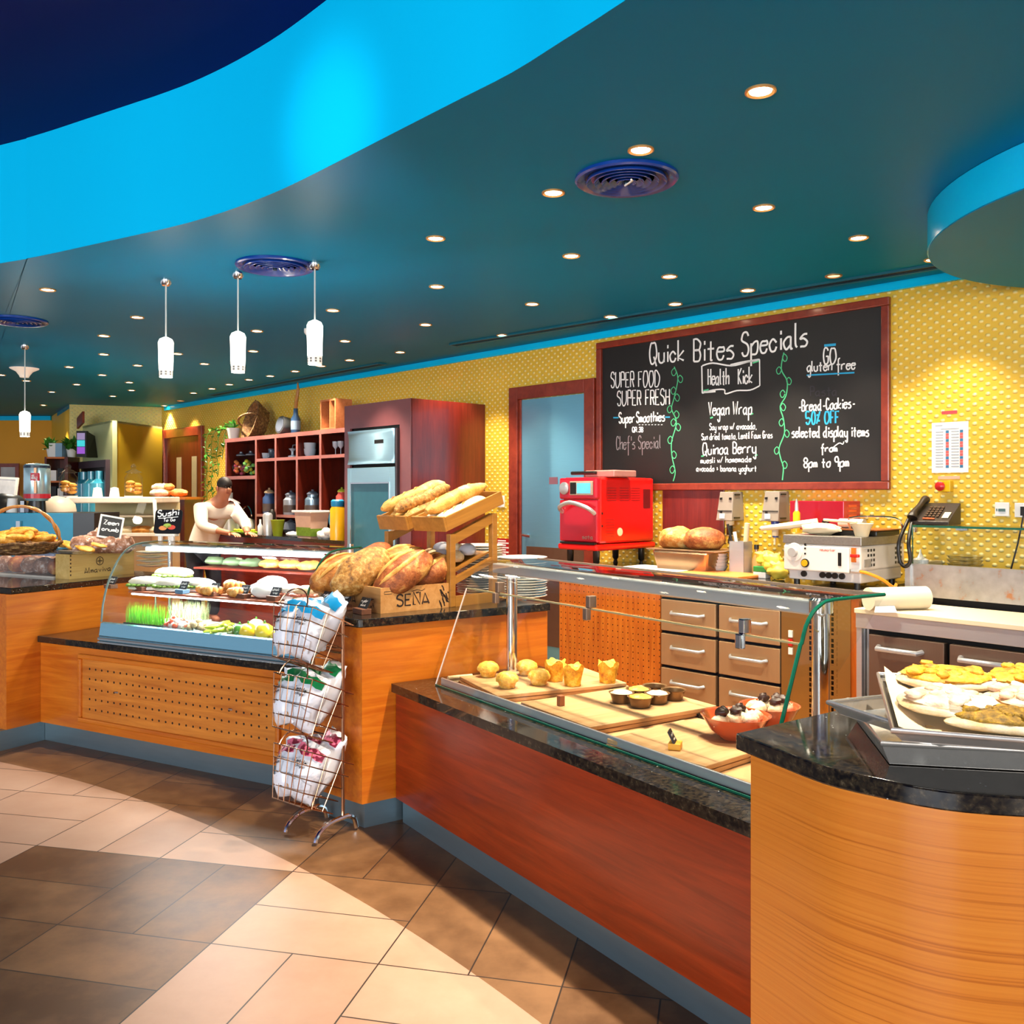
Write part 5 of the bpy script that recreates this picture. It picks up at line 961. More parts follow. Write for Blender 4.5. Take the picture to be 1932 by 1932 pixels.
# ================================================================ BREAD COUNTER
def at(px, py, z=ZH): return G(px, py, z)
# wine crate
pA, pB, pC = at(718, 1158), at(590, 1133), at(838, 1142)
thc = atan2(pA[1]-pB[1], pA[0]-pB[0]); Lc = min(.62, hypot(pA[0]-pB[0], pA[1]-pB[1])); Dc = .40; hc_ = .118
cr = thing('wine_crate', 'printed pine wine crate full of loaves on the high counter block', 'crate', pA, thc); tk = .014
CRT = wood('crate_board', 'e0a868', 'b87c3c', rough=.55, coat=0)
part(cr, 'front_board', MB().box(-Lc, 0, 0, tk, 0, hc_), CRT); part(cr, 'end_board', MB().box(-tk, 0, tk, Dc, 0, hc_), CRT); part(cr, 'end_board', MB().box(-Lc, -Lc+tk, tk, Dc, 0, hc_), CRT); part(cr, 'back_board', MB().box(-Lc+tk, -tk, Dc-tk, Dc, 0, hc_), CRT); part(cr, 'bottom_board', MB().box(-Lc+tk, -tk, tk, Dc-tk, 0, .012), CRT)
INK = plain('burnt_ink', '2a160a', .7); m = MB()
def senya(m, x0, x1, z, h, w):
    write(m, "SE", (x0, z), (x0+(x1-x0)*.42, z), h, w); write(m, "N", (x0+(x1-x0)*.50, z), (x0+(x1-x0)*.71, z), h*1.15, w); write(m, "A", (x0+(x1-x0)*.78, z), (x1, z), h, w); write(m, "-", (x0+(x1-x0)*.55, z+h*.72), (x0+(x1-x0)*.68, z+h*.78), h, w*.8)
    for a, b in ((x0, .0), (x0+(x1-x0)*.27, 0), (x0+(x1-x0)*.52, 0)): m.box(a-.004, a+.01, 0, 0, z-.001, z+.002)
senya(m, -Lc+.24, -Lc+.39, .030, .045, .006)
for i in range(14):
    x0 = -Lc+.01+.05*random.random(); z0 = .02+.08*random.random(); ribbon(m, [(x0+.012*k, z0+.012*sin(k*1.3+i)-.008*k) for k in range(4)], .005)
write(m, "Mattr", (-.12, .055), (-.06, .055), .012, .003); write(m, "x9", (-.09, .02), (-.06, .02), .02, .003)
part(cr, 'front_print', MB().add([(v[0], -.001, v[2]) for v in m.V], m.F), INK)
m = MB(); senya(m, .09, .27, .028, .052, .008)
for i in range(16):
    x0 = .33+.05*random.random(); z0 = .03+.08*random.random(); ribbon(m, [(x0+.007*k, z0+.006*sin(k*1.7+i)-.012*k) for k in range(3)], .006)
ribbon(m, [(.17,.092),(.20,.098),(.23,.092),(.245,.10)], .003); ribbon(m, [(.02,.10),(.06,.10),(.06,.088),(.02,.088),(.02,.10)], .0025)
part(cr, 'end_print', MB().add([(.001, v[0], v[2]) for v in m.V], m.F), INK)
def loaf(px, py, d, r, rz, mat, label, tilt=0, seed=0, roll=0, slash=True, p=1.9):
    c = D(px, py, d); M_ = Matrix.Rotation(R(rz), 4, 'Z') @ Matrix.Rotation(R(tilt), 4, 'Y') @ Matrix.Rotation(R(roll), 4, 'X')
    m = MB(); m.blob((0,0,0), r, .10, 2.2, M_, 22, 16, .75, seed, p)
    t = thing('bread_loaf', label, 'bread', c, 0, 'loaves in the wine crate'); part(t, 'crust', m, mat, 60)
    if slash:
        m = MB()
        def surf(a, b, z):
            d = Vector((a, b, z)).normalized(); L = (abs(d.x)**p+abs(d.y)**p+abs(d.z)**p)**(1/p); d = d/L; q = d*(1+.10*noise.noise(d*2.2+Vector((seed*3.1, seed*1.7, seed))))
            return M_ @ Vector((q.x*r[0], q.y*r[1], q.z*r[2]))
        
        for b0, z0 in ((-.42, .50), (.05, .85)): m.tube([surf(j, b0+.1*sin(j*3+seed), z0)*1.0 for j in (-1.0,-.75,-.5,-.2,.1,.4,.7,.95)], [.001,.006,.010,.012,.012,.010,.006,.001], 6)
        part(t, 'scored_ridge', m, BAGU, 60)
loaf(640, 1082, 4.62, (.17,.10,.085), 40, BREAD, 'golden seeded loaf at the back corner of the wine crate by the chilled case', -22, 1)
loaf(683, 1078, 4.42, (.18,.105,.095), 42, SEED, 'dark seed coated loaf in the middle of the wine crate', -28, 2, slash=False)
loaf(708, 1056, 4.60, (.13,.09,.08), 60, DBREAD, 'round brown loaf peeping out at the back of the crate', -20, 3, slash=False)
loaf(752, 1062, 4.55, (.15,.09,.08), 35, BREAD, 'yellow dusted loaf lying behind the scored loaf in the crate', -20, 4)
loaf(762, 1082, 4.36, (.17,.095,.085), 32, DBREAD, 'brown scored loaf leaning over the front corner of the crate', -32, 5)
loaf(816, 1078, 4.52, (.13,.09,.08), 35, DBREAD, 'dark crusted loaf at the crate end beside the tiered stand', -25, 6)
loaf(652, 1100, 4.66, (.14,.09,.07), 20, BREAD, 'pale loaf low in the crate next to the chilled case glass', 0, 7)
# tiered wooden bread stand
st = at(850, 1146); sb = at(928, 1136); ths = atan2(sb[1]-st[1], sb[0]-st[0])
sd = thing('bread_stand', 'tiered oak bread stand with sloped trays beside the wine crate', 'bread stand', st, ths)   # local x runs away from the viewer, y across
FS3 = Fr(st[0], st[1], ths); Ls_ = .30
hf, hb_ = EYE-ZH-.012-(1003-HZ)/FPX*st[1], .455; ws_ = .47
for y in (0, ws_):
    part(sd, 'front_post', MB().box(0, .035, y, y+.03, 0, hf), OAK, bev=.002); part(sd, 'rear_post', MB().box(Ls_, Ls_+.035, y, y+.03, 0, hb_), OAK, bev=.002); part(sd, 'foot_rail', MB().box(.035, Ls_, y, y+.03, 0, .05), OAK)
    part(sd, 'side_rail', MB().add([(.035,y+.002,hf-.05),(Ls_,y+.002,hb_-.05),(Ls_,y+.028,hb_-.05),(.035,y+.028,hf-.05),(.035,y+.002,hf),(Ls_,y+.002,hb_),(Ls_,y+.028,hb_),(.035,y+.028,hf)], [(0,3,2,1),(4,5,6,7),(0,1,5,4),(1,2,6,5),(2,3,7,6),(3,0,4,7)]), OAK)
    part(sd, 'lower_rail', MB().add([(.035,y+.002,.11),(Ls_,y+.002,.20),(Ls_,y+.028,.20),(.035,y+.028,.11),(.035,y+.002,.14),(Ls_,y+.002,.23),(Ls_,y+.028,.23),(.035,y+.028,.14)], [(0,3,2,1),(4,5,6,7),(0,1,5,4),(1,2,6,5),(2,3,7,6),(3,0,4,7)]), OAK)
sl = atan2(hb_-hf, Ls_)
def tray(y0, y1, label, dx=-.03):
    t = thing('sloped_bread_tray', label, 'tray', FS3.w(dx, (y0+y1)/2, ZH+hf+.016), group='sloped oak trays'); t.rotation_euler = (0, -sl, ths); w = (y1-y0)/2; m = MB()
    for nm, b in (('front_board', (-.015, 0, -w, w, 0, .075)), ('side_board', (0, .42, -w, -w+.012, 0, .07)), ('side_board', (0, .42, w-.012, w, 0, .07)), ('rear_board', (.41, .42, -w+.012, w-.012, 0, .07)), ('tray_floor', (0, .41, -w+.012, w-.012, 0, .008))): part(t, nm, MB().box(*b), OAK, bev=.002)
    return t
tr1 = tray(-.015, .215, 'sloped oak tray of pale baguettes, on the near end of the stand'); tr2 = tray(.262, .485, 'sloped oak tray of golden seeded baguettes, on the far end of the stand')
def bag(par, x0, x1, y, z, r, mat, label, seed=0, bend=.0):
    m = MB(); n_ = 14; P = []; Rr = []
    for i in range(n_):
        s = i/(n_-1); P.append((x0+(x1-x0)*s, y+bend*sin(s*pi), z+.004*sin(s*9+seed))); Rr.append(r*max(.12, (1-abs(2*s-1)**5))**.6*(1+.07*sin(s*16+seed)))
    m.tube(P, Rr, 14); Mw = Matrix.Translation(par.location) @ par.rotation_euler.to_matrix().to_4x4()
    t = thing('baguette', label, 'bread', par.location, group='baguettes on the sloped trays'); t.rotation_euler = par.rotation_euler; part(t, 'crust', m, mat, 60)
    m = MB()
    for k in range(4): s = .2+.18*k; xx = x0+(x1-x0)*s; m.tube([(xx-.03, y+bend*sin(s*pi)-r*.45, z+r*.86), (xx+.0, y+bend*sin(s*pi), z+r*.99), (xx+.03, y+bend*sin(s*pi)+r*.4, z+r*.88)], [.001,.006,.001], 5)
    part(t, 'scored_ridge', m, BREAD, 60)
bag(tr1, -.01, .36, -.055, .045, .036, PALEB, 'pale baguette at the outer side of the near tray', 1); bag(tr1, .0, .38, .03, .045, .036, PALEB, 'pale baguette at the inner side of the near tray', 2); bag(tr1, -.02, .42, -.012, .105, .038, BAGU, 'long pale baguette lying on top in the near tray', 3, .01)
bag(tr2, -.01, .36, -.06, .045, .034, SEED, 'seeded baguette on the floor of the far tray', 4); bag(tr2, 0, .36, .04, .045, .034, BAGU, 'golden baguette on the floor of the far tray', 5); bag(tr2, -.0, .40, -.03, .10, .036, SEED, 'seed topped baguette in the upper layer of the far tray', 6); bag(tr2, -.02, .44, .045, .11, .037, BAGU, 'golden baguette highest in the far tray', 7, .008)
lt = thing('lower_roll_tray', 'lower sloped oak tray holding floured rolls in the stand', 'tray', FS3.w(.0, .03, ZH+.145)); lt.rotation_euler = (0, -atan2(.09, .265), ths)
part(lt, 'tray_floor', MB().box(0, .33, .005, ws_-.05, 0, .008), OAK); part(lt, 'front_lip', MB().box(-.012, 0, .005, ws_-.05, -.005, .035), OAK)
GR = plain('grey_paper_wrap', 'b9bec8', .7, var=.08); ii = 0
for i in range(3):
    for j in range(3):
        m = MB(); m.blob((0,0,0), (.055,.045,.036), .15, 2.5, None, 14, 10, .7, i*3+j); Mw = Matrix.Translation(lt.location) @ lt.rotation_euler.to_matrix().to_4x4(); c = Mw @ Vector((.06+.095*i, .075+.095*j, .042))
        o = solo('bread_roll', m, ('front','middle','rear')[i]+' row floured roll in the stand lower tray, '+('nearest the open side','centre one','nearest the wine crate')[j], 'bread roll', c, ths+random.random(), 'rolls in the lower tray', smooth=60); o.data.materials[0] = PALEB if (i+j) % 2 else GR
# plates
def plates(px, py, n_, r, nm, base=ZH):
    p = at(px, py, base)
    for k in range(n_):
        if k == 0:
            m = MB(); m.lathe([(r*.55,0),(r*.6,.004),(r*.97,.014),(r,.017),(r*.95,.019),(r*.6,.010),(.0001,.009)], (0,0,0), 36); o = solo('dinner_plate', m, '', 'plate', p, 0, nm, smooth=35); o.data.materials[0] = CERAM; base_o = o
        else: o = dup(base_o, (p[0]+random.uniform(-.004,.004), p[1]+random.uniform(-.004,.004), base+.0135*k))
        o['label'] = ('white plate at the bottom of the ' if k == 0 else 'white plate on top of the ' if k == n_-1 else 'white plate within the ')+nm
    return p
plates(985, 1128, 16, .135, 'plate stack standing clear of the bread stand'); plates(905, 1121, 20, .13, 'plate stack seen through the bread stand')
# little chalk price blocks on the stone edge and the dark block set
def signblock(c, rz, label, w=.085, sc=1, group='chalk label blocks', mat=None, txt="abc"):
    t = thing('label_block', label, 'price label', c, rz, group); w *= sc
    part(t, 'wood_block', MB().box(-w*.55, w*.55, -.025*sc, .025*sc, 0, .026*sc), mat or BLKWD, bev=.002)
    M_ = Matrix.Translation((0,.0,.024*sc)) @ Matrix.Rotation(R(-28), 4, 'X'); part(t, 'slate_card', MB().box(-w*.5, w*.5, -.003, .003, 0, .055*sc, M_), plain('slate_card', '181a20', .5), bev=.001)
    m = MB(); write(m, txt[:5], (-w*.36, .03*sc), (w*.36, .033*sc), .014*sc, .0028*sc, -.0034); write(m, txt[5:10] or 'mou', (-w*.25, .012*sc), (w*.3, .014*sc), .010*sc, .0024*sc, -.0034); mm = MB(); mm.add(m.V, m.F, M_); part(t, 'chalk_scrawl', mm, CHALK); return t
for (px, py), lb in (((611,1143), 'small slate label block on the counter edge, nearest the chilled case'), ((648,1148), 'small slate label block on the counter edge, middle of three'), ((683,1156), 'small slate label block on the counter edge, nearest the crate corner')):
    signblock(at(px, py+2), thc-R(4), lb, txt="ryebread" )
# ================================================================ CHILLED CASE FOOD
def inC(px, py, z): p = G(px, py, z); return p
zs = ZL+.285
SANDW = crust('sandwich_bread', 'f4ecdc', 'dccdb0', 'ffffff', 8, bump=.15)
sh = [(276,1088),(300,1105),(340,1098)]
def inshelf(s, v, z): return FC.w(CU0+.10+(CU1-CU0-.15)*s, CV+v, z)
def sub(s, v, label, mat, L=.11, rz=0, fill='6a8a30', lift=0):
    t = thing('filled_roll', label, 'sandwich', inshelf(s, v, zs+lift), FC.th+R(rz), 'sandwiches in the chilled case')
    m = MB(); m.blob((0,0,.012), (L,.042,.02), .08, 2, None, 16, 10, .5, s); part(t, 'bottom_half', m, mat, 60); m = MB(); m.blob((0,.006,.05), (L,.045,.032), .10, 2, None, 16, 10, .5, s+1); part(t, 'top_half', m, mat, 60)
    m = MB()
    for i in range(14): m.blob((-L*.85+i*L*.13, -.025+.01*(i % 2), .032), (.02,.022,.010), .4, 3, None, 8, 6, 0, i)
    part(t, 'filling', m, plain('filling_'+fill, fill, .5, var=.4, scale=40), 60)
sub(.06, .19, 'white baguette sandwich at the chilled shelf end by the leaning slate sign', SANDW, .12, 25); sub(.13, .30, 'white baguette sandwich raised at the back of the chilled shelf end', SANDW, .13, 18, lift=.05); sub(.21, .20, 'second white filled baguette on the chilled shelf', SANDW, .12, 20); sub(.30, .26, 'white filled baguette before the croissants on the chilled shelf', SANDW, .12, 12)
def croissant(s, v, label, rz, lift=0):
    t = thing('filled_croissant', label, 'croissant', inshelf(s, v, zs+lift), FC.th+R(rz), 'croissants in the chilled case'); m = MB()
    for i in range(7): a = (i-3)*.32; m.blob((.075*sin(a), .075*(cos(a)-.6), .028), (.030-.004*abs(i-3),.040-.006*abs(i-3),.032-.004*abs(i-3)), .08, 2, Matrix.Rotation(-a,4,'Z'), 12, 8, 0, i)
    part(t, 'pastry', m, CROIS, 60); m = MB(); m.blob((0,.0,.02), (.075,.05,.008), .3, 3); part(t, 'filling', m, plain('filling_c88a50', 'c88a50', .5, var=.4, scale=40), 60)
croissant(.40, .22, 'croissant sandwich behind the third price block', 190); croissant(.46, .18, 'croissant sandwich, second from the white rolls, at the shelf front', 200); croissant(.53, .25, 'croissant sandwich in the middle of the chilled shelf', 170, .03); croissant(.60, .19, 'croissant sandwich behind the fourth price block', 195)
for k, (s, v, l) in enumerate(((.68,.24,.0),(.73,.20,.0),(.72,.27,.035))):
    m = MB(); m.blob((0,0,.04), (.085,.055,.042), .1, 2, None, 16, 10, .8, k); o = solo('wrapped_sandwich', m, ('white paper wrapped sandwich on the chilled shelf, behind its neighbours','white paper wrapped sandwich at the shelf front','white paper wrapped sandwich lying on two others')[k], 'sandwich', inshelf(s, v, zs+l), FC.th+R(20*k), 'paper wrapped sandwiches', smooth=60); o.data.materials[0] = PAPER
sub(.84, .22, 'ham filled white roll behind the last price block', SANDW, .09, 10, 'b8705a'); sub(.93, .22, 'ham filled roll at the chilled shelf end near the wire rack', PALEB, .085, 15, 'b8705a')
nm_ = ('first','second','third','fourth','fifth','sixth')
for k, px in enumerate((265, 313, 359, 418, 468, 514)):
    yy = (1098,1103,1112,1116,1121,1127)[k]; u, v = FC.g(px, yy+6, zs); signblock(FC.w(u, CV+.155, zs), FC.th-R(6), nm_[k]+' slate price block from the glass end on the chilled shelf', .07, .95, 'price blocks on the chilled shelf', BLKWD if k != 2 else plain('blue_block', '5a86a4', .4), txt="chick'wrap")
# upper shelf pastries
for k in range(7):
    m = MB(); m.blob((0,0,.03), (.075,.045,.03), .3, 3, None, 14, 10, .6, k); o = solo('baked_roll', m, nm_[k % 6]+' pastry along the shaded upper shelf of the chilled case' if k < 6 else 'last pastry along the shaded upper shelf of the chilled case', 'pastry', FC.w(CU0+.50+.145*k, CV+.42, ZL+.421), FC.th+R(15*(k % 3)), 'pastries on the upper shelf', smooth=60); o.data.materials[0] = CROIS if k > 2 else plain('dark_green_roll', '4a5a3a', .6, var=.4)
# salad deck
zd = ZL+.076
def ondeck(px, py, z=None): return G(px, py, z or zd)
def dk(s, v): return FC.w(CU0+.03+(CU1-CU0-.06)*s, CV+v, zd)
t = thing('wheatgrass_tray', 'bright green wheatgrass tray in the chilled case corner', 'plant tray', dk(.17, .11), FC.th); part(t, 'tray', MB().box(-.15,.15,-.05,.05,0,.03), BLACK); m = MB()
for i in range(420):
    x, y = random.uniform(-.145,.145), random.uniform(-.045,.045); h = random.uniform(.07,.12); a = random.uniform(0,pi); dx, dy = .002*cos(a), .002*sin(a); lx, ly = random.uniform(-.012,.012), random.uniform(-.012,.012); m.add([(x-dx,y-dy,.03),(x+dx,y+dy,.03),(x+lx,y+ly,.03+h)], [(0,1,2)])
g = part(t, 'grass_blades', m, plain('wheatgrass', '74c818', .5, var=.4, scale=60)); g['kind'] = 'stuff'
t = thing('sprout_tray', 'pale sprout tray behind the wheatgrass in the chilled case', 'plant tray', dk(.30, .24), FC.th); part(t, 'tray', MB().box(-.13,.13,-.05,.05,0,.05), WHITE); m = MB()
for i in range(320):
    x, y = random.uniform(-.12,.12), random.uniform(-.045,.045); h = random.uniform(.07,.12); lx, ly = random.uniform(-.03,.03), random.uniform(-.03,.03); m.add([(x-.002,y,.05),(x+.002,y,.05),(x+lx,y+ly,.05+h)], [(0,1,2)])
g = part(t, 'sprout_blades', m, plain('pale_sprout', 'cfe0a0', .5, var=.3, scale=60)); g['kind'] = 'stuff'
def pile(name, label, cat, s, v, mats, n_, rx, ry, r, sh_=(1,1,1), bowl=True, h=.05):
    t = thing(name, label, cat, dk(s, v), FC.th)
    if bowl: part(t, 'bowl', MB().lathe([(rx*.6,0),(rx*1.05,.04),(rx*1.1,.045),(rx*1.0,.042),(rx*.55,.006),(.0001,.006)], n=24), sheetglass('bowl_glass', (.95,.97,.97)) if 'BG' not in globals() else BG, 40)
    for j, mt in enumerate(mats):
        m = MB()
        for i in range(n_): q = random.random()*2*pi; k = sqrt(random.random()); m.blob((rx*k*cos(q)*.85, ry*k*sin(q)*.85, .02+h*(1-k)+.01*random.random()), (r*sh_[0],r*sh_[1],r*sh_[2]), .15, 2, Matrix.Rotation(random.random()*3,4,'Z'), 10, 7, 0, i)
        part(t, ('chopped_pieces','garnish')[j % 2], m, mt, 60)
BG = sheetglass('bowl_glass', (.95,.97,.97))
pile('tomato_salad_bowl', 'bowl of red tomato salad beside the wheatgrass', 'salad bowl', .34, .10, (plain('tomato_red', 'd8502c', .3, var=.3, scale=40), plain('onion_white', 'f0dcd0', .4)), 16, .085, .06, .022)
pile('grain_salad_bowl', 'bowl of brown grain salad in a dark dish', 'salad bowl', .46, .09, (plain('grain_brown', 'b8a070', .6, var=.5, scale=60),), 26, .075, .06, .018)
pile('green_bean_salad', 'heap of long yellow green beans in the chilled case', 'salad', .58, .11, (plain('bean_green', 'b8c828', .4, var=.3, scale=30),), 16, .10, .06, .014, (5,.9,.9), False)
for k, (s, v, c, lb, r) in enumerate(((.66,.11,'3f7a1e','dark green pepper in the middle of the salad deck',.04),(.71,.10,'f0c41c','yellow pepper beside the green pepper',.045),(.76,.15,'e8705a','pink pomegranate behind the yellow pepper',.042),(.79,.10,'f2d02c','large yellow pepper nearest the case rail',.05),(.85,.10,'f5d84a','lemon beside the large yellow pepper',.036),(.92,.11,'c8d040','lime green fruit near the case end',.036),(.69,.19,'e8d890','pale melon behind the green pepper',.05))):
    t = thing('pepper' if 'pepper' in lb else 'fruit', lb, 'vegetable' if 'pepper' in lb else 'fruit', dk(s, v), FC.th); m = MB(); m.blob((0,0,r*.92), (r,r,r*.92), .16, 1.6, None, 16, 12, 0, k); part(t, 'flesh', m, plain('veg_'+c, c, .25, coat=.4), 60); part(t, 'stalk', MB().tube([(0,0,r*1.75),(.004,0,r*2.1)], .005, 6), LEAF, 40)
for k, (s, lb) in enumerate(((.40,'small wire topped jar between tomato and grain bowls'),(.64,'small wire topped jar before the green pepper'),(.89,'small wire topped jar by the lemon'))):
    t = thing('clip_jar', lb, 'jar', dk(s, .075), FC.th, 'wire topped jars'); part(t, 'glass', MB().lathe([(.022,0),(.026,.035),(.02,.05),(.0001,.05)], n=16), BG, 40); part(t, 'wire_bail', MB().tube([(.026*cos(a), -.002, .05+.022*sin(a)) for a in [2*pi*i/14 for i in range(14)]], .002, 5, closed=True), BRONZE, 40); part(t, 'contents', MB().cyl(.02, .003, .03), plain('pesto', '6a7a2a', .5))
# ---- easel sign on the case
c = D(316, 1020, 5.66); SG = thing('easel_sign', 'black sushi sign on a white easel on top of the chilled case', 'sign', (c[0], c[1], ZL+.565), FC.th+R(14))
part(SG, 'easel', MB().box(-.07,.07,-.03,.02,.03,.045).box(-.055,-.03,-.02,.0,0,.03).box(.03,.055,-.02,.0,0,.03).box(-.012,.012,.02,.032,0,.12), CERAM, bev=.003)
M_ = Matrix.Translation((0,-.006,.045)) @ Matrix.Rotation(R(-10),4,'X'); bd = MB(); bd.prism(rrect([(-.095,0),(.095,0),(.095,.15),(-.095,.15)], (0,1,2,3), .02), -.003, .003, M_ @ Matrix.Rotation(R(90),4,'X')); part(SG, 'board', bd, plain('sign_black', '0c0a0c', .3), 40)
m = MB(); write(m, "Sushi", (-.075,.105), (.07,.118), .04, .007); ribbon(m, [(-.07,.095),(.0,.100),(.07,.106)], .004); write(m, "To Go", (-.03,.075), (.05,.08), .018, .004); mm = MB(); mm.add([(v[0],-.0045,v[2]) for v in m.V], m.F, M_); part(SG, 'chalk_lettering', mm, CHALK)
for nm, x, z, col in (('painted_roll', -.03, .035, 'd88a4a'), ('painted_fish', .03, .04, 'c8402c'), ('painted_leaf', .0, .05, '9ab84a')): part(SG, nm, MB().lathe([(.018,0),(.018,.001),(.0001,.001)], (0,0,0), 12, M_ @ Matrix.Translation((x,-.004,z)) @ Matrix.Rotation(R(90),4,'X') @ Matrix.Diagonal((1.6,.8,1,1))), plain('paint_'+col, col, .6))
# ================================================================ HOT FOOD CASE CONTENTS
ZD = ZL-.010
def bvec(pxl, pxf, pxr, z):      # board from its far-end corner, front corner and near-end corner
    l, f, r = at(*pxl, z), at(*pxf, z), at(*pxr, z); return Vector(f[:2]), atan2(r[1]-f[1], r[0]-f[0]), hypot(l[0]-f[0], l[1]-f[1]), hypot(r[0]-f[0], r[1]-f[1])
bds = []
for (l, f, r), lb, cut_, zz in ((((887,1274),(935,1312),(1187,1287)), 'holding muffins and pastry cups', .60, .016), (((1020,1317),(1093,1374),(1355,1330)), 'under the muffin pan', .60, .016), (((1199,1384),(1310,1449),(1470,1400)), 'under the dessert bowls, nearest the camera', .40, .016)):
    o_, th_, dep, wid = bvec(l, f, r, ZD+2*zz+.004); o_ += Vector((.832, .554))*(.012 if l[0] < 900 else .05); dep = min(dep, .46); wid = min(wid, cut_ if cut_ < .5 else .62)
    for k in range(2):
        jit = Matrix.Rotation(R(1.5-3*k),4,'Z'); o = solo('serving_board', MB().box(-.004*k, wid+.02*(1-k), -.0, dep, 0, zz), BOARDW, ('lower' if k == 0 else 'upper')+' wooden serving board '+lb, 'serving board', (o_.x, o_.y, ZD+k*(zz+.002)), th_+R(1.2*(1-k)), 'stacked serving boards', bev=.003)
    bds.append((o_, th_, dep, wid, ZD+2*zz+.003))
zb = bds[0][4]
for (px, py), lb in (((921,1276),'muffin at the far corner of the first board, beside the glass pole'), ((957,1297),'muffin at the front corner of the first board'), ((994,1273),'muffin just past the chrome pole on the first board'), ((1017,1291),'muffin next to the yellow pastry cups')):
    t = thing('muffin', lb, 'muffin', at(px, py, zb), random.random()*6, 'round muffins on the first board'); part(t, 'case_base', MB().lathe([(.032,0),(.043,.034),(.0001,.034)], n=20), MUFF, 40); m = MB(); m.blob((0,0,.036), (.050,.050,.034), .10, 3, None, 18, 12, .3, px); part(t, 'crown', m, MUFF, 60)
for (px, py), lb in (((1047,1284),'yellow cheese pastry cup behind the muffins, tallest of the first pair'), ((1081,1293),'yellow cheese pastry cup in front of the first pair'), ((1147,1287),'yellow cheese pastry cup alone at the board end')):
    t = thing('pastry_cup', lb, 'pastry', at(px, py, zb), random.random()*6, 'yellow pastry cups'); m = MB(); secs = []
    for z, r in ((0,.034),(.03,.038),(.06,.042),(.085,.046)): secs.append([(r*(1+.09*sin(5*a+z*40))*cos(a), r*(1+.09*sin(5*a+z*40))*sin(a), z+(.012*sin(4*a+px) if z > .08 else 0)) for a in [2*pi*i/24 for i in range(24)]])
    m.loft(secs); part(t, 'pastry_shell', m, PIZY, 60); m = MB(); m.blob((0,0,.078), (.036,.036,.014), .3, 4); part(t, 'filling', m, MUFF, 60)
# muffin pan with baked tarts
o_, th_, dep, wid, zb2 = bds[1]; c = at(1222, 1322, zb2); thp = th_+R(8)
mp = thing('tart_pan', 'dark six cup baking pan of egg tarts on the second board', 'baking pan', c, thp); DPAN = plain('dark_bronze_pan', '7a5a38', .35, .6)
for i in range(3):
    for j in range(2): part(mp, 'cup', MB().lathe([(.036,0),(.046,.035),(.050,.037),(.052,.040),(.044,.037),(.034,.004),(.0001,.004)], (-.10+.10*i,-.05+.10*j,.001), 20), DPAN, 40)
part(mp, 'web', MB().box(-.15,.15,-.10,.10,.034,.037), DPAN) if 0 else None
m = MB()
for i in range(3):
    for j in range(2):
        if i < 2 or j == 1 and 0: m = MB(); m.blob((0,0,.036), (.043,.043,.012), .25, 3, None, 14, 10, 0, i*2+j); o = solo('egg_tart', m, ('far','near')[j]+' side egg tart in the '+('first','second')[i]+' row of the dark pan', 'tart', Fr(c[0],c[1],thp).w(-.10+.10*i,-.05+.10*j,c[2]), thp, 'egg tarts in the pan', smooth=60); o.data.materials[0] = PIZW if (i+j) % 2 else MUFF
solo('brown_block', MB().box(-.012,.012,-.012,.012,0,.04), plain('brown_block', '8a4e2a', .5), 'small brown block label on the second board', 'label', at(1058, 1331, zb2), th_, bev=.002)
# dessert bowls
zb3 = bds[2][4]
def dessert(px, py, s, label, lift=0):
    c = at(px, py, zb3); t = thing('dessert_bowl', label, 'bowl', (c[0], c[1], zb3+lift), 0, 'amber dessert bowls'); r = .115*s
    part(t, 'bowl', MB().lathe([(r*.45,0),(r*.75,.03),(r*1.0,.075),(r*1.04,.08),(r*.97,.078),(r*.7,.034),(r*.4,.008),(.0001,.008)], n=32), plain('amber_glass_bowl', 'b4502c', .12, coat=.6), 40); m = MB(); m2 = MB()
    for i in range(12):
        q = random.random()*2*pi; k = sqrt(random.random())*.75*r; m.blob((k*cos(q), k*sin(q), .062), (.028,.024,.026), .3, 3, None, 10, 8, 0, i)
        if i % 3 == 0: m2.blob((k*cos(q)*.9, k*sin(q)*.9, .095), (.020,.018,.016), .5, 5, None, 10, 8, 0, i)
    part(t, 'cream', m, PIZW, 60); part(t, 'chocolate_flakes', m2, plain('chocolate', '3a2014', .5), 60)
dessert(1388, 1392, 1, 'amber bowl of cream puffs with chocolate, resting on the third board'); dessert(1452, 1372, .9, 'second amber dessert bowl behind the first, half hidden by the stone end counter')
t = signblock(at(1274, 1412, zb3), th_+R(40), 'yellow block with a brown striped tag on the third board', .06, .8, 'food case tags', plain('yellow_block', 'e8a82c', .5), "mm")
solo('baguette_stick', MB().tube([(-.06,0,.012),(.06,0,.012)], .01, 8), PALEB, 'short pale breadstick on the case deck near the glass end', 'bread', at(868, 1282, ZD+.004), R(25), smooth=50)
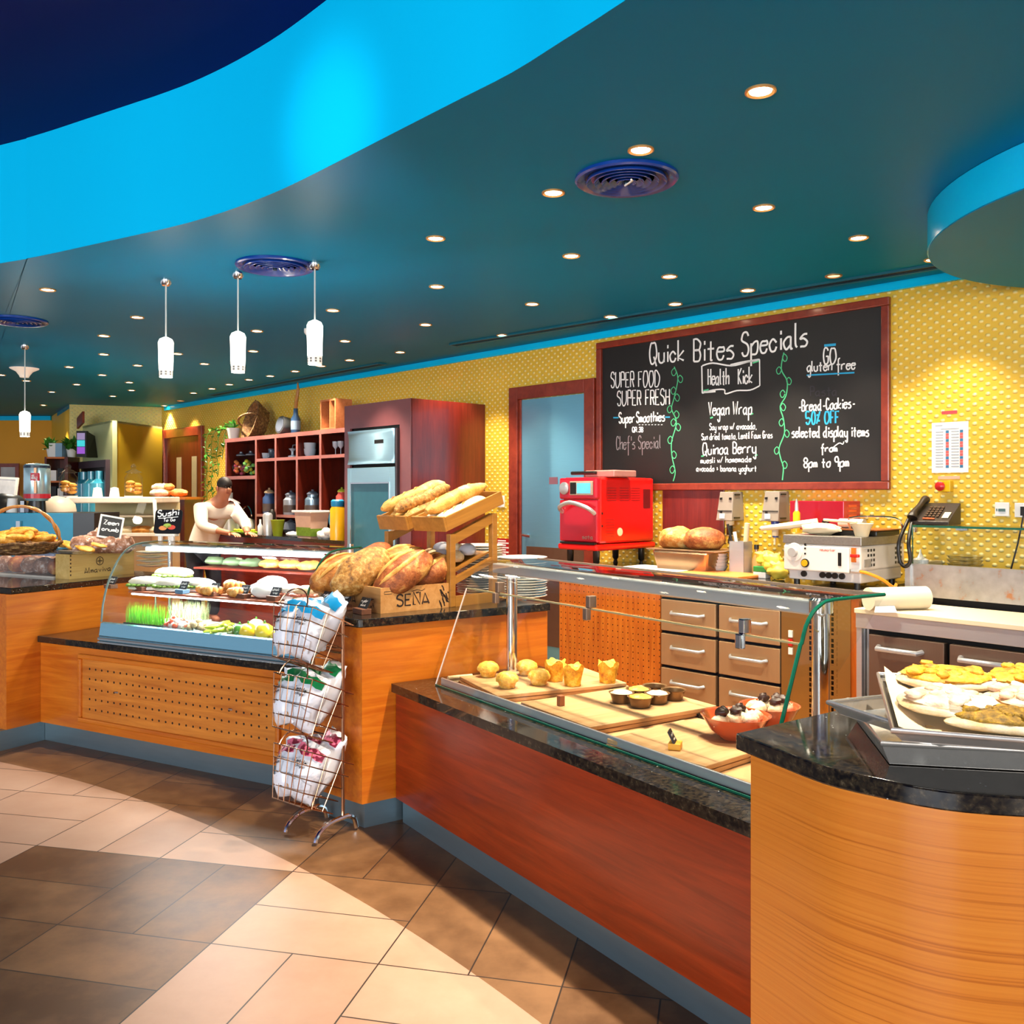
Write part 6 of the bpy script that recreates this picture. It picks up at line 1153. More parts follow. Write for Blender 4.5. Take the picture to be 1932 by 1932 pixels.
# ================================================================ WIRE RACK WITH CRISP BAGS
fa, fb, fc_ = at(584, 1590, 0), at(665, 1563, 0), at(523, 1573, 0)
ra = Vector((-.742, 4.004, 0)); RK = Fr(ra.x, ra.y, R(-38))
rk = thing('wire_crisp_rack', 'copper wire floor rack with three baskets of crisp bags beside the counter block', 'display rack', (ra.x, ra.y, 0), RK.th)
ZR = EYE-(1146-HZ)/FPX*ra.y
WD = .20
for x in (0, -WD):
    part(rk, 'upright', MB().tube([(x,0,.07),(x,0,ZR)], .008, 8), BRONZE, 40)
    part(rk, 'foot', MB().tube(smoothp([(x,-.155,.012),(x,-.135,.045),(x,-.08,.072),(x,0,.078),(x,.035,.074),(x,.065,.055),(x,.078,.012)], 3), .011, 8), CHROME, 40)
for z in (.42, .80, ZR-.01): part(rk, 'cross_bar', MB().tube([(-WD,0,z),(0,0,z)], .007, 6), BRONZE, 40)
KR = BRONZE
def basket(zc):
    m = MB(); ys = (-.02, -.30); tilt = R(-24); Mb = Matrix.Translation((-WD/2-.01,-.03,zc)) @ Matrix.Rotation(tilt,4,'X')
    W0, W1, H0 = .095, .130, .22
    for k in range(5):
        t_ = k/4; w = W0+(W1-W0)*t_; d = .13+.06*t_; z = -H0/2+H0*t_; m.tube([Mb @ Vector(p) for p in ((-w,-d-.03,z),(w,-d-.03,z),(w,.03,z),(-w,.03,z))], .0028, 5, closed=True)
    for i in range(6):
        s = -1+2*i/5; m.tube([Mb @ Vector(p) for p in ((W0*s,.03,-H0/2),(W0*s,-.16,-H0/2),(W1*s,-.22,H0/2))], .0024, 5)
    for s in (-1, 1):
        for d in (.2,.6): m.tube([Mb @ Vector(p) for p in ((W0*s,-.16*d,-H0/2),(W1*s,-.22*d,H0/2))], .0024, 5)
    m.tube([Mb @ Vector((W1*.7*cos(a), -.22, H0/2+.075*sin(a))) for a in [pi*i/12 for i in range(13)]], .0035, 5)
    part(rk, 'basket', m, KR, 40); return Mb
CR_W = plain('crisp_bag_white', 'e6e8f0', .28, var=.05, coat=.4)
def crisp(Mb, x, y, z, rx, ry, rz, acc, label, grp, h=.24, w=.165):
    m = MB(); n_, k_ = 12, 10; sx = random.random()*9
    secs = []
    for j in range(k_+1):
        t_ = j/k_; pf_ = (sin(pi*t_))**.5; zz = -h/2+h*t_; ww = w/2*(1+.06*sin(9*t_+sx)); loop = []
        for i in range(n_): a = 2*pi*i/n_; r_ = 1+.10*noise.noise(Vector((cos(a)*2+sx, sin(a)*2, t_*5))); loop.append((ww*cos(a)*r_, (.003+.056*pf_)*sin(a)*r_, zz+.006*sin(3*a+sx)))
        secs.append(loop)
    m.loft(secs)
    t = thing('crisp_bag', label, 'crisp bag', (0,0,0), 0, grp); Mw = Matrix.Translation((ra.x, ra.y, 0)) @ Matrix.Rotation(RK.th,4,'Z') @ Mb @ Matrix.Translation((x,y,z)) @ Matrix.Rotation(R(rz),4,'Z') @ Matrix.Rotation(R(ry),4,'Y') @ Matrix.Rotation(R(rx),4,'X')
    t.location = Mw.to_translation(); t.rotation_euler = Mw.to_euler(); part(t, 'pouch', m, CR_W, 50)
    nf = len(secs); 
    def patch(nm, z0, z1, x0, x1, mat):
        b = MB(); g_ = 6; V_ = []
        for j in range(g_+1):
            for i in range(g_+1):
                zz = z0+(z1-z0)*j/g_; xx = (x0+(x1-x0)*i/g_)*w/2; t2 = (zz+h/2)/h; dpt = (.003+.056*max(0,sin(pi*t2))**.5)*sqrt(max(0, 1-(xx/(w/2*1.02))**2)); V_.append((xx, -dpt*1.09-.003, zz+.006*sin(i*2+j)))
        b.add(V_, [(j*(g_+1)+i, j*(g_+1)+i+1, (j+1)*(g_+1)+i+1, (j+1)*(g_+1)+i) for j in range(g_) for i in range(g_)]); part(t, nm, b, mat, 50)
    patch('colour_band', h*.30, h*.45, -.9, .9, acc); patch('crisp_picture', -h*.36, -h*.12, -.75, .85, CGOLD)
    b = MB(); write(b, "Kettle", (-w*.22, h*.14), (w*.16, h*.16), .018, .003); write(b, "chips", (-w*.15, h*.07), (w*.12, h*.09), .012, .0025); part(t, 'print', MB().add([(v[0], -.066, v[2]) for v in b.V], b.F), plain('dark_print', '22202c', .6))
n = N('crisp_print'); f = n.noise(13, 3); n.set(n.ramp(f, [(.50, srgb('e6e8f0')), (.53, srgb('c88a3a')), (.62, srgb('9a5a1c'))]), .35, coat=.3); CGOLD = n.m
ACB, ACG = plain('bag_blue', '1c8ac0', .3), plain('bag_green', '0e6a3a', .3); n = N('bag_pink_dots'); n.set(n.ramp(n.noise(40, 1), [(.44, srgb('e0708a')), (.5, srgb('7a1c34'))]), .35); ACP = n.m
for zc, acc, cn in ((.83, ACB, 'blue topped'), (.525, ACG, 'green banded'), (.215, ACP, 'pink spotted')):
    Mb = basket(zc); lev = {.83:'top', .525:'middle', .215:'bottom'}[zc]
    crisp(Mb, .02, -.12, .03, 8, 10, 14, acc, cn+' white crisp bag at the front of the '+lev+' wire basket', 'bags in the '+lev+' basket')
    crisp(Mb, -.085, -.13, .02, 4, -14, -10, acc, cn+' white crisp bag at the outer side of the '+lev+' wire basket', 'bags in the '+lev+' basket', .22, .13)
    crisp(Mb, -.045, -.085, .06, -8, -20, 48, acc, cn+' white crisp bag in the middle of the '+lev+' wire basket', 'bags in the '+lev+' basket')
    crisp(Mb, .015, -.03, .09, -4, 24 if zc > .8 else 12, -14, acc, cn+' white crisp bag rising at the back of the '+lev+' wire basket', 'bags in the '+lev+' basket', .28)
# ================================================================ CURVED END COUNTER : TRAYS AND FLATBREADS
def sheet_tray(c, rz, w, d, h, label, tilt=(0,0)):
    t = thing('baking_tray', label, 'baking tray', c, 0, 'steel baking trays'); t.rotation_euler = (R(tilt[0]), R(tilt[1]), rz); s = .018
    part(t, 'tray_floor', MB().box(s, w-s, s, d-s, 0, .003), ALU)
    m = MB(); o = [(0,0),(w,0),(w,d),(0,d)]; i_ = [(s,s),(w-s,s),(w-s,d-s),(s,d-s)]
    for k in range(4):
        a, b, c2_, d2_ = o[k], o[(k+1) % 4], i_[(k+1) % 4], i_[k]; m.add([(a[0],a[1],h),(b[0],b[1],h),(c2_[0],c2_[1],.001),(d2_[0],d2_[1],.001),(a[0]-.0,a[1],h-.003),(b[0],b[1],h-.003)], [(0,1,2,3),(3,2,5,4),(0,4,5,1)])
    part(t, 'sloped_sides', m, ALU); part(t, 'rolled_rim', MB().tube([(x,y,h) for x, y in o], .006, 8, closed=True), ALU, 50); return t
c1_ = at(1664, 1443, ZH+.004); l1 = at(1603, 1347, ZH+.02); th1 = atan2(l1[1]-c1_[1], l1[0]-c1_[0])-pi/2
T1 = sheet_tray((c1_[0], c1_[1], ZH+.002), th1, .46, .40, .045, 'lowest dark steel baking tray resting on the curved stone counter')
c2_ = at(1563, 1327, ZH+.075); th2 = atan2(at(1682,1364,ZH+.075)[1]-c2_[1], at(1682,1364,ZH+.075)[0]-c2_[0])
T2 = sheet_tray((c2_[0], c2_[1], ZH+.052), th2, .32, .30, .025, 'middle steel tray turned askew so its corner sticks out over the stone', (0, 0))
c3_ = at(1684, 1388, ZH+.098); l3 = at(1655, 1275, ZH+.13); th3 = atan2(l3[1]-c3_[1], l3[0]-c3_[0])-pi/2
T3 = sheet_tray((c3_[0], c3_[1], ZH+.083), th3, .50, .40, .025, 'top steel baking tray lined with parchment and carrying flatbreads', (4.5, 0))
M3 = Matrix.Translation(T3.location) @ T3.rotation_euler.to_matrix().to_4x4()
def on3(x, y, z): return M3 @ Vector((x, y, z))
pl = MB(); g_ = 8; V_ = []
for j in range(g_+1):
    for i in range(g_+1): x, y = .012+.46*i/g_, .02+.37*j/g_; V_.append((x, y, .006+(.022 if i == 0 else .004*sin(i+j*2))+(.02 if i == 0 and j == g_ else 0)))
pl.add(V_, [(j*(g_+1)+i, j*(g_+1)+i+1, (j+1)*(g_+1)+i+1, (j+1)*(g_+1)+i) for j in range(g_) for i in range(g_)])
o = solo('parchment_sheet', pl, PARCH, 'cream parchment paper lining the top tray', 'parchment', T3.location, smooth=60); o.rotation_euler = T3.rotation_euler
def flatb(c, rx, ry, rz, top, label, seed, tx=0, ty=0):
    t = thing('flatbread', label, 'flatbread', c, 0, 'topped flatbreads'); t.rotation_euler = (R(4.5+tx), R(ty), th3+R(rz)); m = MB(); m.blob((0,0,.012), (rx,ry,.016), .06, 2, None, 32, 12, .6, seed, 2.1); part(t, 'dough', m, PALEB, 60)
    m = MB(); m.blob((0,0,.024), (rx*.86,ry*.84,.012), .16, 4, None, 32, 12, 0, seed+1); part(t, 'topping', m, top, 60); m = MB()
    for i in range(16): q = random.random()*2*pi; k = sqrt(random.random())*.72; m.blob((rx*k*cos(q), ry*k*sin(q), .034), (.018,.014,.007), .3, 3, Matrix.Rotation(q,4,'Z'), 8, 6, 0, i)
    part(t, 'garnish', m, top, 60)
flatb((.981,2.06,1.068), .107, .085, 5, PIZY, 'golden cheese flatbread at the back of the parchment', 1); flatb((.885,1.845,1.062), .10, .078, -8, PIZW, 'pale cheese and onion flatbread in front of the golden one', 2); flatb((1.15,2.04,1.066), .085, .09, 0, PIZY, 'golden spotted flatbread cut off by the frame edge', 3); flatb((.965,1.745,1.046), .125, .06, 2, HERB, 'herb topped flatbread at the front tray corner', 4, -4); flatb((1.07,1.87,1.058), .10, .08, 10, PIZW, 'pale flatbread between the herb and golden ones', 5)
# ================================================================ FAR SIDE HIGH COUNTER : COOKIES AND BUNS
pA = at(131, 1093); thl = FL.th+R(96)
FA = Fr(pA[0], pA[1], R(-28.28)+pi/2)      # x along the counter side (away), y to the viewer's far side
wc = thing('wine_crate', 'pale wine crate with round stamp behind the chilled case glass', 'crate', (pA[0], pA[1], ZH), FA.th)
e_ = at(236, 1073); Lw = min(.50, hypot(e_[0]-pA[0], e_[1]-pA[1])); CRP2 = wood('pale_crate_board', 'e2c07a', 'c09a50', rough=.55, coat=0)
part(wc, 'front_board', MB().box(0, Lw, 0, .014, 0, .16), CRP2); part(wc, 'end_board', MB().box(0, .014, .014, .14, 0, .16), CRP2); part(wc, 'end_board', MB().box(Lw-.014, Lw, .014, .14, 0, .16), CRP2); part(wc, 'back_board', MB().box(.014, Lw-.014, .126, .14, 0, .16), CRP2)
m = MB(); write(m, "Almaviva", (Lw*.22, .03), (Lw*.62, .035), .035, .005); ribbon(m, [(Lw*.45+.027*cos(a), .105+.027*sin(a)) for a in [2*pi*i/18 for i in range(19)]], .005); ribbon(m, [(Lw*.45-.02,.105),(Lw*.45+.02,.105)], .006); ribbon(m, [(Lw*.45,.085),(Lw*.45,.125)], .006)
for i in range(6): ribbon(m, [(.008,.02+.025*i),(.008,.032+.025*i)], .008)
part(wc, 'stamp', MB().add([(v[0], -.0015, v[2]) for v in m.V], m.F), INK)
for k in range(5):
    m = MB(); m.blob((0,0,.05), (.085,.07,.065), .28, 3.5, None, 18, 12, .8, k); o = solo('sugared_bun', m, ('sugared brown bun on the crate, nearest the glass case','sugared brown bun, second on the crate','sugared brown bun in the middle of the crate','sugared brown bun at the far crate end','sugared brown bun at the back of the crate row')[k], 'bun', D(158+24*k if k < 4 else 190, 1043 if k < 4 else 1030, 6.0+.04*k), random.random(), 'sugared buns', smooth=60); o.data.materials[0] = DOUGH
pB = at(-40, 1101); ac = thing('clear_bin', 'clear acrylic bin of round buns at the counter front', 'bin', (pA[0], pA[1], ZH), FL.th)
ACR = sheetglass('acrylic', (.93,.93,.92), .05, 1.3); Wb = .80
part(ac, 'front_wall', MB().box(-Wb,-.155,-.005,0,0,.15), ACR); part(ac, 'side_wall', MB().box(-.155,-.150,0,.30,0,.15), ACR); part(ac, 'lid', MB().box(-Wb,-.15,-.005,.30,.150,.156), ACR); part(ac, 'base_strip', MB().box(-Wb,-.149,-.008,.30,0,.012), plain('acrylic_edge', 'c8beb0', .2)); part(ac, 'rim_strip', MB().box(-Wb,-.148,-.008,-.004,.145,.162).box(-.154,-.148,-.004,.3,.145,.162), plain('blue_acrylic_edge', '9aa4c0', .2))
for k in range(10):
    r_, c_ = divmod(k, 5); m = MB(); m.blob((0,0,.055), (.066,.066,.06), .12, 3, None, 18, 12, .85, k); o = solo('fruit_bun', m, ('front','back')[r_]+' row fruit bun in the clear bin, '+('closest to the crate','second from the crate','third from the crate','fourth from the crate','farthest from the crate')[c_], 'bun', FL.w(0,0) and Fr(pA[0],pA[1],FL.th).w(-.225-.14*c_, .075+.145*r_, ZH+.013), random.random()*6, 'fruit buns in the bin', smooth=60); o.data.materials[0] = DOUGH if (k*7) % 3 else DBREAD
FBn = Fr(pA[0], pA[1], FL.th); zt4 = ZH+.17
ct = thing('steel_cookie_tray', 'shallow steel tray of orange cookies on top of the clear bin', 'tray', FBn.w(-.30, .04, ZH+.163), FL.th); part(ct, 'tray', MB().taper((-.10,.36,-.02,.32), 0, (-.14,.40,-.05,.35), .022), ALU)
for k in range(16):
    s, q = divmod(k, 4); o_c = FBn.w(-.33+.13*s+.01*q, .07+.075*q, zt4+.012+.012*((k*5) % 3)); m = MB(); m.blob((0,0,.018), (.075,.05,.018), .2, 3, Matrix.Rotation(R(20*q),4,'Z') @ Matrix.Rotation(R(14),4,'Y'), 16, 10, 0, k); o = solo('flat_cookie', m, ('first','second','third','fourth')[s]+' column orange biscuit on the steel tray, '+('front row','second row','third row','back row')[q], 'biscuit', o_c, FL.th, 'orange biscuits', smooth=60); o.data.materials[0] = COOKIE
bc = D(38, 1036, 5.95); bk = thing('handled_basket', 'wicker basket with tall hoop handle full of golden biscuits', 'basket', (bc[0], bc[1], ZH+.163), R(20)); rb_ = .24
part(bk, 'woven_bowl', MB().lathe([(rb_*.7,0),(rb_*.98,.05),(rb_*1.05,.075),(rb_*1.0,.08),(rb_*.9,.05),(rb_*.65,.012),(.0001,.012)], n=36), WICK, 40)
m = MB()
for k in range(4): m.tube([(rb_*(.82+.07*k)*cos(a), rb_*(.82+.07*k)*sin(a), .02+.018*k+.006*sin(9*a+k*pi)) for a in [2*pi*i/60 for i in range(60)]], .008, 5, closed=True)
part(bk, 'woven_bands', m, WICK, 40); m = MB(); 
for w_ in (0, pi): m.tube([(rb_*.98*cos(a)+.008*cos(8*a+w_), .01*sin(8*a+w_), .05+.26*sin(a)) for a in [pi*i/36 for i in range(37)]], .009, 6)
part(bk, 'hoop_handle', m, OAK, 40)
for k in range(18):
    q = k*2.4; rr = rb_*.78*sqrt((k+.5)/18); m = MB(); m.blob((0,0,0), (.085,.032,.024), .15, 3, Matrix.Rotation(R(15*sin(k)),4,'Y'), 16, 10, 0, k); o = solo('long_biscuit', m, 'golden finger biscuit heaped in the handled wicker basket', 'biscuit', (bc[0]+rr*cos(q), bc[1]+rr*sin(q), ZH+.163+.075+.09*(1-rr/rb_)), q*.7, 'finger biscuits in the basket', smooth=60); o.data.materials[0] = COOKIE
cs_ = D(205, 1013, 6.05); t = thing('slate_sign', 'small white framed slate sign leaning among the sugared buns', 'sign', (cs_[0], cs_[1], ZH+.215), FA.th-pi/2+R(60)); M_ = Matrix.Translation((0,0,.05)) @ Matrix.Rotation(R(-18),4,'X') @ Matrix.Rotation(R(12),4,'Y')
part(t, 'slate', MB().box(-.065,.065,-.003,.003,0,.14,M_), plain('slate_card', '181a20', .5)); part(t, 'frame', MB().box(-.075,-.063,-.006,.005,-.01,.15,M_).box(.063,.075,-.006,.005,-.01,.15,M_).box(-.063,.063,-.006,.005,.138,.15,M_).box(-.063,.063,-.006,.005,-.01,.002,M_), CERAM); m = MB(); write(m, "Zeen", (-.045,.085), (.045,.09), .03, .006); write(m, "crumb", (-.05,.04), (.05,.045), .028, .006); mm = MB(); mm.add([(v[0],-.005,v[2]) for v in m.V], m.F, M_); part(t, 'chalk_lettering', mm, CHALK); part(t, 'easel_leg', MB().tube([(0,.01,.10),(0,.07,-.0)], .005, 6), CERAM)
pt = D(268, 1040, 5.95)
for k in range(4): o = solo('saucer', MB().lathe([(.05,0),(.10,.012),(.105,.015),(.09,.014),(.0001,.005)], n=24), CERAM, ('lowest','second','third','top')[k]+' pale plate of the stack behind the chilled case end glass', 'plate', (pt[0]-.03, pt[1]+.25, ZH+.06+.03*k), 0, 'plates behind the case', smooth=40)
# ================================================================ FAR CORNER : COFFEE STATION
def boxat(name, label, cat, px0, py0, px1, py1, d, depth, mat, z0=None, rz=0, bev=.004, kind=None):
    a, b = D(px0, py0, d), D(px1, py1, d); w = b[0]-a[0]; z0 = b[2] if z0 is None else z0; t = thing(name, label, cat, (a[0], d, z0), rz); part(t, 'body', MB().box(0, w, 0, depth, 0, a[2]-z0), mat, bev=bev); return t, w, a[2]-z0
TEALM = plain('teal_machine_panel', '0688ac', .4)
t, w, h = boxat('coffee_machine', 'teal backed espresso machine behind the basket of biscuits', 'coffee machine', -70, 968, 138, 1062, 6.95, .02, TEALM, 1.0)
part(t, 'dark_side', MB().box(w, w+.16, .0, .45, 0, h), BLACK); part(t, 'top_tray', MB().box(-.0, w, .02, .5, h-.02, h), BLACK); part(t, 'spouts', MB().box(.24,.27,-.03,0,h-.20,h-.06).box(.42,.45,-.03,0,h-.20,h-.06), CHROME); part(t, 'shelf', MB().box(.18,.50,-.14,0,h-.22,h-.19), OAK); part(t, 'tube_leg', MB().tube([(.46,-.1,0),(.46,-.1,h-.14)], .008, 6), CHROME)
lc = thing('coffee_counter', 'wood counter carrying the espresso machine at the far corner', 'counter', (-5.75, 6.98, 0), 0); part(lc, 'body', MB().box(0, 2.35, .05, .7, 0, .96), WOOD); part(lc, 'top', MB().box(0, 2.38, 0, .72, .96, .998), GRAN)
for k, px in enumerate((48,)):
    p = D(70, 945, 7.15); hz0 = D(70, 945, 7.15)[2]; hz1 = D(70, 876, 7.15)[2]
    t = thing('coffee_hopper', 'silver blue striped coffee hopper with red badge on a dark grinder', 'coffee grinder', (p[0], p[1], 0)); r = .095
    part(t, 'drum', MB().lathe([(r*.8,hz0),(r,hz0+.03),(r,hz1-.02),(r*.9,hz1),(.0001,hz1+.01)], n=28), plain('striped_tin', 'b8d8e8', .2, .6, var=.4, scale=3), 40); part(t, 'red_band', MB().lathe([(r*1.01,hz0+.02),(r*1.01,hz0+.055)], n=28), plain('badge_red', 'c01c2c', .35)); part(t, 'lid_rim', MB().lathe([(r*1.01,hz1-.03),(r*1.01,hz1-.01)], n=28), plain('navy_rim', '14283c', .4))
    part(t, 'grinder_body', MB().lathe([(.07,1.30),(.06,hz0)], n=20), BLACK, 40); part(t, 'chute', MB().box(-.10,-.07,-.06,-.03,1.32,hz0), CHROME); part(t, 'copper_strip', MB().box(.025,.045,-r-.002,-r+.03,hz0+.06,hz1-.03), BRONZE)
    part(t, 'red_badge', MB().box(.0,.06,-r-.004,-r+.02,hz1-.13,hz1-.07), plain('badge_red', 'c01c2c', .35)); m = MB(); write(m, "illy", (.008,hz1-.118), (.05,hz1-.116), .035, .005, -r-.006); part(t, 'badge_lettering', m, PAPER)
for k, (px, lb) in enumerate(((10, 'white paper cup stack on the espresso machine'),)):
    p = D(px, 965, 7.05); t = thing('paper_cups', lb, 'cup', (p[0], p[1]+.1, D(px,968,6.95)[2]+.001)); part(t, 'cup', MB().lathe([(.045,0),(.033,.11),(.0001,.11)], n=18), PAPER, 40)
t, w, h = boxat('napkin_box', 'small mauve box on the espresso machine top', 'box', 34, 957, 62, 966, 7.1, .12, plain('mauve_box', '6a6878', .5), D(34,968,6.95)[2]+.001)
m = MB(); m.lathe([(.20,0),(.19,.07),(.13,.13),(.0001,.15)], n=24); p = D(0, 968, 7.25); o = solo('black_dome', m, BLACK, 'black domed lid on the espresso machine at the frame edge', 'lid', (p[0]-.05, p[1]+.12, D(0,968,6.95)[2]+.001), smooth=40)
m = MB(); m.lathe([(.15,0),(.14,.06),(.09,.11),(.0001,.13)], n=24); p = D(95, 968, 7.35); o = solo('cream_dome', m, plain('cream_dome_paint', 'f0dcc0', .4), 'cream domed cover beside the coffee hopper', 'lid', (p[0], p[1]+.1, D(95,968,6.95)[2]+.001), smooth=40)
# white pastry case
d9 = 9.0; z9 = D(0, 938, d9)[2]
x0, x1 = D(114, 940, d9)[0], D(284, 940, d9)[0]
t = thing('pastry_counter_case', 'cream framed glass pastry case in the far corner', 'display case', (x0, d9, 0)); w = x1-x0; CRM = plain('cream_metal', 'f0e4cc', .35)
part(t, 'base', MB().box(0, w, 0, .8, 0, 1.08), plain('beige_case_base', 'b89468', .5)); part(t, 'top', MB().box(0, w, .1, .8, z9-.06, z9), CRM, bev=.01); part(t, 'glass_front', MB().add([(0,.0,1.09),(w+.06,0,1.09),(w,.1,z9-.06),(0,.1,z9-.06)], [(0,1,2,3)]), sheetglass('case_glass', (.93,.94,.88))); part(t, 'frame_bar', MB().box(0,w+.06,-.02,.02,1.08,1.11).tube([(w+.06,0,1.09),(w+.0,.1,z9-.03)], .02, 6), CRM); part(t, 'back', MB().box(0, w, .75, .8, 1.08, z9-.06), plain('case_back', 'c8b888', .5)); part(t, 'shelf', MB().box(.05, w-.05, .2, .7, 1.26, 1.28), CRM)
for k in range(5): m = MB(); m.blob((0,0,.04), (.12,.09,.045), .2, 3, seed=k); o = solo('case_cake', m, CROIS if k % 2 else PIZW, nm_[k]+' cake along the floor of the far pastry case', 'cake', (x0+.15+.18*k, d9+.3, 1.085), 0, 'cakes in the far case', smooth=60)
def cookiejar(px, label):
    p = D(px, 944, 9.35); t = thing('cookie_jar', label, 'jar', (p[0], p[1], z9+.001), group='domed cookie jars'); part(t, 'glass', MB().lathe([(.085,0),(.088,.01),(.088,.20),(.06,.235),(.06,.245),(.085,.25),(.02,.285),(.03,.31),(.0001,.33)], n=24), JG, 40); part(t, 'knob', MB().blob((0,0,.315), (.025,.025,.025), 0), JG, 60); part(t, 'base_disc', MB().cyl(.088, .0, .012), WHITE, 40); m = MB()
    for i in range(9): m.blob((.04*cos(i*2.1), .04*sin(i*2.1), .05+.012*i), (.045,.04,.022), .2, n=10, m=8, seed=i)
    part(t, 'cookies', m, COOKIE, 60)
cookiejar(129, 'glass jar of orange cookies with a knob lid, nearest the coffee hopper'); cookiejar(252, 'glass jar of orange cookies with a knob lid, nearest the olive green block')
for px, lb in ((184, 'white paper cup stack on the pastry case, nearest the first cookie jar'), (216, 'white domed cup on the pastry case, nearest the second cookie jar')):
    p = D(px, 940, 9.25); t = thing('paper_cups', lb, 'cup', (p[0], p[1], z9+.001)); part(t, 'cup', MB().lathe([(.05,0),(.038,.09),(.0001,.10)], n=18), PAPER, 40)
# wood counter and croissant heap behind
p0, p1 = D(286, 938, 11.0), D(348, 938, 11.0); t = thing('wood_counter', 'orange wood counter with a croissant heap beside the far door', 'counter', (p0[0], 11.0, 0)); part(t, 'body', MB().box(0, p1[0]-p0[0], 0, .6, 0, p0[2]-.03), SHELFW); part(t, 'top', MB().box(-.02, p1[0]-p0[0]+.02, -.02, .62, p0[2]-.03, p0[2]), WOOD)
for k in range(6): m = MB(); m.blob((0,0,.05), (.12,.07,.05), .2, 3, seed=k); q = D(319, 938, 11.25); o = solo('croissant_heap', m, CROIS if k % 2 else PIZW, nm_[k % 6]+' pastry of the heap on the orange wood counter', 'pastry', (q[0]-.12+.08*(k % 4), q[1]+.05*(k % 3), p0[2]+.07*(k//4)), k, 'pastry heap', smooth=60)
# olive block, screen, drinks coolers
A_ = D(212, 793, 12.3); hB = EYE+(HZ-793)/FPX*12.3
B_ = D(306, 798, 13.55); C_ = D(131, 808, 13.9)
ob = thing('olive_wall_block', 'olive green boxed wall block in the far corner with a screen on its pale side', 'wall block', (0,0,0)); m = MB(); m.add([(*A_[:2],0),(*B_[:2],0),(*A_[:2],hB),(*B_[:2],hB)], [(0,1,3,2)])
part(ob, 'olive_face', MB().prism([A_[:2], B_[:2], (B_[0]-.06,B_[1]+.05), (A_[0]-.02,A_[1]+.06)], 0, hB), GPAINT); part(ob, 'pale_face', MB().prism([A_[:2], C_[:2], (C_[0]+.05,C_[1]+.05), (A_[0]+.03,A_[1]+.08)], 0, hB), PGREEN); part(ob, 'top', MB().prism([A_[:2], B_[:2], C_[:2]], hB-.03, hB-.001), PGREEN)
FO2 = Fr(C_[0], C_[1], atan2(A_[1]-C_[1], A_[0]-C_[0]))
def onP(px, py): u_, z_ = FO2.v(px, py); return u_, z_
a, b = D(144, 813, 12.5), D(163, 862, 12.5); t = thing('wall_screen', 'black wall screen fixed to the pale green side of the olive block', 'screen', (a[0], 12.5, b[2])); w = b[0]-a[0]; h = a[2]-b[2]
part(t, 'casing', MB().box(0, w, 0, .06, 0, h).add([(w,0,0),(w+.02,.3,0),(w-.1,.3,0),(.05,.06,0),(w,0,h),(w-.02,.3,h-.05),(w-.1,.3,h-.05),(.05,.06,h)], [(0,3,2,1),(4,5,6,7),(0,1,5,4),(1,2,6,5),(2,3,7,6),(3,0,4,7)]), BLACK)
for (z0, z1, c, nm) in ((.66,.92,'8a7aa0','picture_top'),(.40,.64,'3ac0c8','picture_middle'),(.12,.38,'8a4cba','picture_bottom')): part(t, nm, MB().box(.012, w-.02, -.006, 0, h*z0, h*z1), plain('screen_'+c, c, .3, emit=srgb(c), es=.6))
(a, zt), (b, zb) = onP(133, 874), onP(208, 950); t = thing('drinks_cooler', 'built in glass fronted drinks cooler under the wall screen', 'cooler', (*FO2.o, 0), FO2.th); part(t, 'frame', MB().box(a, b, -.06, -.002, zt-.10, zt).box(a, a+.06, -.06, -.002, .3, zt-.1).box(b-.06, b, -.06, -.002, .3, zt-.1), plain('cooler_frame', '4a3c44', .4)); part(t, 'interior', MB().box(a+.06, b-.06, -.02, -.002, .3, zt-.1), BLACK)
m = MB(); w_ = (b-a-.12)/5
for i in range(5): part(t, 'bottle_column', MB().lathe([(w_*.36,0),(w_*.36,zt-1.42),(w_*.15,zt-1.36),(w_*.15,zt-1.25),(.0001,zt-1.25)], (a+.06+w_*(i+.5), -.07, 1.1), 12), plain('blue_bottle', '3a9ab4', .15, coat=.4, var=.4, scale=6), 40)
(a, zt), (b, zb) = FS2.v(145, 786), FS2.v(166, 800)
q = D(155, 792, 12.9); t = thing('wall_vent', 'slanted red wood framed vent above the wall screen', 'vent', (q[0], q[1], q[2]), FO2.th); part(t, 'frame', MB().add([(-.16,-.03,-.12),(.12,-.03,-.05),(.12,0,-.05),(-.16,0,-.12),(-.16,-.03,.03),(.12,-.03,.11),(.12,0,.11),(-.16,0,.03)], [(0,3,2,1),(4,5,6,7),(0,1,5,4),(1,2,6,5),(2,3,7,6),(3,0,4,7)]), MAHF)
# tall shelf with plants at the far wall, framed pictures
dS = 13.0; a, b = D(84, 862, dS), D(128, 945, dS); t = thing('far_bookshelf', 'brown wood shelf of boxes and jars against the far yellow wall', 'shelf unit', (a[0], dS, 0)); w = b[0]-a[0]
part(t, 'side_board', MB().box(w-.05, w, 0, .4, 0, a[2]), SHELFW); part(t, 'side_board', MB().box(0, .03, 0, .4, 0, a[2]), SHELFW); part(t, 'back', MB().box(0, w, .38, .4, 0, a[2]), SHELFW)
for z in (1.15, 1.42, 1.68, a[2]): part(t, 'shelf', MB().box(.03, w-.05, 0, .38, z-.025, z), WOOD)
for i, z in enumerate((1.15, 1.42, 1.68)):
    for k in range(2): o = solo('shelf_box', MB().box(0, .08, 0, .1, 0, .15+.03*((i+k) % 2)), (PAPER, BLACK)[(i+k) % 2], ('pale','dark')[(i+k) % 2]+' packet on the '+('low','middle','high')[i]+' ledge of the far bookshelf', 'packet', (a[0]+.06+.10*k, dS+.05, z+.001), 0, 'packets on the far bookshelf')
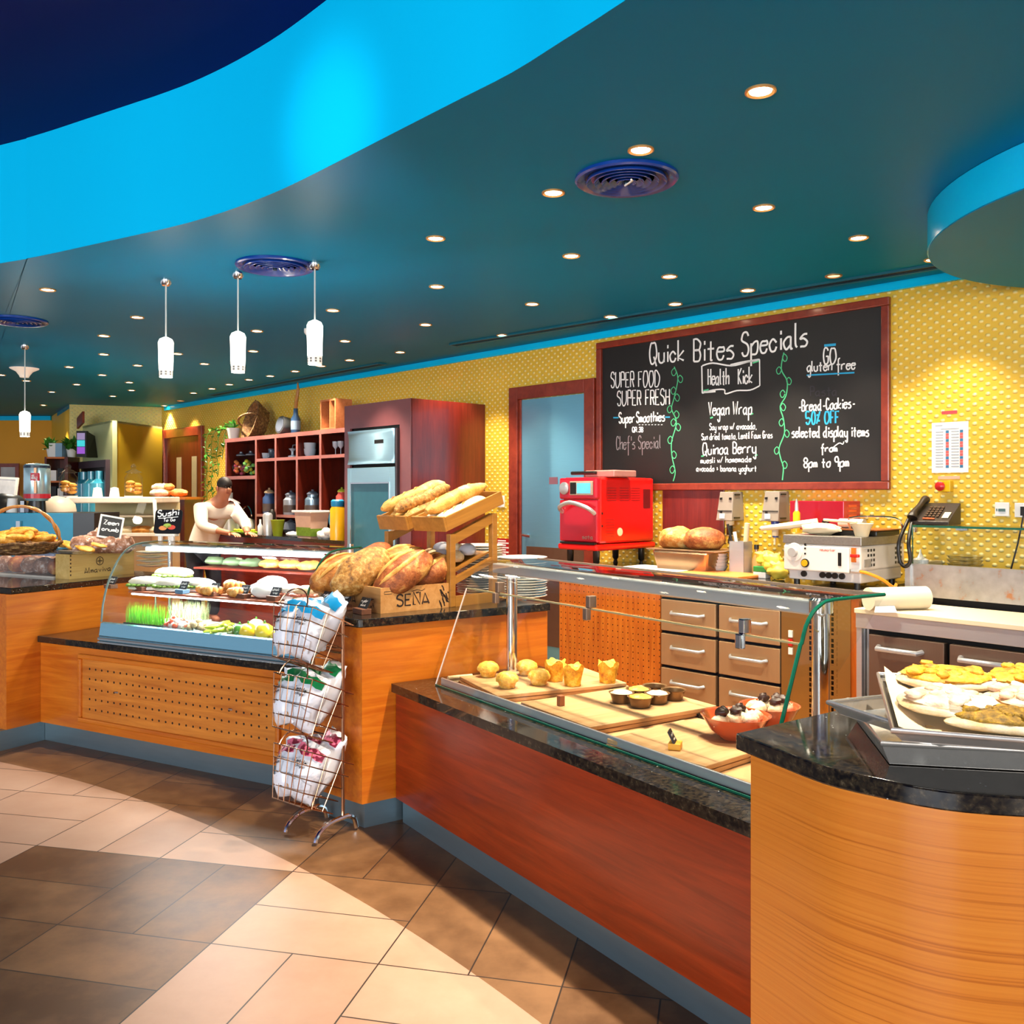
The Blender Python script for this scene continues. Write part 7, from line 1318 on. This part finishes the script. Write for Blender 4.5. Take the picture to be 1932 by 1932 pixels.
def bush(px, label, h_):
    p = D(px, 862, dS); t = thing('potted_plant', label, 'plant', (p[0], dS+.2, a[2]+.001)); part(t, 'pot', MB().lathe([(.05,0),(.07,.12),(.0001,.12)], n=16), WHITE, 40); m = MB()
    for i in range(36): leaf(m, (random.uniform(-.07,.07),random.uniform(-.06,.06),.12+.1*random.random()), (random.uniform(-1,1),random.uniform(-1,.5),random.uniform(-.5,1)), h_)
    part(t, 'leaves', m, LEAF)
bush(84, 'small yellow green pot plant on the far bookshelf', .11); bush(122, 'larger dark green pot plant spilling off the far bookshelf', .13)
t, w, h = boxat('storage_box', 'pale blue and white box on the far bookshelf top', 'box', 92, 836, 117, 866, dS+.1, .2, PAPER, a[2]+.001)
part(t, 'blue_side', MB().box(w*.5, w+.001, -.002, .2, 0, h), plain('pale_blue_card', '8ab0c8', .6))
dP = 14.6; a, b = D(-30, 873, dP), D(13, 935, dP); t = thing('framed_picture', 'dark framed picture on the orange far wall', 'picture', (a[0], dP+.35, b[2])); w = b[0]-a[0]; h = a[2]-b[2]
part(t, 'frame', MB().box(0,.06,0,.03,0,h).box(w-.06,w,0,.03,0,h).box(.06,w-.06,0,.03,0,.06).box(.06,w-.06,0,.03,h-.06,h), MAHF); part(t, 'picture', MB().box(.06,w-.06,.015,.03,.06,h-.06), plain('picture_grey', 'b8b4b4', .6, var=.5, scale=5))
dP = 8.2; a, b = D(-20, 898, dP), D(29, 940, dP); t = thing('framed_picture', 'white framed sketch leaning behind the espresso machine', 'picture', (a[0], dP, b[2]-.0)); w = b[0]-a[0]; h = a[2]-b[2]; t.rotation_euler = (R(-8), R(3), 0)
part(t, 'frame', MB().box(0,.02,0,.02,0,h).box(w-.02,w,0,.02,0,h).box(.02,w-.02,0,.02,0,.02).box(.02,w-.02,0,.02,h-.02,h), CERAM); part(t, 'sketch', MB().box(.02,w-.02,.01,.02,.02,h-.02), plain('sketch_paper', 'd8d4d0', .6, var=.35, scale=14)); part(t, 'stand', MB().box(w*.4, w*.6, .02, .1, -.35, h*.5), BLACK)
